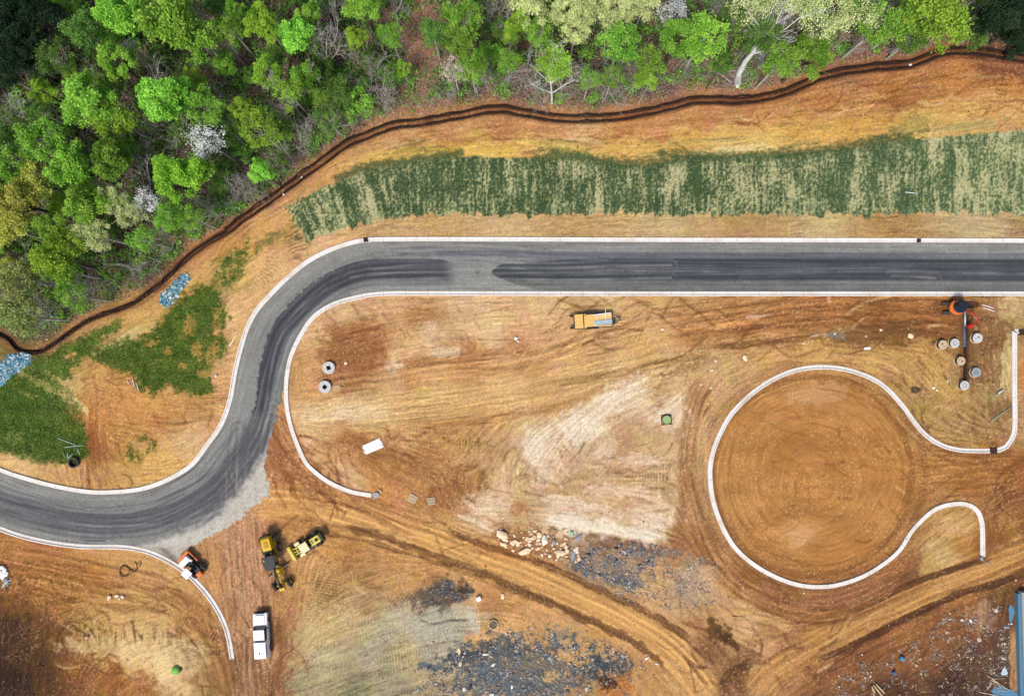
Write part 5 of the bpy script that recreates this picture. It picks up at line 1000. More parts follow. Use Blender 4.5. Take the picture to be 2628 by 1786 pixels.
LIST = [
 # px, py, r, kind, shape, label
 (330,35,66,'bright','lumpy','big bright green tree near the top edge, left half of a joined pair'),
 (448,62,86,'bright','round','widest bright green crown touching the top edge on the left'),
 (520,105,52,'green','loose','loose green tree filling the gap right of the widest top crown'),
 (305,162,50,'bright','round','small round green tree beside faint white blossom near the upper left'),
 (235,262,68,'bright','lumpy','lumpy bright green tree in the left wood, above the darker valley'),
 (298,306,48,'lime','loose','yellow green lower limb tree joining the lumpy bright tree'),
 (430,262,76,'bright','round','dense dome shaped green tree in the middle of the left wood'),
 (532,282,48,'green','loose','loose green tree to the right of the dense dome'),
 (190,432,64,'bright','round','tall dense green tree left of the bare twigs, lower left wood'),
 (232,524,60,'bright','tall','dense green tree just below the tall one, beside the pale cream tree'),
 (290,404,58,'green','wide','mid green tree above the bare grey branches'),
 (116,362,56,'green','loose','darker green spreading tree in the left wood'),
 (470,458,70,'lime','wide','wide yellow green tree under the white blossom'),
 (425,432,40,'lime','round','small yellow green dome left of the wide yellow green tree'),
 (672,62,50,'lime','round','yellow green round tree left of the smooth oval crown at the top'),
 (762,100,56,'bright','tall','smooth oval light green crown at the top middle'),
 (690,190,42,'lime','lumpy','small lime tree with a pale trunk below the two top crowns'),
 (742,238,40,'lime','thin','thin lime tree leaning beside a pale trunk'),
 (792,42,36,'bright','round','small green tree behind the smooth oval crown'),
 (40,420,56,'green','loose','green tree at the left edge halfway down the wood'),
 (20,370,40,'deep','loose','dark green tree at the left edge'),
 (215,82,46,'deep','loose','dark green loose tree near the upper left corner'),
 (145,150,46,'deep','thin','thin olive green tree in the shade of the upper left'),
 (592,76,38,'green','loose','thin green tree left of the yellow green round tree'),
 (622,282,34,'lime','round','small lime crown above the yellow brown shrubs'),
 (668,335,50,'lime','thin','sparse lime tree close to the twiggy wood edge'),
 (668,440,34,'bright','round','small bright green tree closest to the ditch bend'),
 (440,560,40,'green','loose','green tree right of the lower white blossom'),
 (492,560,32,'bright','thin','small green tree near the bare twigs by the ditch'),
 (44,520,60,'gold','lumpy','golden yellow tree at the left edge'),
 (88,470,44,'gold','loose','golden tree just above the golden edge tree'),
 (20,590,44,'gold','loose','golden olive tree low on the left edge'),
 (130,582,38,'bright','round','small fresh green tree among golden crowns'),
 (288,506,40,'cream','lumpy','pale cream yellow tree between the tall green tree and the lower blossom'),
 (334,548,40,'cream','thin','thin pale yellow tree with visible limbs under the lower blossom'),
 (246,604,40,'cream','loose','pale yellow tree near the fallen trunk'),
 (535,366,46,'white','loose','largest white blossom tree in the left wood'),
 (380,521,34,'white','loose','white blossom tree in the lower left wood'),
 (333,128,22,'white','thin','faint white blossom beside a small round green tree'),
 (143,668,58,'lime','lumpy','bright yellow green tree low in the left wood'),
 (180,628,46,'lime','loose','green yellow tree above the fallen trunk'),
 (50,720,52,'olive','loose','olive tree at the left edge above the stream'),
 (62,815,46,'olive','loose','olive tree nearest the lower end of the ditch'),
 (190,760,40,'green','thin','thin green tree above the dark ditch bend'),
 (368,615,36,'green','thin','thin green tree beside the ditch slope'),
 (170,700,36,'green','loose','green tree behind the bright yellow green one'),
 (20,800,40,'olive','thin','thin olive tree at the left edge beside the stream'),
 (930,12,50,'bright','lumpy','bright green tree cut by the top edge left of the wood path'),
 (914,97,30,'lime','round','small yellow green round tree left of the wood path'),
 (1003,93,30,'green','loose','small green tree right beside the wood path'),
 (1112,85,34,'deep','loose','dark green tree just right of the wood path'),
 (1190,55,50,'green','loose','green tree right of the path near the top edge'),
 (1180,112,44,'green','lumpy','green tree right of the path, upper one of two'),
 (1212,175,40,'green','loose','green tree above the pinkish litter right of the path'),
 (1332,62,40,'lime','tall','yellow green tree under the pale olive crowns at the top'),
 (1380,84,38,'green','loose','green tree between the yellow green one and the grey twigs'),
 (1305,160,30,'green','loose','small green tree left of the pale feature tree'),
 (1363,16,58,'cream','lumpy','pale olive cream crown at the top edge, left one'),
 (1480,20,66,'cream','wide','pale olive cream crown at the top edge, middle one'),
 (1478,80,38,'cream','loose','pale cream lower crown hanging below the middle one'),
 (1580,20,58,'cream','lumpy','pale olive cream crown at the top edge, right one'),
 (1655,8,42,'cream','loose','small pale crown left of the top white blossom'),
 (1724,38,40,'white','thin','white blossom tree at the top edge'),
 (1590,112,54,'green','loose','wide mid green tree under the pale olive crowns'),
 (1665,160,38,'green','loose','green tree behind the slim bright one'),
 (1740,102,52,'green','lumpy','green tree below the top white blossom'),
 (1573,200,30,'green','thin','small thin green tree nearest the ditch'),
 (1514,205,28,'green','thin','small thin green tree right of the feature tree'),
 (1805,103,60,'bright','loose','bright green tree left of the big pale trunk'),
 (1856,168,32,'deep','round','dark green bush tree left of the big pale trunk'),
 (2077,142,52,'green','lumpy','green tree right of the big pale trunk'),
 (2000,162,44,'green','loose','green tree right beside the big pale trunk'),
 (1960,90,46,'deep','loose','green understorey tree behind the big pale limbs'),
 (2250,72,54,'green','loose','green tree right of the pale spreading crown'),
 (2405,44,76,'lime','loose','wide olive lime tree left of the dark corner'),
 (2330,50,46,'green','loose','green tree left of the wide olive lime one'),
 (2330,110,36,'deep','loose','dark green shrub tree above the red soil'),
 (1166,182,34,'blush','thin','pinkish white blossom tree right of the wood path'),
 (1410,158,38,'lime','thin','thin lime foliage tree behind the white limbs above the ditch'),
 (2490,95,40,'deep','thin','thin dark tree above the red soil bank'),
]
for px, py, r, kind, shape, lab in LIST:
    leafy(px, py, r, kind, shape, label=lab)
leafy(922, 272, 42, 'bright', 'thin', 5, 'small bright green tree on the ditch edge left of the path')
leafy(1655, 205, 36, 'bright', 'tall', 7, 'slim bright green tree with a white trunk on the ditch edge')
def slim_trunk(px0, py0, h, label, group, r=.09, bend=.4, cat='trunk'):
    rng = np.random.default_rng(int(px0 * 7 + py0)); x, y = P(px0, py0); pts = [np.array((0, 0, -.1))]; d = np.array((rng.normal(0, .05), rng.normal(0, .05), 1.))
    for i in range(6): d = d + rng.normal(0, .06 * bend, 3); pts.append(pts[-1] + d / np.linalg.norm(d) * h / 6)
    segs = [(pts[i], pts[i + 1], r * (1 - i / 8), r * (1 - (i + 1) / 8)) for i in range(6)]
    t = thing('bare_tree', label, 'tree', x, y, 0, 0, group)
    link_mesh('trunk', np_mesh('trunk', *seg_tubes(segs, 6), M['bark'], True), t)
    tw = []
    for i in range(2, 7):
        for _ in range(3):
            q = rng.normal(0, 1, 3); q[2] = abs(q[2]) * .6 + .2; q /= np.linalg.norm(q); e = pts[i] + q * h * .13; tw.append((pts[i], e, r * .3, r * .15))
            for _ in range(2): f = e + (q + rng.normal(0, .5, 3)) * h * .07; tw.append((e, f, r * .15, r * .1))
    link_mesh('crown', np_mesh('crown', *seg_tubes(tw, 3), M['twig']), t)
    return t
slim_trunk(1638, 268, 6, 'white slim trunk of a sapling standing below the slim bright crown', None, .1)
for k, (a, b, h) in enumerate([(1578,262,6),(1600,262,6),(2440,46,9),(2200,105,5),(2125,137,5),(1960,185,4),(1880,165,4),(1750,200,5),(1738,185,5),(708,470,7),(796,405,8),(760,425,7),(738,440,6),(650,520,6),(560,545,7),(480,510,6),(440,500,6),(640,390,6),(150,730,7),(170,828,6),(85,720,7),(620,400,7),(880,330,6),(100,330,7),(690,505,5)]):
    slim_trunk(a, b, h, 'slim pale bare trunk leaning outwards at the wood edge', 'slim bare trunks along the wood edge', .07)
# the pale feature tree above the ditch: white trunk, spreading limbs and a lime haze of new leaves
M['bark_white'] = mat('white_bark', (.60, .62, .63, 1), (.38, .38, .37, 1), .4, 2.0, .95)
def limb_tree(name, label, px, py, trunk_pts, limbs, r0, foliage=None, matb=M['bark'], depth=3, seed=1, twigL=1.3):
    x, y = P(px, py); t = thing(name, label, 'tree', x, y)
    rng = np.random.default_rng(seed); segs = []; tw = []
    L0 = np.array((x, y, 0))
    tp = [np.array(P(a, b, z) + (z,)) - L0 for a, b, z in trunk_pts]
    tp[0][2] = -.2
    for i in range(len(tp) - 1):
        ra = r0 * (1 - .55 * i / (len(tp) - 1)); rb = r0 * (1 - .55 * (i + 1) / (len(tp) - 1)); segs.append((tp[i], tp[i + 1], ra, rb))
    ends = []
    for (i0, pts) in limbs:
        q = tp[i0]; r = r0 * (1 - .55 * i0 / (len(tp) - 1)) * .62
        for j, (a, b, z) in enumerate(pts):
            p = np.array(P(a, b, z) + (z,)) - L0; segs.append((q, p, r, r * .72)); r *= .72
            for _ in range(3):
                out = []; d = rng.normal(0, 1, 3); d[2] = abs(d[2]) * .5 + .2; d += (p - q) / (np.linalg.norm(p - q) + 1e-6); d /= np.linalg.norm(d)
                grow(rng, q + (p - q) * rng.uniform(.3, 1), d, twigL, max(r * .45, .02), depth - 1, out, .55, (1, 2), .1, .66)
                tw += [(o[1], o[2], max(o[3], .014), max(o[4], .011)) for o in out]
            q = p
        ends.append(q)
    link_mesh('trunk', np_mesh('trunk', *seg_tubes(segs, 7), matb, True), t)
    link_mesh('branches', np_mesh('branches', *seg_tubes(tw, 3), matb), t)
    if foliage:
        kind, blobs, n, leaf = foliage; C_ = []; T_ = []
        for (a, b, z, rr, k) in blobs:
            c = np.array(P(a, b, z) + (z,)) - L0; R = rr / S
            for _ in range(max(3, int(k * 14))):
                d = rng.normal(0, 1, 3); d /= np.linalg.norm(d); cc = c + d * R * rng.uniform(.2, .9) ** .6; m_ = int(n / 14); tone = np.clip(.5 + .3 * rng.normal(), 0, 1)
                C_.append(cc + rng.normal(0, R * .17, (m_, 3)) * (1, 1, .7)); T_.append(np.clip(tone + rng.normal(0, .2, m_), 0, 1))
        C_ = np.vstack(C_); T_ = np.concatenate(T_); Vq, Fq = cards(C_, leaf * rng.uniform(.6, 1.3, len(C_)), rng)
        link_mesh('crown', np_mesh('crown', Vq, Fq, LM[kind], fattr={'tone': np.repeat(T_, 4)}), t)
    return t
limb_tree('tree', 'pale tree with white spreading limbs and hazy lime leaves above the ditch', 1417, 266,
    [(1417,266,0),(1416,240,2.6),(1414,215,5)],
    [(1, [(1380,225,4),(1358,210,5)]), (1, [(1450,218,4.5),(1475,205,5.5)]), (2, [(1405,180,7),(1395,140,9)]), (2, [(1380,185,6.5),(1362,165,8)]), (2, [(1435,185,7),(1440,150,9)]), (2, [(1455,185,6.5),(1472,170,8)]), (2, [(1418,170,8),(1422,128,10)])],
    .2, ('lime', [(1428,160,8.5,38,1.4)], 1500, .16), seed=3, twigL=1.1, matb=M['bark_white'])
limb_tree('tree', 'largest pale trunk leaning out from the ditch edge under cream foliage', 1893, 219,
    [(1893,219,0),(1897,190,1.2),(1912,160,2.6),(1930,138,4.2),(1948,115,6)],
    [(3, [(1968,130,5.5),(2000,138,6),(2035,136,7)]), (4, [(1962,88,8),(1972,50,10),(1985,15,12)]), (4, [(1985,95,7.5),(2020,72,9),(2060,40,11)]), (4, [(1990,62,10),(2010,20,12)]), (3, [(1975,118,5),(1995,120,5.5)]), (4, [(1950,70,9),(1920,30,11)])],
    .5, ('cream', [(1905,16,11,46,1.1),(1960,26,11,40,.5),(2015,8,12,46,1.),(2105,55,10,52,1.3),(2095,95,9,36,.8),(2150,30,11,52,1.3),(2225,22,11,50,1.1),(2060,10,11,36,.8)], 900, .17), seed=5, twigL=1.8, matb=M['bark_white'])
limb_tree('bare_tree', 'bare grey tree with fine branches near the top edge right of the path', 1281, 62, [(1281,62,0),(1282,50,2),(1281,38,4)], [(1,[(1262,38,4),(1250,20,6)]),(2,[(1275,15,7),(1270,-10,9)]),(2,[(1295,20,7),(1300,-5,9)]),(1,[(1300,42,4),(1312,30,6)])], .13, seed=7)
limb_tree('bare_tree', 'bare silver tree with forked limbs right of the smooth oval crown', 850, 178, [(850,178,0),(843,160,2.5),(838,140,5)], [(1,[(862,140,5),(870,118,7)]),(2,[(825,112,7),(816,80,10)]),(2,[(838,105,8),(842,75,10)]),(1,[(822,140,5),(806,120,7)])], .14, seed=8)
limb_tree('bare_tree', 'bare grey tree with long limbs under the tall green trees', 385, 490, [(385,490,0),(372,478,2),(355,462,4)], [(1,[(360,440,5),(345,420,7)]),(2,[(325,452,6),(280,432,8)]),(2,[(330,440,7),(300,420,9)]),(0,[(380,440,4),(378,425,6)])], .15, seed=9)
limb_tree('bare_tree', 'bare silver tree alone at the left edge of the wood', 95, 345, [(95,345,0),(78,328,2.5),(60,312,5)], [(1,[(62,295,5),(50,270,8)]),(2,[(40,290,7),(20,275,9)]),(2,[(55,275,7),(48,255,9)]),(1,[(50,325,4),(30,318,6)])], .13, seed=10)
limb_tree('bare_tree', 'bare curling grey tree left of the large white blossom', 490, 372, [(490,372,0),(480,362,2),(468,350,4)], [(1,[(455,365,4),(440,372,5)]),(2,[(450,340,6),(436,330,7)]),(2,[(475,330,6),(480,318,7)]),(0,[(460,385,3),(450,395,4)])], .12, seed=11)
limb_tree('bare_tree', 'pale bare trunk with limbs running behind the thin lime tree', 785, 308, [(785,308,0),(760,280,3),(735,250,6)], [(1,[(740,262,5),(722,240,7)]),(2,[(715,222,8),(695,195,10)]),(2,[(712,212,8),(680,208,10)]),(1,[(765,262,5),(755,245,7)])], .16, seed=12)
limb_tree('bare_tree', 'bare pinkish grey shrub tree above the path end', 988, 276, [(988,276,0),(988,268,1.2),(988,260,2)], [(1,[(975,255,3)]),(2,[(985,245,4)]),(2,[(998,250,3.5)]),(1,[(1005,262,2.5)]),(1,[(970,268,2.5)])], .08, seed=13, twigL=.8)
def log(px0, py0, px1, py1, r, label, z=.25, bend=8):
    bm = NB(); x, y = P((px0 + px1) / 2, (py0 + py1) / 2); a = P(px0, py0); b = P(px1, py1); mx, my = P((px0 + px1) / 2, (py0 + py1) / 2 + bend)
    tube(bm, [(a[0] - x, a[1] - y, 0), (mx - x, my - y, .12), (b[0] - x, b[1] - y, .05)], r, 8, r * .5)
    o = obj('fallen_log', bm, M['bark'], None, (x, y, z + r), True); tag(o, label, 'log'); return o
log(362, 694, 272, 680, .22, 'pale fallen trunk lying in the lower left wood', bend=-8)
log(420, 672, 340, 632, .1, 'thin fallen pole beside the ditch in the lower left wood')
log(1876, 216, 1816, 186, .11, 'curved pale fallen branch left of the biggest trunk', bend=-8)
log(860, 328, 932, 306, .09, 'long pale branch lying at the wood edge by the ditch')
log(1720, 215, 1700, 175, .08, 'thin fallen pole in the wood left of the biggest trunk')

# ---- filler trees: spread over the wood, shorter and darker, between the named crowns
taken = [(a[0], a[1], a[2]) for a in LIST]
rf = random.Random(21); nfill = 0
cand = []
for tries in range(14000):
    px = rf.uniform(-230, 2860); py = rf.uniform(-230, 900)
    if py > edge_y(px) - 34 or (px < 30 and py > 840): continue
    if abs(px - 1078) < 42 and rf.random() < .93: continue
    if 2380 < px < 2560 and py > 62: continue
    left = px < 880
    r = rf.uniform(20, 42) if left else rf.uniform(18, 36)
    if any((px - a) ** 2 + (py - b) ** 2 < (r * .75 + c * .62) ** 2 for a, b, c in taken): continue
    if not left and rf.random() < .35: continue
    if edge_y(px) - py < 75 and rf.random() < .6: continue
    taken.append((px, py, r)); cand.append((px, py, r))
    if len(cand) >= 235: break
zone = lambda px, py: 'in the wood left of the path' if px < 1040 else ('in the wood right of the path' if px < 1880 else 'in the wood right of the biggest trunk')
cnt = 0
for px, py, r in cand:
    near_edge = edge_y(px) - py < 80
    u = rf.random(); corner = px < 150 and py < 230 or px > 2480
    if corner: kind, word = ('dark', 'evergreen tree coloured almost black for the corner vignette') if u < .75 else ('deep', 'dark green tree')
    elif near_edge or u < .16:
        bare(px, py + r * .3, rf.uniform(5, 8.5), 'bare grey twiggy tree standing ' + zone(px, py), 'bare twiggy trees ' + zone(px, py), wide=rf.uniform(.7, 1.0)); cnt += 1; continue
    elif py > 450 and px < 260 and u < .75: kind, word = ('olive', 'olive leaved filler tree') if u < .5 else ('gold', 'golden leaved filler tree')
    elif u < .62: kind, word = 'deep', 'low dark green tree between the bright crowns'
    elif u < .86: kind, word = 'green', 'low mid green tree between the bright crowns'
    else: kind, word = 'lime', 'low yellow green tree between the bright crowns'
    leafy(px, py, r, kind, rf.choice(['loose', 'loose', 'thin', 'lumpy']), hgt=rf.uniform(3.5, 7), label=word + ' ' + zone(px, py), group=word + ' ' + zone(px, py))
# tall evergreens whose near-black colour stands in for the upper corner vignette
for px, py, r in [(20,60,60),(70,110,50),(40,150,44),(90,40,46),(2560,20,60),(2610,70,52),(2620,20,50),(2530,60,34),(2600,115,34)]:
    leafy(px, py, r, 'dark', 'lumpy', 10, 'tall evergreen darkened for the vignette in the ' + ('upper left' if px < 1000 else 'upper right') + ' corner', 'evergreens darkened for the vignette in the ' + ('upper left' if px < 1000 else 'upper right') + ' corner')
# bare twiggy trees named as a band along the ditch
rb_ = random.Random(33)
for k in range(70):
    px = rb_.uniform(60, 2480); py = edge_y(px) - rb_.uniform(40, 95)
    if abs(px - 1078) < 40: continue
    bare(px, py, rb_.uniform(3, 6.5), 'bare grey twiggy tree in the strip above the ditch', 'bare trees in the strip above the ditch', wide=rb_.uniform(.8, 1.2))

for k in range(60):
    px = rb_.uniform(0, 2450); py = rb_.uniform(-20, edge_y(px) - 70)
    if abs(px - 1078) < 50: continue
    bare(px, py, rb_.uniform(6, 9.5), 'bare grey twiggy tree rising between leafy crowns ' + zone(px, py), 'bare twiggy trees between crowns ' + zone(px, py), wide=rb_.uniform(.6, .9))
# ---- undergrowth: low leaves and dead twigs over the wood floor (stuff)
rng = np.random.default_rng(55)
def scatter_pts(n, x0, x1, y0, y1, maskf):
    out = []
    while sum(len(o) for o in out) < n:
        px = rng.uniform(x0, x1, 60000); py = rng.uniform(y0, y1, 60000); k = maskf(px, py) > rng.uniform(0, 1, 60000); out.append(np.c_[px[k], py[k]])
    return np.vstack(out)[:n]
def wmask(px, py, off=16): return sstep(wood_mask(px, py), off, off + 22)
def dens(px, py):
    x = (px - 1314) / S; y = (893 - py) / S
    return wmask(px, py) * np.clip(.32 + 1.1 * fbm(x / 2.6, y / 2.6, 4, 700), 0, 1) * (1 - .8 * np.exp(-((px - 1078) / 30) ** 2)) * (1 - .75 * sstep(75 - wood_mask(px, py), 0, 40) * (px > 900))
def tuftset(n, mf, m, zr, size, box_, seed, name, label=None):
    q = scatter_pts(n, *box_, mf); z = rng.uniform(zr[0], zr[1], n) * rng.uniform(.3, 1, n); k = 1 - z / H
    c = np.c_[(q[:, 0] - 1314) / S * k, (893 - q[:, 1]) / S * k, z]
    V, F = cards(c, size * rng.uniform(.5, 1.3, n), rng, .5)
    gx, gy = c[:, 0], c[:, 1]; tone = np.clip(.45 + .5 * fbm(gx / 1.5, gy / 1.5, 3, seed) + rng.normal(0, .2, n), 0, 1)
    o = link_mesh(name, np_mesh(name, V, F, m, fattr={'tone': np.repeat(tone, 4)})); tag(o, label, kind='stuff'); return o
tuftset(120000, dens, LM['deep'], (.1, 1.6), .22, (-180, 2800, -150, 900), 1, 'undergrowth')
tuftset(42000, lambda a, b: dens(a, b) * np.clip(fbm((a - 1314) / S / 3, b / S / 3, 3, 701) * 2, 0, 1), LM['green'], (.2, 2.0), .26, (-180, 2800, -150, 900), 2, 'undergrowth')
litter = leaf_mat('leaf_litter', A(.13, .09, .075), A(.46, .34, .30), .1)
tuftset(80000, lambda a, b: wmask(a, b, 10), litter, (.02, .25), .2, (-180, 2800, -150, 900), 3, 'leaf_litter')
# dead twigs
q = scatter_pts(14000, -180, 2800, -150, 900, lambda a, b: wmask(a, b, 22) * (.35 + .65 * np.exp(-(wood_mask(a, b) - 60) ** 2 / 2500)))
sg_ = []
for (a, b) in q:
    z = rng.uniform(.1, 1.6); x, y = P(a, b, z); d = rng.normal(0, 1, 3); d[2] = abs(d[2]) * .7; d /= np.linalg.norm(d); L = rng.uniform(.5, 1.6); p = np.array((x, y, z)); e = p + d * L
    sg_.append((p, e, .018, .01))
o = link_mesh('twigs', np_mesh('twigs', *seg_tubes(sg_, 3), M['twig'])); tag(o, kind='stuff')
# shrubs: small bushes on the wood floor
SH = [crown_mesh('shrub', LM[k_], 40 + i, nl=12, per=60, leaf=.17, lobe=.36, flat=.7)[0] for i, k_ in enumerate(('deep', 'green', 'lime', 'green'))]
rs2 = random.Random(8)
for k in range(90):
    px = rs2.uniform(0, 2480); py = rs2.uniform(0, edge_y(px) - 30) if px > 880 else rs2.uniform(max(0, edge_y(px) - 260), edge_y(px) - 24)
    if abs(px - 1078) < 26: continue
    r = rs2.uniform(.45, 1.1); x, y = P(px, py); i = rs2.randrange(4)
    o = link_mesh('shrub', SH[i]); o.location = (x, y, r * .45); o.scale = (r, r, r * .9); o.rotation_euler.z = rs2.uniform(0, 6)
    w_ = ('dark green', 'mid green', 'yellow green', 'mid green')[i]
    tag(o, 'small %s shrub on the leafy floor %s' % (w_, zone(px, py)), 'shrub', w_ + ' shrubs ' + zone(px, py))

# ---- grass: blades on the seeded ground and on the erosion blanket (stuff)
grass_m = leaf_mat('grass_blades', A(.035, .09, .012), A(.20, .30, .045), .3)
straw_m = leaf_mat('green_straw', A(.04, .08, .035), A(.24, .30, .16), .2)
def gm_at(px, py):
    x = (px - 1314) / S; y = (893 - py) / S
    j = np.clip(np.searchsorted(xs, x), 0, NX - 1); i = np.clip(np.searchsorted(ys, y), 0, NY - 1); return GRASSMASK[i, j]
tuftset(52000, lambda a, b: np.clip(gm_at(a, b) * 1.3 - .25, 0, 1), grass_m, (.02, .12), .14, (-150, 660, 590, 1190), 5, 'grass')
tuftset(34000, lambda a, b: gm_at(a, b), straw_m, (.02, .08), .11, (640, 2760, 320, 620), 6, 'grass')

# ------------------------------------------------------------------ vehicles and machines (local +x is forward)
def head(dx, dy): return math.atan2(-dy, dx)
def wheel(parent, x, y, r, w, rimmat='rim', seg=28, rr=.55):
    bm = NB(); side = 1 if y > 0 else -1
    cyl(bm, (0, 0, 0), r, w, 'Y', seg)
    es = [e for e in bm.edges if len({round(v.co.y, 3) for v in e.verts}) == 1]
    bmesh.ops.bevel(bm, geom=es, offset=w * .22, segments=2, affect='EDGES', profile=.6)
    for k in range(seg): # tread lugs
        a = 2 * math.pi * k / seg
        box(bm, (math.cos(a) * r, 0, math.sin(a) * r), (.06, w * .8, .09), ry=-a, bev=0)
    t = obj('wheel', bm, M['rubber'], parent, (x, y, r))
    bm = NB(); cyl(bm, (0, side * w * .36, 0), r * rr, w * .34, 'Y', 20); cyl(bm, (0, side * w * .5, 0), r * rr * .45, w * .2, 'Y', 12)
    obj('rim', bm, M[rimmat], t); return t

# white pickup truck with a topper
x, y = P(677, 1621); T = thing('pickup_truck', 'white pickup truck with a covered bed, parked on the dirt below the grader', 'truck', x, y, 0, head(-7, -112))
bm = NB(); side_prism(bm, [(2.92,.55),(2.98,.85),(2.90,1.08),(1.35,1.2),(-.6,1.22),(-2.95,1.22),(-3.0,.6),(-2.9,.45),(2.8,.42)], -.97, .97, .09); body = obj('body', bm, M['white'], T)
for sx in (2.0, -1.85):
    for sy in (-1, 1): wheel(T, sx, sy * .88, .41, .27, 'steel')
bm = NB(); box(bm, (2.1, 0, 1.19), (1.35, 1.35, .1), bev=.06, taper=(.92, .9)); obj('hood', bm, M['white'], T)
bm = NB(); vs = box(bm, (.38, 0, 1.5), (1.95, 1.78, .62), bev=.03, taper=(.72, .86)); obj('cab_glass', bm, M['glass'], T)
bm = NB(); box(bm, (.30, 0, 1.84), (1.36, 1.50, .08), bev=.05)
obj('cab_roof', bm, M['white'], T)
bm = NB(); box(bm, (-1.82, 0, 1.52), (2.28, 1.84, .6), bev=.05, taper=(.97, .86)); top = obj('topper', bm, M['white'], T)
bm = NB(); box(bm, (-1.82, -.875, 1.55), (1.5, .03, .26), bev=0, rx=.2); box(bm, (-1.82, .875, 1.55), (1.5, .03, .26), bev=0, rx=-.2); obj('side_window', bm, M['glass'], T)
bm = NB(); box(bm, (-2.2, .05, 1.85), (.22, .2, .05), rz=.3, bev=.01); box(bm, (-1.0, .1, 1.845), (.13, .14, .04), rz=.2, bev=.01); obj('roof_vent', bm, M['black'], T)
bm = NB(); box(bm, (3.03, 0, .72), (.16, 1.9, .3), bev=.05); obj('front_bumper', bm, M['black'], T)
bm = NB(); box(bm, (2.96, 0, .98), (.06, 1.1, .16), bev=.01); obj('grille', bm, M['black'], T)
bm = NB(); box(bm, (-3.05, 0, .62), (.14, 1.9, .2), bev=.04); obj('rear_bumper', bm, M['steel'], T)
for sy in (-1, 1):
    bm = NB(); box(bm, (2.93, sy * .76, .95), (.1, .28, .16), bev=.03); obj('headlight', bm, M['plastic_white'], T)
    bm = NB(); box(bm, (1.02, sy * 1.1, 1.32), (.14, .3, .2), bev=.04); box(bm, (1.02, sy * .97, 1.26), (.05, .16, .05), bev=0); obj('mirror', bm, M['white'] if sy > 0 else M['black'], T)
    bm = NB(); box(bm, (-2.98, sy * .86, 1.0), (.05, .14, .3), bev=.01); obj('tail_light', bm, M['red'], T)
    bm = NB(); box(bm, (.2, sy * 1.04, .42), (1.7, .16, .05), bev=.01); obj('running_board', bm, M['steel'], T)

# motor grader
x, y = P(711, 1436); G = thing('motor_grader', 'yellow and black motor grader with its blade set across, beside the wheel loader', 'grader', x, y, 0, head(36, 122))
bm = NB(); side_prism(bm, [(-3.7,1.0),(-3.72,1.95),(-3.5,2.15),(-2.2,2.2),(-1.9,2.1),(-1.9,1.0)], -.62, .62, .07); hood = obj('engine_hood', bm, M['yellow'], G)
bm = NB(); box(bm, (-2.75, .02, 2.21), (.8, .5, .05), bev=.01); obj('hood_vent', bm, mat('amber_paint', col(214, 158, 24)), hood)
bm = NB(); box(bm, (-3.85, 0, 1.5), (.24, 1.15, .95), bev=.06); obj('radiator', bm, M['black'], G)
bm = NB(); box(bm, (-2.5, 0, .85), (2.5, .8, .4), bev=.04); box(bm, (-2.2, .78, 1.0), (2.1, .26, .14), bev=.03, rz=-.03); box(bm, (-2.2, -.78, 1.0), (2.1, .26, .14), bev=.03, rz=.03); obj('rear_frame', bm, M['yellow'], G)
bm = NB(); box(bm, (-1.45, 0, 1.75), (.9, 1.15, .6), bev=.06); obj('cowl', bm, M['black'], G)
bm = NB(); prism(bm, [(-1.25,-.72),(-1.25,.72),(-.6,.8),(.15,.62),(.5,.3),(.5,-.3),(.15,-.62),(-.6,-.8)], 1.15, 2.75, .05); cab = obj('cab', bm, M['glass'], G)
bm = NB(); prism(bm, [(-1.35,-.8),(-1.35,.8),(-.55,.86),(.2,.72),(.58,.36),(.58,-.36),(.2,-.72),(-.55,-.86)], 2.76, 2.9, .03); obj('cab_roof', bm, M['black'], G)
bm = NB(); box(bm, (-.9, -.5, 2.95), (.2, .1, .08), bev=.01); box(bm, (-1.45, .35, 2.15), (.1, .35, .18), bev=.02); obj('roof_light', bm, M['pale_yellow'], G)
bm = NB()
pts = [(.3, 0, 1.35), (1.0, 0, 1.75), (1.9, 0, 1.85), (2.8, 0, 1.75), (3.35, 0, 1.35), (3.6, 0, 1.05)]
tube(bm, pts, .19, 4); obj('main_beam', bm, M['black'], G)
bm = NB(); box(bm, (3.82, .05, 1.05), (.42, .78, .5), bev=.04, rz=.0); obj('front_weight', bm, M['yellow'], G)
bm = NB(); box(bm, (3.35, 0, .62), (.28, 1.7, .2), bev=.03); box(bm, (3.35, 0, .85), (.3, .4, .35), bev=.03); obj('front_axle', bm, M['yellow'], G)
for sy in (-1, 1):
    w_ = wheel(G, 3.35, sy * 1.03, .56, .36, 'yellow'); w_.rotation_euler = (0, 0, .28)
    for sx in (-3.1, -1.75): wheel(G, sx, sy * 1.03, .6, .38, 'rim')
bm = NB(); ring(bm, (1.35, 0, .72), .72, .55, .14, 28); q = bm.verts[:]; obj('blade_circle', bm, M['yellow'], G)
bm = NB(); tube(bm, [(1.0, .45, .85), (2.2, .2, .85), (3.1, 0, .75)], .08, 6); tube(bm, [(1.0, -.45, .85), (2.2, -.2, .85), (3.1, 0, .75)], .08, 6); box(bm, (1.3, 0, .86), (.5, 1.0, .1), bev=.02); obj('drawbar', bm, M['yellow'], G)
bm = NB(); box(bm, (0, 0, 0), (3.5, .1, .6), bev=.02, rx=.2); o = obj('blade', bm, M['steel'], G, (1.3, 0, .42)); o.rotation_euler.z = math.radians(108)
for k, (a, b) in enumerate((((1.0, .22, 1.9), (1.15, .8, .75)), ((1.2, -.22, 1.9), (1.3, -.8, .75)), ((1.5, .2, 1.8), (1.7, .9, .6)))):
    bm = NB(); tube(bm, [a, b], .07, 7); obj('hydraulic_cylinder', bm, M['yellow'], G)

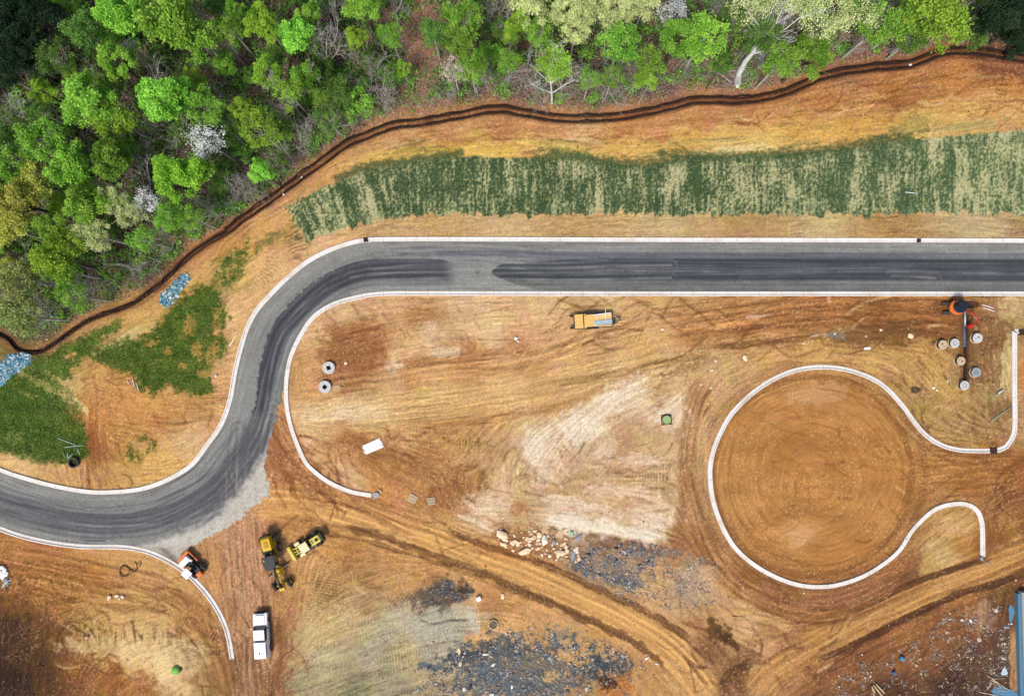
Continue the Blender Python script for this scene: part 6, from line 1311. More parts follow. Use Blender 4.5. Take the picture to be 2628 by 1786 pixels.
# wheel loader
x, y = P(791, 1394); Lr = thing('wheel_loader', 'pale yellow wheel loader with its bucket on the ground beside the grader', 'loader', x, y, 0, head(-77, 47))
bm = NB(); side_prism(bm, [(-2.35,.8),(-2.4,1.35),(-2.25,1.62),(-.95,1.7),(-.8,1.6),(-.8,.8)], -.5, .5, .07); hd = obj('engine_hood', bm, M['pale_yellow'], Lr)
bm = NB(); box(bm, (-1.25, -.17, 1.7), (.24, .14, .04), bev=0); box(bm, (-1.25, .12, 1.7), (.24, .14, .04), bev=0); box(bm, (-1.85, 0, 1.69), (.45, .4, .03), bev=.01); obj('hood_vent', bm, M['dark'], hd)
bm = NB(); box(bm, (-2.55, 0, 1.0), (.34, 1.35, .75), bev=.1); obj('counterweight', bm, M['black'], Lr)
bm = NB(); box(bm, (-.1, 0, 1.45), (1.05, 1.15, 1.5), bev=.04, taper=(.9, .9)); obj('cab', bm, M['glass'], Lr)
bm = NB(); box(bm, (-.1, 0, 2.26), (1.25, 1.3, .12), bev=.05); obj('cab_roof', bm, M['cream'], Lr)
bm = NB(); box(bm, (-1.0, 0, .75), (2.6, .7, .3), bev=.03); box(bm, (.8, 0, .75), (1.2, .55, .4), bev=.03); obj('frame', bm, M['black'], Lr)
bm = NB(); box(bm, (-.35, .78, .8), (1.1, .3, .12), bev=.02); box(bm, (-.35, -.78, .8), (1.1, .3, .12), bev=.02); obj('step', bm, M['black'], Lr)
for sx in (-1.55, .95):
    for sy in (-1, 1): wheel(Lr, sx, sy * .82, .52, .4, 'cream')
for sy in (-1, 1):
    bm = NB(); box(bm, (.95, sy * .82, 1.12), (.75, .42, .06), bev=.02); obj('mudguard', bm, M['cream'], Lr)
    bm = NB(); tube(bm, [(.45, sy * .34, 1.35), (1.2, sy * .38, 1.25), (1.95, sy * .42, .6), (2.15, sy * .42, .4)], .08, 4); obj('lift_arm', bm, M['pale_yellow'], Lr)
    bm = NB(); tube(bm, [(.5, sy * .2, 1.0), (1.5, sy * .25, .95)], .055, 7); obj('hydraulic_cylinder', bm, M['steel'], Lr)
bm = NB(); box(bm, (1.35, 0, 1.12), (.12, .9, .1), bev=.02); tube(bm, [(.7, 0, 1.4), (1.3, 0, 1.3), (2.0, 0, .8)], .06, 6); obj('tilt_linkage', bm, M['pale_yellow'], Lr)
bm = NB(); side_prism(bm, [(2.1,.1),(2.1,.75),(2.2,.9),(2.35,.85),(2.25,.65),(2.22,.3),(2.4,.15),(2.95,.05),(2.95,.0),(2.3,.0)], -1.05, 1.05, 0)
for sy in (-1.03, 1.03): side_prism(bm, [(2.15,.1),(2.2,.85),(2.45,.7),(2.9,.06),(2.4,.03)], sy - .03, sy + .03, 0)
obj('bucket', bm, M['pale_yellow'], Lr)

# compact tractor beside the kerb
x, y = P(499, 1446); K = thing('tractor', 'small orange and white tractor standing against the kerb by the stone apron', 'tractor', x, y, 0, head(-72, -69))
bm = NB(); box(bm, (1.72, 0, .55), (.42, 2.0, .6), bev=.04); box(bm, (1.9, 0, .3), (.2, 2.0, .1), bev=.01); obj('front_bucket', bm, M['orange'], K)
bm = NB(); box(bm, (.75, -1.02, .75), (1.7, .2, .16), bev=.03); obj('loader_arm', bm, M['orange'], K)
bm = NB(); box(bm, (.75, .9, .7), (1.7, .12, .14), bev=.03); obj('loader_arm', bm, M['orange'], K)
bm = NB(); box(bm, (1.0, .08, 1.1), (.82, 1.5, .5), bev=.06); box(bm, (.5, -.62, 1.15), (.35, .3, .3), bev=.05); obj('hood', bm, M['white'], K)
bm = NB(); box(bm, (-.35, -.25, .85), (1.9, .8, .6), bev=.05); cyl(bm, (.2, -.3, 1.2), .3, .25); tube(bm, [(-.1, -.6, 1.2), (-.6, -.3, 1.3), (-.9, -.1, 1.1)], .07, 6); tube(bm, [(.2, .1, 1.2), (-.3, -.1, 1.25), (-.5, -.5, 1.1)], .06, 6); obj('engine', bm, M['black'], K)
bm = NB(); box(bm, (-.42, .62, 2.05), (1.12, 1.15, .09), bev=.04); can = obj('canopy', bm, M['white'], K)
for a in (-.9, .05):
    for b in (.15, 1.1): bm = NB(); box(bm, (a, b, 1.45), (.06, .06, 1.15), bev=0); obj('canopy_post', bm, M['black'], K)
bm = NB(); box(bm, (-.5, .62, .85), (.5, .5, .5), bev=.08); obj('seat', bm, M['black'], K)
bm = NB(); box(bm, (-1.62, .05, .8), (.72, .8, .6), bev=.05); box(bm, (-1.62, .05, 1.12), (.45, .5, .06), bev=.02); obj('rear_box', bm, M['orange'], K)
bm = NB(); box(bm, (-.2, 0, .45), (2.9, .9, .2), bev=.03); obj('frame', bm, M['black'], K)
for sy, xx in ((-.86, -1.15), (.86, -1.15)): wheel(K, xx, sy, .48, .34, 'steel')
for sy in (-.75, .75): wheel(K, .75, sy, .34, .24, 'steel')

# flat trailer
x, y = P(1521, 823); ang = head(95, -6)
T2 = thing('flatbed_trailer', 'flatbed trailer with an orange timber deck parked on the dirt south of the road', 'trailer', x, y, 0, ang)
bm = NB()
for s in (-1, 1): box(bm, (0, s * 1.0, .62), (5.3, .1, .14), bev=.01)
box(bm, (-2.6, 0, .62), (.12, 2.0, .14), bev=.01); box(bm, (2.6, 0, .62), (.12, 2.0, .14), bev=.01); box(bm, (-1.32, 0, .74), (.1, 2.05, .05), bev=.01)
box(bm, (0, .5, .55), (5.2, .08, .12), bev=0); box(bm, (0, -.5, .55), (5.2, .08, .12), bev=0)
for s in (-1, 1): tube(bm, [(2.6, s * .85, .6), (3.75, s * .07, .58)], .06, 5)
obj('frame', bm, M['black'], T2)
bm = NB()
for k in range(8): box(bm, (-1.96, -.84 + k * .24, .70), (1.16, .225, .04), bev=.005)
obj('tail_deck', bm, M['deck'], T2)
bm = NB()
for k in range(7): box(bm, (.65, -.72 + k * .24, .70), (3.78, .225, .04), bev=.005)
box(bm, (-1.1, .84, .70), (.3, .225, .04), bev=.005); box(bm, (-1.1, -.9, .70), (.3, .15, .04), bev=.005); box(bm, (2.1, .9, .70), (.9, .15, .04), bev=.005)
obj('main_deck', bm, M['deck'], T2)
for s in (-1, 1):
    for xx in (-.55, .25): wheel(T2, xx, s * 1.02, .33, .2, 'steel')
    bm = NB(); side_prism(bm, [(-1.0,.55),(-.8,.8),(.5,.8),(.72,.55),(.68,.55),(.48,.76),(-.78,.76),(-.96,.55)], s * 1.04 - .12, s * 1.04 + .12, 0); obj('mudguard', bm, M['black'], T2)
    bm = NB(); box(bm, (-2.95, s * .82, .55), (.5, .3, .06), bev=.01, ry=.15); obj('ramp', bm, M['black'], T2)
bm = NB(); box(bm, (3.3, 0, .62), (.3, .25, .2), bev=.04); tube(bm, [(3.4, 0, .62), (3.85, 0, .6)], .07, 6); obj('hitch', bm, M['rim'], T2)
bm = NB(); box(bm, (2.8, -.35, .72), (.25, .5, .22), bev=.03); obj('tool_box', bm, M['black'], T2)
def load(name, label, cat, items, m, group=None):
    """lengths lying on the trailer: (x0, y0, x1, y1, z, w) in trailer axes"""
    bm = NB()
    for (x0, y0, x1, y1, z, w_) in items:
        L = math.hypot(x1 - x0, y1 - y0); box(bm, ((x0 + x1) / 2, (y0 + y1) / 2, z), (L, w_, w_ * .8), rz=math.atan2(y1 - y0, x1 - x0), bev=.008)
    o = obj(name, bm, M[m], None, (x, y, 0)); o.rotation_euler.z = ang; return tag(o, label, cat, group)
load('board', 'white plastic lengths along the back edge of the trailer deck', 'board', [(.05,.70,2.5,.86,.78,.07),(.3,.48,2.55,.64,.78,.06),(.1,.76,2.3,.92,.78,.05),(2.3,.9,2.55,.66,.79,.05)], 'plastic_white')
load('pipe', 'bundle of pale blue plastic pipes strapped along the trailer deck', 'pipe bundle', [(.05,-.10 - k * .085,2.65 - (k % 3) * .12,.02 - k * .085,.78 + .05 * (k % 2),.08) for k in range(7)], 'plastic_blue')
load('board', 'pale timber boards on the front edge of the trailer deck', 'board', [(.45,-.8,2.55,-.74,.77,.16),(.45,-.66,2.5,-.6,.77,.08),(1.2,-.7,2.5,-.66,.84,.06)], 'timber')
load('pole', 'white pole lying across the trailer and sticking out over its back edge', 'pole', [(1.72,1.5,1.72,-.1,.92,.06)], 'plastic_white')
load('pole', 'shorter white pole lying across the middle of the trailer', 'pole', [(.52,.85,.52,.0,.9,.07)], 'plastic_white')
load('strap', 'yellow strap tied over the middle of the trailer deck', 'strap', [(-.12,.95,-.1,.5,.76,.04),(-.1,.5,-.4,-.6,.745,.05),(-.42,-.6,-.44,-1.05,.76,.05)], 'pale_yellow')
load('strap', 'yellow strap end hanging on the ground beside the trailer', 'strap', [(-1.9,-1.3,-1.4,-1.33,.05,.05),(-1.4,-1.33,-1.3,-1.5,.05,.05)], 'pale_yellow')

# excavator by the trench
x, y = P(2444, 789); E = thing('excavator', 'small orange and black excavator with its red boom over the trench', 'excavator', x, y, 0, 0)
def track(cx, cy, L, w_, rz):
    bm = NB(); n = 10; h = .42; r = h / 2
    out = [(-L / 2 + r - r * math.sin(math.pi * k / n), r - r * math.cos(math.pi * k / n)) for k in range(n + 1)] + [(L / 2 - r + r * math.sin(math.pi * k / n), r + r * math.cos(math.pi * k / n)) for k in range(n + 1)]
    side_prism(bm, out, -w_ / 2, w_ / 2, 0)
    for k in range(14): box(bm, (-L / 2 + r + (L - 2 * r) * k / 13, 0, h + .01), (.06, w_ * 1.02, .04), bev=0)
    o = obj('track', bm, M['rubber'], E, (cx, cy, 0)); o.rotation_euler.z = rz; return o
track(-.35, .5, 2.5, .42, .05); track(-.25, -.75, 2.5, .42, .05)
bm = NB(); box(bm, (0, -.12, .4), (1.2, 1.0, .3), bev=.04); obj('undercarriage', bm, M['black'], E)
bm = NB(); prism(bm, [(.15 + 1.08 * math.cos(t), -.05 + 1.02 * math.sin(t)) for t in [2 * math.pi * k / 28 for k in range(28)]], .6, 1.05, .08); obj('counterweight', bm, M['orange'], E)
bm = NB(); prism(bm, [(.32 + .92 * math.cos(t), .05 + .88 * math.sin(t)) for t in [2 * math.pi * k / 24 for k in range(24)]], 1.06, 1.35, .06); box(bm, (.2, .32, 1.75), (1.3, .9, .95), bev=.12, taper=(.85, .85)); obj('cab', bm, M['glass'], E)
bm = NB(); box(bm, (.2, .32, 2.26), (1.15, .78, .07), bev=.05); obj('cab_roof', bm, M['black'], E)
bm = NB(); tube(bm, [(1.1, .85, 1.15), (1.22, .2, 1.2), (1.1, -.45, 1.2)], .07, 6); obj('handrail', bm, M['steel'], E)
bm = NB(); tube(bm, [(.95, -.45, 1.1), (1.35, -.85, 1.9), (1.9, -1.35, 2.1), (2.35, -1.95, 1.7)], .15, 4, .11); obj('boom', bm, M['red'], E)
bm = NB(); tube(bm, [(2.2, -1.75, 1.95), (2.45, -2.1, 1.5), (2.3, -2.45, .8)], .1, 4); obj('stick', bm, M['red'], E)
bm = NB(); tube(bm, [(1.15, -.55, 1.1), (1.7, -1.1, 1.75)], .06, 7); tube(bm, [(1.8, -1.15, 2.2), (2.3, -1.7, 2.1)], .05, 7); obj('hydraulic_cylinder', bm, M['steel'], E)
bm = NB(); side_prism(bm, [(-.3,-.1),(-.35,.35),(.1,.45),(.25,.25),(-.05,.05),(.2,-.2)], -.28, .28, .01); o = obj('bucket', bm, M['red'], E, (2.05, -2.55, .35)); o.rotation_euler.z = 2.0

# ------------------------------------------------------------------ drainage structures
def riser(px, py, r, h, hole, label, lidmat='concrete', base=(-8, 0)):
    """precast manhole riser with lid, standing on a wider ring"""
    x, y = P(px, py, h); t = thing('manhole_riser', label, 'manhole', x, y, 0, RT.uniform(0, 6.28), 'manhole risers along the trench')
    bm = NB(); cyl(bm, (0, 0, h / 2), r * .93, h, seg=36); obj('shaft', bm, M['dark'], t)  # concrete wall coloured near-black for its shaded side
    bm = NB(); ring(bm, (0, 0, .06), r * 1.12, r * .9, .14, 36); obj('base_ring', bm, M['concrete_tan'], t)
    bm = NB(); cyl(bm, (0, 0, h + .03), r, .12, seg=36); bmesh.ops.bevel(bm, geom=[e for e in bm.edges if len(e.link_faces) == 2 and abs(e.verts[0].co.z - e.verts[1].co.z) < .01], offset=.02, segments=1, affect='EDGES')
    lid = obj('lid', bm, M[lidmat], t)
    bm = NB()
    if hole == 'slots':
        for k in range(4): box(bm, (-.3 + k * .2, 0, h + .095), (.045, .75 - abs(k - 1.5) * .12, .012), bev=0)
    elif hole == 'disc':
        ring(bm, (.03, 0, h + .095), .3, .26, .012, 24); box(bm, (.02, .05, h + .095), (.1, .1, .014), bev=0)
    else:
        cyl(bm, (.08, .14, h + .095), .1, .012, seg=14); cyl(bm, (.18, .02, h + .094), .06, .012, seg=12); box(bm, (-.2, -.1, h + .095), (.24, .04, .01), rz=.5, bev=0)
    obj('lid_opening', bm, M['dark'], lid); return t
riser(2419.5, 885, .63, .62, 'holes', 'manhole riser with tan lid, farthest left of the six', 'concrete_tan')
riser(2450, 881, .63, .5, 'disc', 'manhole riser with a ringed lid between the tan one and the trench')
riser(2508.5, 867.5, .68, .5, 'marks', 'manhole riser with a wide stained lid right of the trench, nearest the excavator')
riser(2466, 926.5, .59, .62, 'holes', 'manhole riser with pinkish lid close to the left side of the trench', 'concrete_tan')
riser(2505, 955.5, .65, .45, 'slots', 'manhole riser with a slotted grey lid right of the lower trench', 'concrete_grey')
riser(2475, 989, .63, .6, 'disc', 'manhole riser with pale ringed lid at the lower end of the trench')
def slab(px, py, r, rz, label):
    h = .5; x, y = P(px, py, h); t = thing('inlet_ring', label, 'concrete ring', x, y, 0, rz)
    bm = NB(); n = 36; s = .29
    sq = []
    for k in range(n):
        a = 2 * math.pi * k / n; c, d = math.cos(a), math.sin(a); m_ = max(abs(c), abs(d)); sq.append((c / m_ * s, d / m_ * s))
    A_ = [[bm.verts.new((r * math.cos(2 * math.pi * k / n), r * math.sin(2 * math.pi * k / n), z)) for k in range(n)] for z in (0, h - .03)]
    A_.append([bm.verts.new((v.co.x * .97, v.co.y * .97, h)) for v in A_[1]])
    B_ = [[bm.verts.new((p[0], p[1], z)) for p in sq] for z in (h, 0.02)]
    for q1, q2 in ((A_[0], A_[1]), (A_[1], A_[2]), (A_[2], B_[0]), (B_[0], B_[1])):
        for k in range(n): bm.faces.new((q1[k], q1[(k + 1) % n], q2[(k + 1) % n], q2[k]))
    obj('ring', bm, M['concrete'], t)
    bm = NB(); box(bm, (0, 0, .03), (2 * s - .01, 2 * s - .01, .04), bev=0); obj('hole_shade', bm, M['dark'], t)  # dark plate stands in for the shade down the hole
    return t
slab(843, 944, .86, .35, 'upper of two round concrete slabs with a square hole inside the road bend')
slab(833, 993, .86, .9, 'lower of two round concrete slabs with a square hole, beside a brown board')
# green capped manhole with its dark square surround
x, y = P(1710, 1077); t = thing('capped_manhole', 'pale green round cap in a dark square frame on the pale soil', 'manhole', x, y, 0, .1)
bm = NB()
for a, b, c, d in ((0, .66, 1.4, .1), (0, -.66, 1.4, .08), (.68, 0, .1, 1.4), (-.68, 0, .08, 1.4)): box(bm, (a, b, .06), (c, d, .12), bev=.01)
obj('frame', bm, M['iron'], t)
bm = NB(); cyl(bm, (0, 0, .12), .62, .24, seg=36); ring(bm, (0, 0, .26), .60, .52, .05, 36); obj('cap', bm, M['green_lid'], t)
bm = NB(); ring(bm, (0, 0, .2), .68, .62, .2, 36); obj('rim', bm, M['dark'], t)
# green round cap in the lower left
x, y = P(452, 1718); t = thing('round_cap', 'bright green round plastic cap on pale sand at the lower left', 'cap', x, y)
bm = NB(); cyl(bm, (0, 0, .2), .62, .4, seg=32, r2=.5); bmesh.ops.bevel(bm, geom=bm.edges[:], offset=.05, segments=2, affect='EDGES'); obj('shell', bm, M['bright_green'], t, None, True)
bm = NB(); cyl(bm, (.55, .05, .12), .28, .25, seg=20); obj('side_ring', bm, M['iron'], t)
# grated manhole near the clay fan
x, y = P(1266, 1601); t = thing('grated_manhole', 'round manhole with a barred grate beside the grey clay fan', 'manhole', x, y, 0, -.5)
bm = NB(); ring(bm, (0, 0, .1), .66, .54, .3, 32); obj('ring', bm, M['concrete_tan'], t)
bm = NB(); cyl(bm, (0, 0, .03), .54, .04, seg=24); obj('pit', bm, M['dark'], t)  # dark disc gives the pit its shade by colour
bm = NB()
for k in range(5): box(bm, (-.36 + k * .18, 0, .2), (.06, 1.0 - abs(k - 2) * .16, .04), bev=0)
box(bm, (0, .12, .205), (.95, .06, .04), bev=0); obj('grate', bm, M['rim'], t)
# kerb inlets
def inlet(px, py, rz, w_, d_, label):
    x, y = P(px, py); t = thing('kerb_inlet', label, 'drain inlet', x, y, 0, rz)
    bm = NB(); box(bm, (0, 0, .08), (w_, d_, .2), bev=.02); obj('box', bm, M['iron'], t)
    bm = NB()
    for k in range(5): box(bm, (-w_ * .38 + k * w_ * .19, 0, .195), (.05, d_ * .8, .03), bev=0)
    obj('grate', bm, M['dark'], t); return t
inlet(939, 616, .12, .62, .6, 'rusty kerb inlet where the north kerb starts to bend')
inlet(2357, 617.5, 0, .55, .55, 'rusty inlet in the straight north kerb near its right end')
inlet(2548.5, 1157, 0, .95, .85, 'wide rusty inlet in the kerb below the trench corner')
inlet(2622, 853, 0, .9, .8, 'dark barred inlet at the right edge by the kerb corner')
x, y = P(966, 1270); t = thing('catch_basin', 'round grey catch basin at the end of the inner kerb', 'drain', x, y)
bm = NB(); cyl(bm, (0, 0, .1), .42, .3, seg=24); obj('ring', bm, M['concrete_grey'], t)
bm = NB(); box(bm, (.6, .55, .15), (.3, .45, .3), bev=.04, rz=.3); obj('cover', bm, M['timber'], t)
x, y = P(2516, 1432); t = thing('marker_stake', 'small grey stake and peg at the lower end of the turning circle kerb', 'stake', x, y)
bm = NB(); box(bm, (0, 0, .2), (.3, .5, .4), bev=.05, rz=.2); tube(bm, [(.2, -.2, .1), (1.6, -1.0, .1)], .05, 6); obj('stake', bm, M['concrete_grey'], t)

# ------------------------------------------------------------------ pipes, pallets and site scraps
def bundle(name, label, cat, px, py, rz, items, m, z=.06, group=None):
    x, y = P(px, py); bm = NB()
    for (a, b, L, w_, r_, dz) in items:
        box(bm, (a, b, z + dz), (L, w_, w_ * .8), rz=r_, bev=w_ * .2)
    o = obj(name, bm, M[m], None, (x, y, 0)); o.rotation_euler.z = rz; return tag(o, label, cat, group)
rp = random.Random(3)
bundle('pipe', 'stack of white plastic pipes lying inside the loop below the concrete slabs', 'pipe stack', 958, 1145, math.radians(23), [(rp.uniform(-.15, .15), -.6 + k * .135, 2.6 + rp.uniform(-.1, .2), .125, rp.uniform(-.02, .02), (k % 2) * .04) for k in range(10)], 'plastic_white')
def pallet(px, py, rz, k, label):
    x, y = P(px, py); bm = NB()
    for i in range(6): box(bm, (-.5 * k + i * .2 * k, 0, .14), (.11 * k, 1.1 * k, .03), bev=.004)
    for j in (-1, 0, 1): box(bm, (0, j * .48 * k, .07), (1.1 * k, .1, .1), bev=.004)
    o = obj('pallet', bm, M['wood_grey'], None, (x, y, 0)); o.rotation_euler.z = rz; tag(o, label, 'pallet')
pallet(1059, 1279, -.5, 1.0, 'tilted wooden pallet, left of two near the inner kerb end'); pallet(1107, 1285, .12, .9, 'smaller wooden pallet, right of two near the inner kerb end')
def stick(px0, py0, px1, py1, r, m, label, cat='pipe', group=None, z=.06, name=None, seg=7):
    a = P(px0, py0); b = P(px1, py1); cx_, cy_ = (a[0] + b[0]) / 2, (a[1] + b[1]) / 2; bm = NB()
    zg = gz(cx_, cy_)
    tube(bm, [(a[0] - cx_, a[1] - cy_, 0), (0, 0, .01), (b[0] - cx_, b[1] - cy_, 0)], r, seg); o = obj(name or cat, bm, M[m], None, (cx_, cy_, max(zg, 0) + z + r * .6), True); return tag(o, label, cat, group)
for k, (a, b, c, d, lab) in enumerate([(150,1124,197,1142,'longest pale teal pipe slanting in the grass above the culvert ring'),(168,1147,218,1142,'pale teal pipe lying level above the culvert ring'),(202,1150,206,1166,'short upright pale teal pipe right of the crossed pair'),(176,1160,174,1176,'short pale teal pipe left arm of a small v shape'),(176,1176,188,1164,'short pale teal pipe right arm of a small v shape')]):
    stick(a, b, c, d, .06, 'plastic_teal', lab)
stick(162,1158,168,1174,.045,'timber','short tan stake beside the pale teal pipes','stake')
for a, b, c, d, lab in [(341,969,345,991,'longest of three white pipes in the grass hollow'),(351,981,357,1002,'white pipe right of the longest in the grass hollow'),(328,976,331,984,'shortest white pipe in the grass hollow')]: stick(a, b, c, d, .05, 'plastic_white', lab)
stick(590,888,613,851,.05,'plastic_white','thin white pipe lying beside the outer kerb of the bend')
stick(2519,782,2550,791,.05,'plastic_white','upper of two white pipes right of the excavator'); stick(2521,789,2551,799,.05,'plastic_white','lower of two white pipes right of the excavator')
stick(2542,1081,2594,1043,.055,'plastic_teal','long pale green pipe leaning towards the kerb on the right'); stick(2548,1017,2562,1008,.05,'plastic_teal','short pale green pipe with a white end on the right'); stick(2560,1009,2572,1000,.14,'concrete','short wide white pipe end by the pale green pipe')
stick(2480,808,2482,890,.16,'pipe_blue','blue pipe laid in the trench under the excavator',z=-.62,seg=12)
stick(2478,800,2479,836,.13,'plastic_blue','pale pipe end at the top of the trench',z=-.25,seg=12)
stick(1870,358,1835,361,.05,'timber','thin pale stake lying at the foot of the erosion blanket','stake'); stick(2322,494,2352,497,.05,'plastic_white','thin white stake on the erosion blanket','stake')
stick(776,952,770,985,.03,'pale_yellow','upper piece of yellow string lying by the inner kerb','string',name='string'); stick(770,985,764,1004,.03,'pale_yellow','lower piece of yellow string lying by the inner kerb','string',name='string')
stick(1880,1582,1912,1583,.04,'timber','thin pale stake on the dirt left of the lower haul road','stake')
for a, b, c, d, lab in [(2240,1755,2264,1785,'long pale split log at the bottom edge'),(2246,1752,2268,1776,'second split log lying against the long one at the bottom edge'),(2236,1758,2243,1775,'short split log at the bottom edge')]: stick(a, b, c, d, .13, 'timber', lab, 'log')
for a, b, c, d, r_, lab in [(2530,1730,2590,1770,.05,'longest grey pole in the crossed heap by the wall'),(2545,1738,2568,1762,.06,'thick grey pole in the crossed heap by the wall'),(2552,1735,2532,1768,.04,'tan pole crossing the heap by the wall'),(2545,1742,2578,1738,.04,'bent tan pole on top of the heap by the wall'),(2512,1774,2570,1785,.06,'pale pole at the bottom edge by the tarp'),(2562,1770,2584,1771,.05,'short tan pole on the blue tarp')]: stick(a, b, c, d, r_, 'wood_grey', lab, 'pole')
# scrap beside the slabs
x, y = P(863, 996); bm = NB(); box(bm, (0, 0, .05), (.95, .85, .05), bev=.01); o = obj('board', bm, M['card'], None, (x, y, 0)); o.rotation_euler.z = .1; tag(o, 'square brown board lying right of the lower concrete slab', 'board')
for a, b, c, d, lab in [(875,972,886,978,'short pale offcut at the top of the scrap heap by the slabs'),(878,972,890,1002,'long offcut on the right of the scrap heap by the slabs'),(876,974,871,1000,'long offcut on the left of the scrap heap by the slabs'),(873,992,888,998,'offcut across the bottom of the scrap heap by the slabs')]: stick(a, b, c, d, .04, 'timber', lab, 'offcut')
# culvert ring in the grass, hoses
x, y = P(193, 1186); t = thing('culvert_ring', 'black corrugated culvert ring lying in the grass above the left road', 'culvert ring', x, y)
bm = NB(); ring(bm, (0, 0, .25), .68, .55, .5, 32); ring(bm, (0, 0, .45), .73, .66, .08, 32); obj('ring', bm, M['rubber'], t)
bm = NB(); cyl(bm, (0, 0, .03), .54, .04, seg=24); obj('inside', bm, M['dark'], t)  # dark disc stands for the shade inside the ring
def hose(label, pts, r=.05, z=.1):
    ln = smooth_line(W(pts), .25); c = ln.mean(0); bm = NB(); tube(bm, [(p[0] - c[0], p[1] - c[1], z + .05 * math.sin(i * .35)) for i, p in enumerate(ln)], r, 6)
    o = obj('hose', bm, M['hose'], None, (c[0], c[1], 0), True); tag(o, label, 'hose')
hose('brown hose curled in a figure of eight below the left road', [(352,1448),(362,1438),(360,1452),(348,1462),(335,1472),(322,1478),(311,1472),(309,1460),(318,1452),(330,1456),(334,1466),(322,1476),(312,1478),(308,1466),(312,1453),(324,1450),(338,1462),(350,1466),(352,1448),(346,1440)])
hose('thin brown hose bent in a loop beside the upper kerb of the left road', [(312,1217),(330,1222),(340,1238),(334,1250),(318,1255),(306,1250),(302,1244)], .035)
# white sacks and pale pipes at the left edge
for k, (a, b, s_) in enumerate([(6,1455,.42),(14,1462,.38),(4,1468,.4),(14,1474,.42),(20,1470,.3),(8,1480,.36)]):
    x, y = P(a, b); bm = NB(); box(bm, (0, 0, .18), (s_ * 2, s_ * 1.3, .32), bev=.12); o = obj('sack', bm, M['plastic_white'], None, (x, y, 0), True); o.rotation_euler.z = k * 1.1; tag(o, 'full white sack in the heap at the left edge', 'sack', 'white sacks heaped at the left edge')
for k, (a, b, c, d) in enumerate([(8,1500,32,1484),(10,1492,28,1496),(16,1482,22,1502),(8,1488,34,1488),(24,1480,14,1504),(10,1504,36,1480)]):
    stick(a, b, c, d, .06, 'plastic_blue', 'pale blue pipe in the crossed pile at the left edge', 'pipe', 'pale blue pipes crossed at the left edge', z=.06 + .06 * k)
# things lying about
M['can_red'] = mat('faded_red_paint', col(226, 150, 130), (.8, .78, .76, 1), .6)
def small(name, label, cat, px, py, s, m, rz=0, bev=.03, z=0):
    x, y = P(px, py); bm = NB(); box(bm, (0, 0, s[2] / 2), s, bev=bev, taper=(.9, .9)); box(bm, (s[0] * .1, 0, s[2] + .01), (s[0] * .6, s[1] * .55, .03), bev=.01)
    o = obj(name, bm, M[m], None, (x, y, z)); o.rotation_euler.z = rz; return tag(o, label, cat)
small('box', 'white box with a dark top next to the grey clay fan', 'box', 1229, 1534, (.7, .65, .5), 'plastic_white', .4)
small('crate', 'small pale green crate at the edge of the boulders', 'crate', 1467, 1369, (.5, .75, .3), 'plastic_teal', .05)
small('can', 'small red and white can on the dirt in the lower left', 'can', 225, 1634, (.6, .4, .35), 'can_red', .6)
small('bucket', 'white bucket in the grass beside the kerb on the left', 'bucket', 556, 965, (.28, .28, .3), 'plastic_white', .2)
small('jug', 'small white jug on the dirt above the brown haul track', 'jug', 1324, 869, (.42, .5, .25), 'plastic_white', 1.2)
small('bag', 'white bag lying in the silt ditch', 'bag', 2335, 168, (.35, .25, .2), 'plastic_white', .2); small('bag', 'tiny white bag by the ditch above the blanket start', 'bag', 728, 499, (.25, .25, .15), 'plastic_white', .2); small('bag', 'white bag on the inner ditch bank', 'bag', 775, 456, (.28, .2, .15), 'plastic_white', .8)
small('container', 'blue plastic container in the mud below the haul road', 'container', 2313, 1688, (.8, .55, .4), 'tarp', -.5); small('container', 'small dark blue can in the mud', 'can', 2293, 1724, (.5, .5, .4), 'pipe_blue', .5)

# ------------------------------------------------------------------ concrete wall, puddles and tarp on the right
bm = NB(); a = P(2610, 1514); b = P(2618, 1800); prism(bm, [(a[0], a[1]), (a[0] + 9, a[1] - .6), (b[0] + 9, b[1]), (b[0], b[1])], -.4, .9, .03); o = obj('retaining_wall', bm, M['concrete_grey'], None, None); tag(o, 'pale grey concrete wall cut by the right edge above the muddy corner', 'wall')
bm = NB(); prism(bm, [(a[0] - .32, a[1] - .3), (a[0] - .005, a[1] - .3), (b[0] - .005, b[1]), (b[0] - .35, b[1])], -.4, .62, .02); o = obj('wall_side_strip', bm, M['tarp'], None, None); tag(o, 'blue strip along the left side of the concrete wall', 'sheet')  # low blue slab covering the left side of the wall
def puddle(px, py, rx, ry, label, c='tarp', seed=0):
    x, y = P(px, py); z_ = gz(x, y) + .06; bm = NB(); r_ = random.Random(seed); n = 26; vs = []
    for k in range(n): a_ = 2 * math.pi * k / n; q = 1 + .16 * math.sin(3 * a_ + seed) + .1 * math.sin(7 * a_ + seed); vs.append((math.cos(a_) * rx / S * q, math.sin(a_) * ry / S * q))
    prism(bm, vs, 0, .05, .01); o = obj('tarp', bm, M[c], None, (x, y, z_)); tag(o, label, 'tarp')
puddle(2594, 1572, 7, 22, 'narrow blue tarp beside the top of the concrete wall', seed=1); puddle(2574, 1780, 34, 18, 'wide blue tarp at the bottom edge by the wall', seed=2); puddle(2577, 1723, 8, 10, 'small blue scrap of sheet in the mud by the wall', 'plastic_blue', 3)

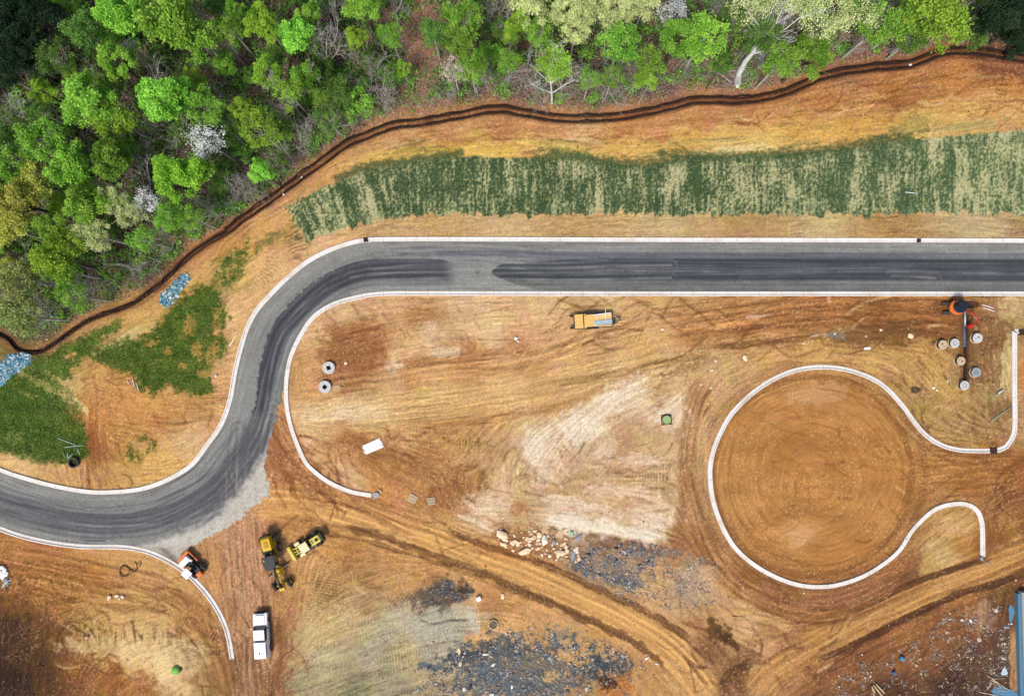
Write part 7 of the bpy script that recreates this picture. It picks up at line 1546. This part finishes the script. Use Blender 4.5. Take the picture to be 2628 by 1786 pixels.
# ------------------------------------------------------------------ rocks
def rock_mesh(seed, m, n=16, flat=.55):
    r_ = random.Random(seed); bm = NB()
    for _ in range(n):
        v = Vector((r_.gauss(0, 1), r_.gauss(0, 1), r_.gauss(0, 1))).normalized(); bm.verts.new((v.x * r_.uniform(.85, 1.1), v.y * r_.uniform(.85, 1.1), v.z * flat))
    bmesh.ops.convex_hull(bm, input=bm.verts[:]); loose = [v for v in bm.verts if not v.link_faces]; bmesh.ops.delete(bm, geom=loose, context='VERTS')
    bmesh.ops.bevel(bm, geom=bm.edges[:], offset=.06, segments=1, affect='EDGES')
    me = bpy.data.meshes.new('rock'); bm.to_mesh(me); bm.free(); me.materials.append(m); return me
M['rock_tan'] = mat('tan_rock', (.80, .62, .42, 1), (.60, .40, .22, 1), .35, 1.6, .9); M['rock_pale'] = mat('pale_rock', (.84, .80, .72, 1), col(200, 190, 176), .5, 1.6, .9); M['rock_blue'] = mat('slate_rock', col(172, 180, 194), col(110, 120, 138), .5, 2, .9)
RK = {k: [rock_mesh(i * 7 + j, M['rock_' + k]) for j in range(5)] for i, k in enumerate(('tan', 'pale', 'blue'))}
def rock(px, py, w_, h_, ang, kind, label=None, group=None, name='rock'):
    x, y = P(px, py); o = link_mesh(name, RK[kind][RT.randrange(5)]); o.scale = (w_ / S / 2 * 1.12, h_ / S / 2 * 1.12, min(w_, h_) / S / 2 * 1.1); o.rotation_euler.z = math.radians(-ang)
    o.location = (x, y, max(gz(x, y), -.02) + o.scale[2] * .42); return tag(o, label, 'rock', group)
BR = [ # zoomed boulder group: px, py, w, h, angle, kind, label
 (1288,1371,34,22,25,'tan','largest tan slab at the left end of the boulder heap'),(1297,1385,15,8,0,'tan','tan block under the left slab of the boulder heap'),(1292,1396,20,11,10,'tan','lower left tan block of the boulder heap'),(1318,1392,24,15,-30,'tan','tan boulder with a small white one at its side'),(1329,1398,10,10,0,'pale','small white boulder in the left half of the heap'),
 (1347,1413,36,17,-18,'tan','leaf shaped tan slab below the heap, nearest the haul road'),(1352,1383,9,15,10,'tan','small upright tan boulder left of the centre'),(1357,1396,6,15,5,'pale','thin pale upright stone in the heap centre'),(1373,1363,13,9,0,'tan','tan block at the top of the heap'),(1384,1372,14,17,10,'tan','wedge shaped tan block touching the big white boulder'),
 (1399,1392,19,38,-8,'pale','biggest white boulder standing in the middle of the heap'),(1422,1390,15,19,15,'blue','bluish grey boulder right of the biggest white one'),(1406,1375,7,8,0,'pale','small pale stone above the biggest white boulder'),(1385,1395,8,10,0,'tan','small tan stone left of the biggest white boulder'),(1382,1407,12,9,0,'tan','tan stone below left of the biggest white boulder'),
 (1411,1426,9,11,5,'pale','small square pale block below the heap'),(1440,1419,32,16,12,'tan','pointed tan slab right of the square block'),(1455,1412,12,12,30,'tan','tan stone on top of the pointed slab'),(1453,1428,10,6,10,'tan','small tan stone under the pointed slab'),(1484,1378,26,11,-38,'blue','long grey slab alone at the upper right of the heap'),
 (1471,1424,10,32,5,'blue','tall bluish slab at the right end of the heap'),(1481,1417,11,13,20,'pale','white stone against the tall bluish slab'),(1485,1434,10,15,15,'tan','tan stone at the right end of the heap'),(1477,1441,6,8,0,'tan','tiny tan stone below the right end slabs'),(1448,1394,12,8,-30,'tan','tan chip in the brushy right part of the heap'),(1440,1398,8,10,20,'tan','small tan chip left in the brushy right part'),(1452,1382,11,9,30,'tan','tan chip near the pale green crate'),
 (1364,1369,7,6,0,'tan','small chip beside the top block of the heap'),(1359,1364,7,8,20,'tan','tiny leaning chip at the top left of the heap'),(1344,1378,6,6,0,'tan','tiny round chip in the upper left of the heap'),(1370,1378,16,12,0,'tan','rounded tan boulder in the brown hollow of the heap'),(1362,1387,6,5,0,'pale','pale pebble in the heap centre'),(1400,1421,8,5,20,'tan','flat chip below the biggest white boulder'),
 (1911,918,12,20,-30,'tan','long pale stone west of the turning circle'),(2226,894,26,9,-3,'pale','long white stone north east of the turning circle'),(2335,862,16,14,20,'tan','round tan boulder in the churned soil'),(2260,847,8,7,0,'tan','small tan boulder at the edge of the churned soil'),(1826,950,11,9,10,'tan','tan stone above the left side of the turning circle'),(1798,987,9,8,0,'tan','small tan stone left of a pair by the circle'),(1824,995,10,9,20,'tan','small tan stone right of a pair by the circle'),(1836,926,6,7,0,'tan','tiny stone near the long pale stone'),(2062,882,8,7,0,'tan','tiny stone on the yellow brown soil'),
 (1700,846,12,8,20,'tan','flat stone right of the trailer'),(1330,876,8,6,0,'tan','stone beside the white jug'),(888,932,9,9,0,'tan','round stone above the scrap heap by the slabs'),(282,1531,10,12,30,'tan','left stone of five tan ones in the lower left'),(300,1528,13,9,-10,'tan','second stone of five tan ones in the lower left'),(306,1536,8,8,0,'tan','middle stone of five tan ones in the lower left'),(315,1531,10,10,30,'pale','pale stone of five in the lower left'),(278,1538,8,5,20,'tan','lowest stone of five in the lower left'),
 (2511,1640,13,12,20,'tan','pale pink boulder in the muddy corner'),(2468,1590,9,6,10,'pale','small pale stone at the top of the muddy corner'),(2490,1592,8,12,-40,'pale','white stone in the muddy corner'),(2582,1608,16,8,0,'blue','pale blue slab by the wall'),(2595,1600,7,6,0,'pale','small white stone by the wall'),(2395,995,9,8,0,'pale','pale stone in the dark spot left of the risers'),(2404,1001,6,7,0,'tan','smaller stone in the dark spot left of the risers'),(1186,1265,0,0,0,'tan',None),
 (1178,1670,9,22,-10,'tan','long tan splinter of rock in the slate rubble'),(1247,1678,20,6,0,'pale','white flat rock in the slate rubble'),(1180,1703,12,14,0,'tan','tan rock at the lower left of the slate rubble'),(1266,1705,14,8,-30,'pale','pale slab in the slate rubble'),(1262,1781,12,10,0,'pale','white boulder cut by the bottom edge'),(1314,1762,6,12,0,'pale','upright white stone near the bottom edge'),(1660,1688,14,6,-30,'pale','pale stone at the haul road edge'),(1686,1703,12,4,5,'pale','flat white stone at the haul road edge'),(1290,1529,10,16,0,'tan','leaf shaped tan stone right of the white box'),
]
for r_ in BR:
    if r_[6]: rock(*r_)
rr_ = random.Random(12)
for k in range(34):
    t_ = rr_.random(); s_ = rr_.uniform(6, 12); rock(1278 + 212 * t_ + rr_.gauss(0, 5), 1385 + 34 * t_ + rr_.gauss(0, 15), s_, s_ * rr_.uniform(.6, .95), rr_.uniform(0, 180), rr_.choice(['tan', 'tan', 'tan', 'pale']), 'small broken tan or pale stone wedged in the boulder heap', 'small broken stones in the boulder heap')
for k in range(46):
    x0, y0, sx_, sy_ = rr_.choice([(2250,855,110,26),(1790,850,50,20),(1850,930,90,40),(2090,870,120,16),(2400,1690,130,60),(2200,1720,120,40),(2500,1640,60,90),(2100,1530,260,30),(1620,1480,60,60),(1300,1400,60,40),(2450,960,70,60),(1780,1480,60,60)])
    s_ = rr_.uniform(3, 5.5); rock(rr_.gauss(x0, sx_ / 2), rr_.gauss(y0, sy_ / 2), s_, s_ * rr_.uniform(.6, 1), rr_.uniform(0, 180), rr_.choice(['tan', 'tan', 'pale']), 'small loose stone lying on the bare dirt', 'small loose stones on the dirt')

# crushed slate, riprap and rubble: uncountable, one object per field
CH = []
for sd_ in range(6):
    bm = NB(); r_ = random.Random(sd_ + 50)
    for _ in range(9):
        v = Vector((r_.gauss(0, 1), r_.gauss(0, 1), r_.gauss(0, 1))).normalized(); bm.verts.new((v.x, v.y, v.z * .6))
    bmesh.ops.convex_hull(bm, input=bm.verts[:]); bmesh.ops.delete(bm, geom=[v for v in bm.verts if not v.link_faces], context='VERTS'); bmesh.ops.triangulate(bm, faces=bm.faces[:]); bm.verts.index_update()
    CH.append((np.array([v.co[:] for v in bm.verts]), np.array([[v.index for v in f.verts] for f in bm.faces]))); bm.free()
def chips(name, label, pts, sizes, mt, seed):
    rng = np.random.default_rng(seed); V, F, T_ = [], [], []; k = 0
    for (px, py), s in zip(pts, sizes):
        v, f = CH[rng.integers(6)]; a = rng.uniform(0, 6.28); ca, sa = math.cos(a), math.sin(a); q = v * s * (rng.uniform(.7, 1.4), rng.uniform(.6, 1.1), rng.uniform(.7, 1.1))
        x, y = P(px, py); q = np.c_[q[:, 0] * ca - q[:, 1] * sa + x, q[:, 0] * sa + q[:, 1] * ca + y, q[:, 2] + max(gz(x, y), -.05) + s * .25]
        V.append(q); F.append(f + k); k += len(v); T_.append(np.full(len(v), rng.random()))
    o = link_mesh(name, np_mesh(name, np.vstack(V), np.vstack(F), mt, fattr={'tone': np.concatenate(T_)})); tag(o, label, kind='stuff'); return o
def chip_mat(name, cols):
    dusty = 'riprap' not in name; m, nt, b = base_mat(name, .8, .25); a = nt.nodes.new('ShaderNodeAttribute'); a.attribute_name = 'tone'; r = nt.nodes.new('ShaderNodeValToRGB'); r.color_ramp.interpolation = 'LINEAR'
    el = r.color_ramp.elements
    while len(el) < len(cols): el.new(.5)
    for i, c in enumerate(cols): el[i].position = i / (len(cols) - 1); el[i].color = col(*c)
    nt.links.new(a.outputs['Fac'], r.inputs[0]); nt.links.new(mixcol(nt, r.outputs[0], col(176, 140, 104), ramp(nt, noise(nt, 1.5, 5), .42, .7, 0, .5 if dusty else .1)), b.inputs['Base Color']); return m
slate = chip_mat('crushed_slate', [(44,58,72),(74,104,130),(120,136,148),(96,118,136),(170,168,158),(236,234,226)])
ripm = chip_mat('riprap_stone', [(40,100,134),(84,156,186),(136,190,206),(56,120,154),(170,208,216),(244,246,246)])
rubm = chip_mat('rubble_stone', [(96,98,104),(130,126,120),(176,156,134),(112,122,134),(200,180,154),(236,228,214)])
rng = np.random.default_rng(91)
def in_poly(n, poly, dens_=None):
    a = np.array(poly, float); out = []
    while len(out) < n:
        px = rng.uniform(a[:, 0].min(), a[:, 0].max(), 4000); py = rng.uniform(a[:, 1].min(), a[:, 1].max(), 4000); k = inside(px, py, poly)
        if dens_ is not None: k &= rng.random(4000) < dens_(px, py)
        out += list(zip(px[k], py[k]))
    return out[:n]
nd = lambda s, lo=.0: (lambda px, py: np.clip(lo + 1.6 * fbm((px - 1314) / S / 1.6, py / S / 1.6, 4, s), 0, 1))
p_ = in_poly(300, [(410,778),(414,756),(432,742),(452,716),(476,702),(492,704),(486,722),(468,742),(456,762),(440,782),(424,790)]); chips('riprap', None, p_, rng.uniform(.12, .3, len(p_)), ripm, 1)
p_ = in_poly(1100, [(-60,960),(0,930),(20,912),(60,905),(84,912),(84,928),(60,945),(30,965),(8,988),(-60,1010)]); chips('riprap', None, p_, rng.uniform(.1, .26, len(p_)), ripm, 2)
p_ = in_poly(3600, [(1060,1720),(1150,1690),(1180,1650),(1270,1640),(1300,1625),(1420,1610),(1500,1650),(1540,1640),(1620,1690),(1600,1730),(1520,1770),(1500,1800),(1040,1800)], nd(801, .03)); chips('slate_rubble', None, p_, rng.gamma(2.2, .03, len(p_)) + .035, slate, 3)
p_ = in_poly(650, [(1480,1440),(1520,1410),(1620,1390),(1690,1400),(1700,1430),(1640,1500),(1600,1530),(1540,1500),(1490,1470)], nd(803, .1)); chips('slate_rubble', None, p_, rng.gamma(2, .04, len(p_)) + .04, slate, 4)
p_ = in_poly(2600, [(1440,1420),(1560,1380),(1720,1400),(1840,1440),(1850,1540),(1760,1570),(1640,1560),(1520,1500)], nd(805, .1)); chips('rubble', None, p_, rng.gamma(2, .026, len(p_)) + .03, rubm, 5)
p_ = in_poly(1500, [(1080,1700),(1300,1600),(1500,1600),(1650,1700),(1600,1800),(1100,1800)], nd(807, .1)); chips('rubble', None, p_, rng.gamma(2, .032, len(p_)) + .03, rubm, 6)
p_ = in_poly(1800, [(2100,1780),(2200,1700),(2350,1640),(2480,1540),(2590,1540),(2590,1800),(2100,1800)], nd(809, .1)); chips('rubble', None, p_, rng.gamma(2, .035, len(p_)) + .03, rubm, 7)
p_ = in_poly(220, [(1080,1540),(1100,1500),(1150,1485),(1200,1495),(1215,1520),(1190,1540),(1120,1555)], nd(811, .2)); chips('slate_rubble', None, p_, rng.gamma(2, .035, len(p_)) + .03, slate, 8)
p_ = in_poly(420, [(1280,1390),(1290,1360),(1420,1350),(1500,1380),(1510,1440),(1470,1440),(1350,1420)], nd(813, .1)); chips('rubble', None, p_, rng.gamma(2, .04, len(p_)) + .04, chip_mat('tan_rock_chips', [(110,80,56),(190,154,112),(222,190,146),(236,214,180)]), 9)
p_ = in_poly(700, [(-60,1560),(60,1560),(160,1640),(150,1800),(-60,1800)], nd(815, .1)); chips('rubble', None, p_, rng.gamma(2, .025, len(p_)) + .03, chip_mat('vignetted_mud_crumbs', [(50,38,34),(70,52,42),(96,72,56),(60,48,42),(120,96,76)]), 10)  # crumb colours darkened for the corner vignette
p_ = in_poly(5200, [(-40,1420),(2680,1420),(2680,1800),(-40,1800)], nd(817, .15)) + in_poly(5200, [(760,780),(2600,780),(2600,1420),(900,1420)], nd(819, .15)) + in_poly(2600, [(1000,330),(1800,270),(2640,150),(2640,340),(1900,395),(1100,395)], nd(821, .3))
p_ = [q for q in p_ if not (q[0] < 740 and 1160 < q[1] < 1400) and math.hypot(q[0] - 2085, q[1] - 1222) > 285 and rng.random() < .6]
chips('gravel', None, p_, rng.gamma(2, .018, len(p_)) + .02, chip_mat('soil_gravel', [(110,78,54),(150,112,80),(190,152,116),(214,184,150),(236,222,204)]), 11)

# ------------------------------------------------------------------ silt fence along the ditch
def silt(px_list, off, label, hgt=.3):
    line = smooth_line(W(px_list), .8); n = np.gradient(line, axis=0); n /= np.hypot(*n.T)[:, None]; nv = np.c_[-n[:, 1], n[:, 0]]
    k = len(line); arc = np.arange(k) * .8; wob = .08 * np.sin(arc * .9) + .05 * np.sin(arc * 2.3 + 1)
    base = line + nv * (off + wob)[:, None]; c = base[k // 2]; t = thing('silt_fence', label, 'fence', c[0], c[1])
    V = []; 
    for (o, z) in ((-.03, -.2), (-.03, hgt), (.03, hgt), (.03, -.2)): V.append(np.c_[base - c + nv * (o + .06 * np.sin(arc * 1.7 + z))[:, None], np.full(k, z) + (.05 * np.sin(arc * 3.1) if z > 0 else 0)])
    V = np.vstack(V); Fs = []
    for j in range(3):
        for i in range(k - 1): Fs.append((j * k + i, j * k + i + 1, (j + 1) * k + i + 1, (j + 1) * k + i))
    link_mesh('fabric', np_mesh('fabric', V, np.array(Fs), M['fabric']), t)
    sm = NB(); box(sm, (0, 0, .1), (.05, .05, .7), bev=.01); me = bpy.data.meshes.new('stake'); sm.to_mesh(me); sm.free(); me.materials.append(M['bark_dark'])
    st = max(3, k // 95)
    for i in range(2, k - 1, st): o = link_mesh('stake', me, t, (base[i][0] - c[0] + nv[i][0] * .08, base[i][1] - c[1] + nv[i][1] * .08, 0))
    return t
DV = [p for p in DITCH if -40 < p[0] < 2700]
wdp = lambda q: 0
silt([p for p in DV if p[0] > 540], .44, 'outer black silt fence line of the ditch beside the field bank')
silt([p for p in DV if p[0] > 540], -.44, 'upper black silt fence line of the ditch beside the wood')
silt([p for p in DV if p[0] < 600], .0, 'single black silt fence running down to the left beside the stream stones', .45)
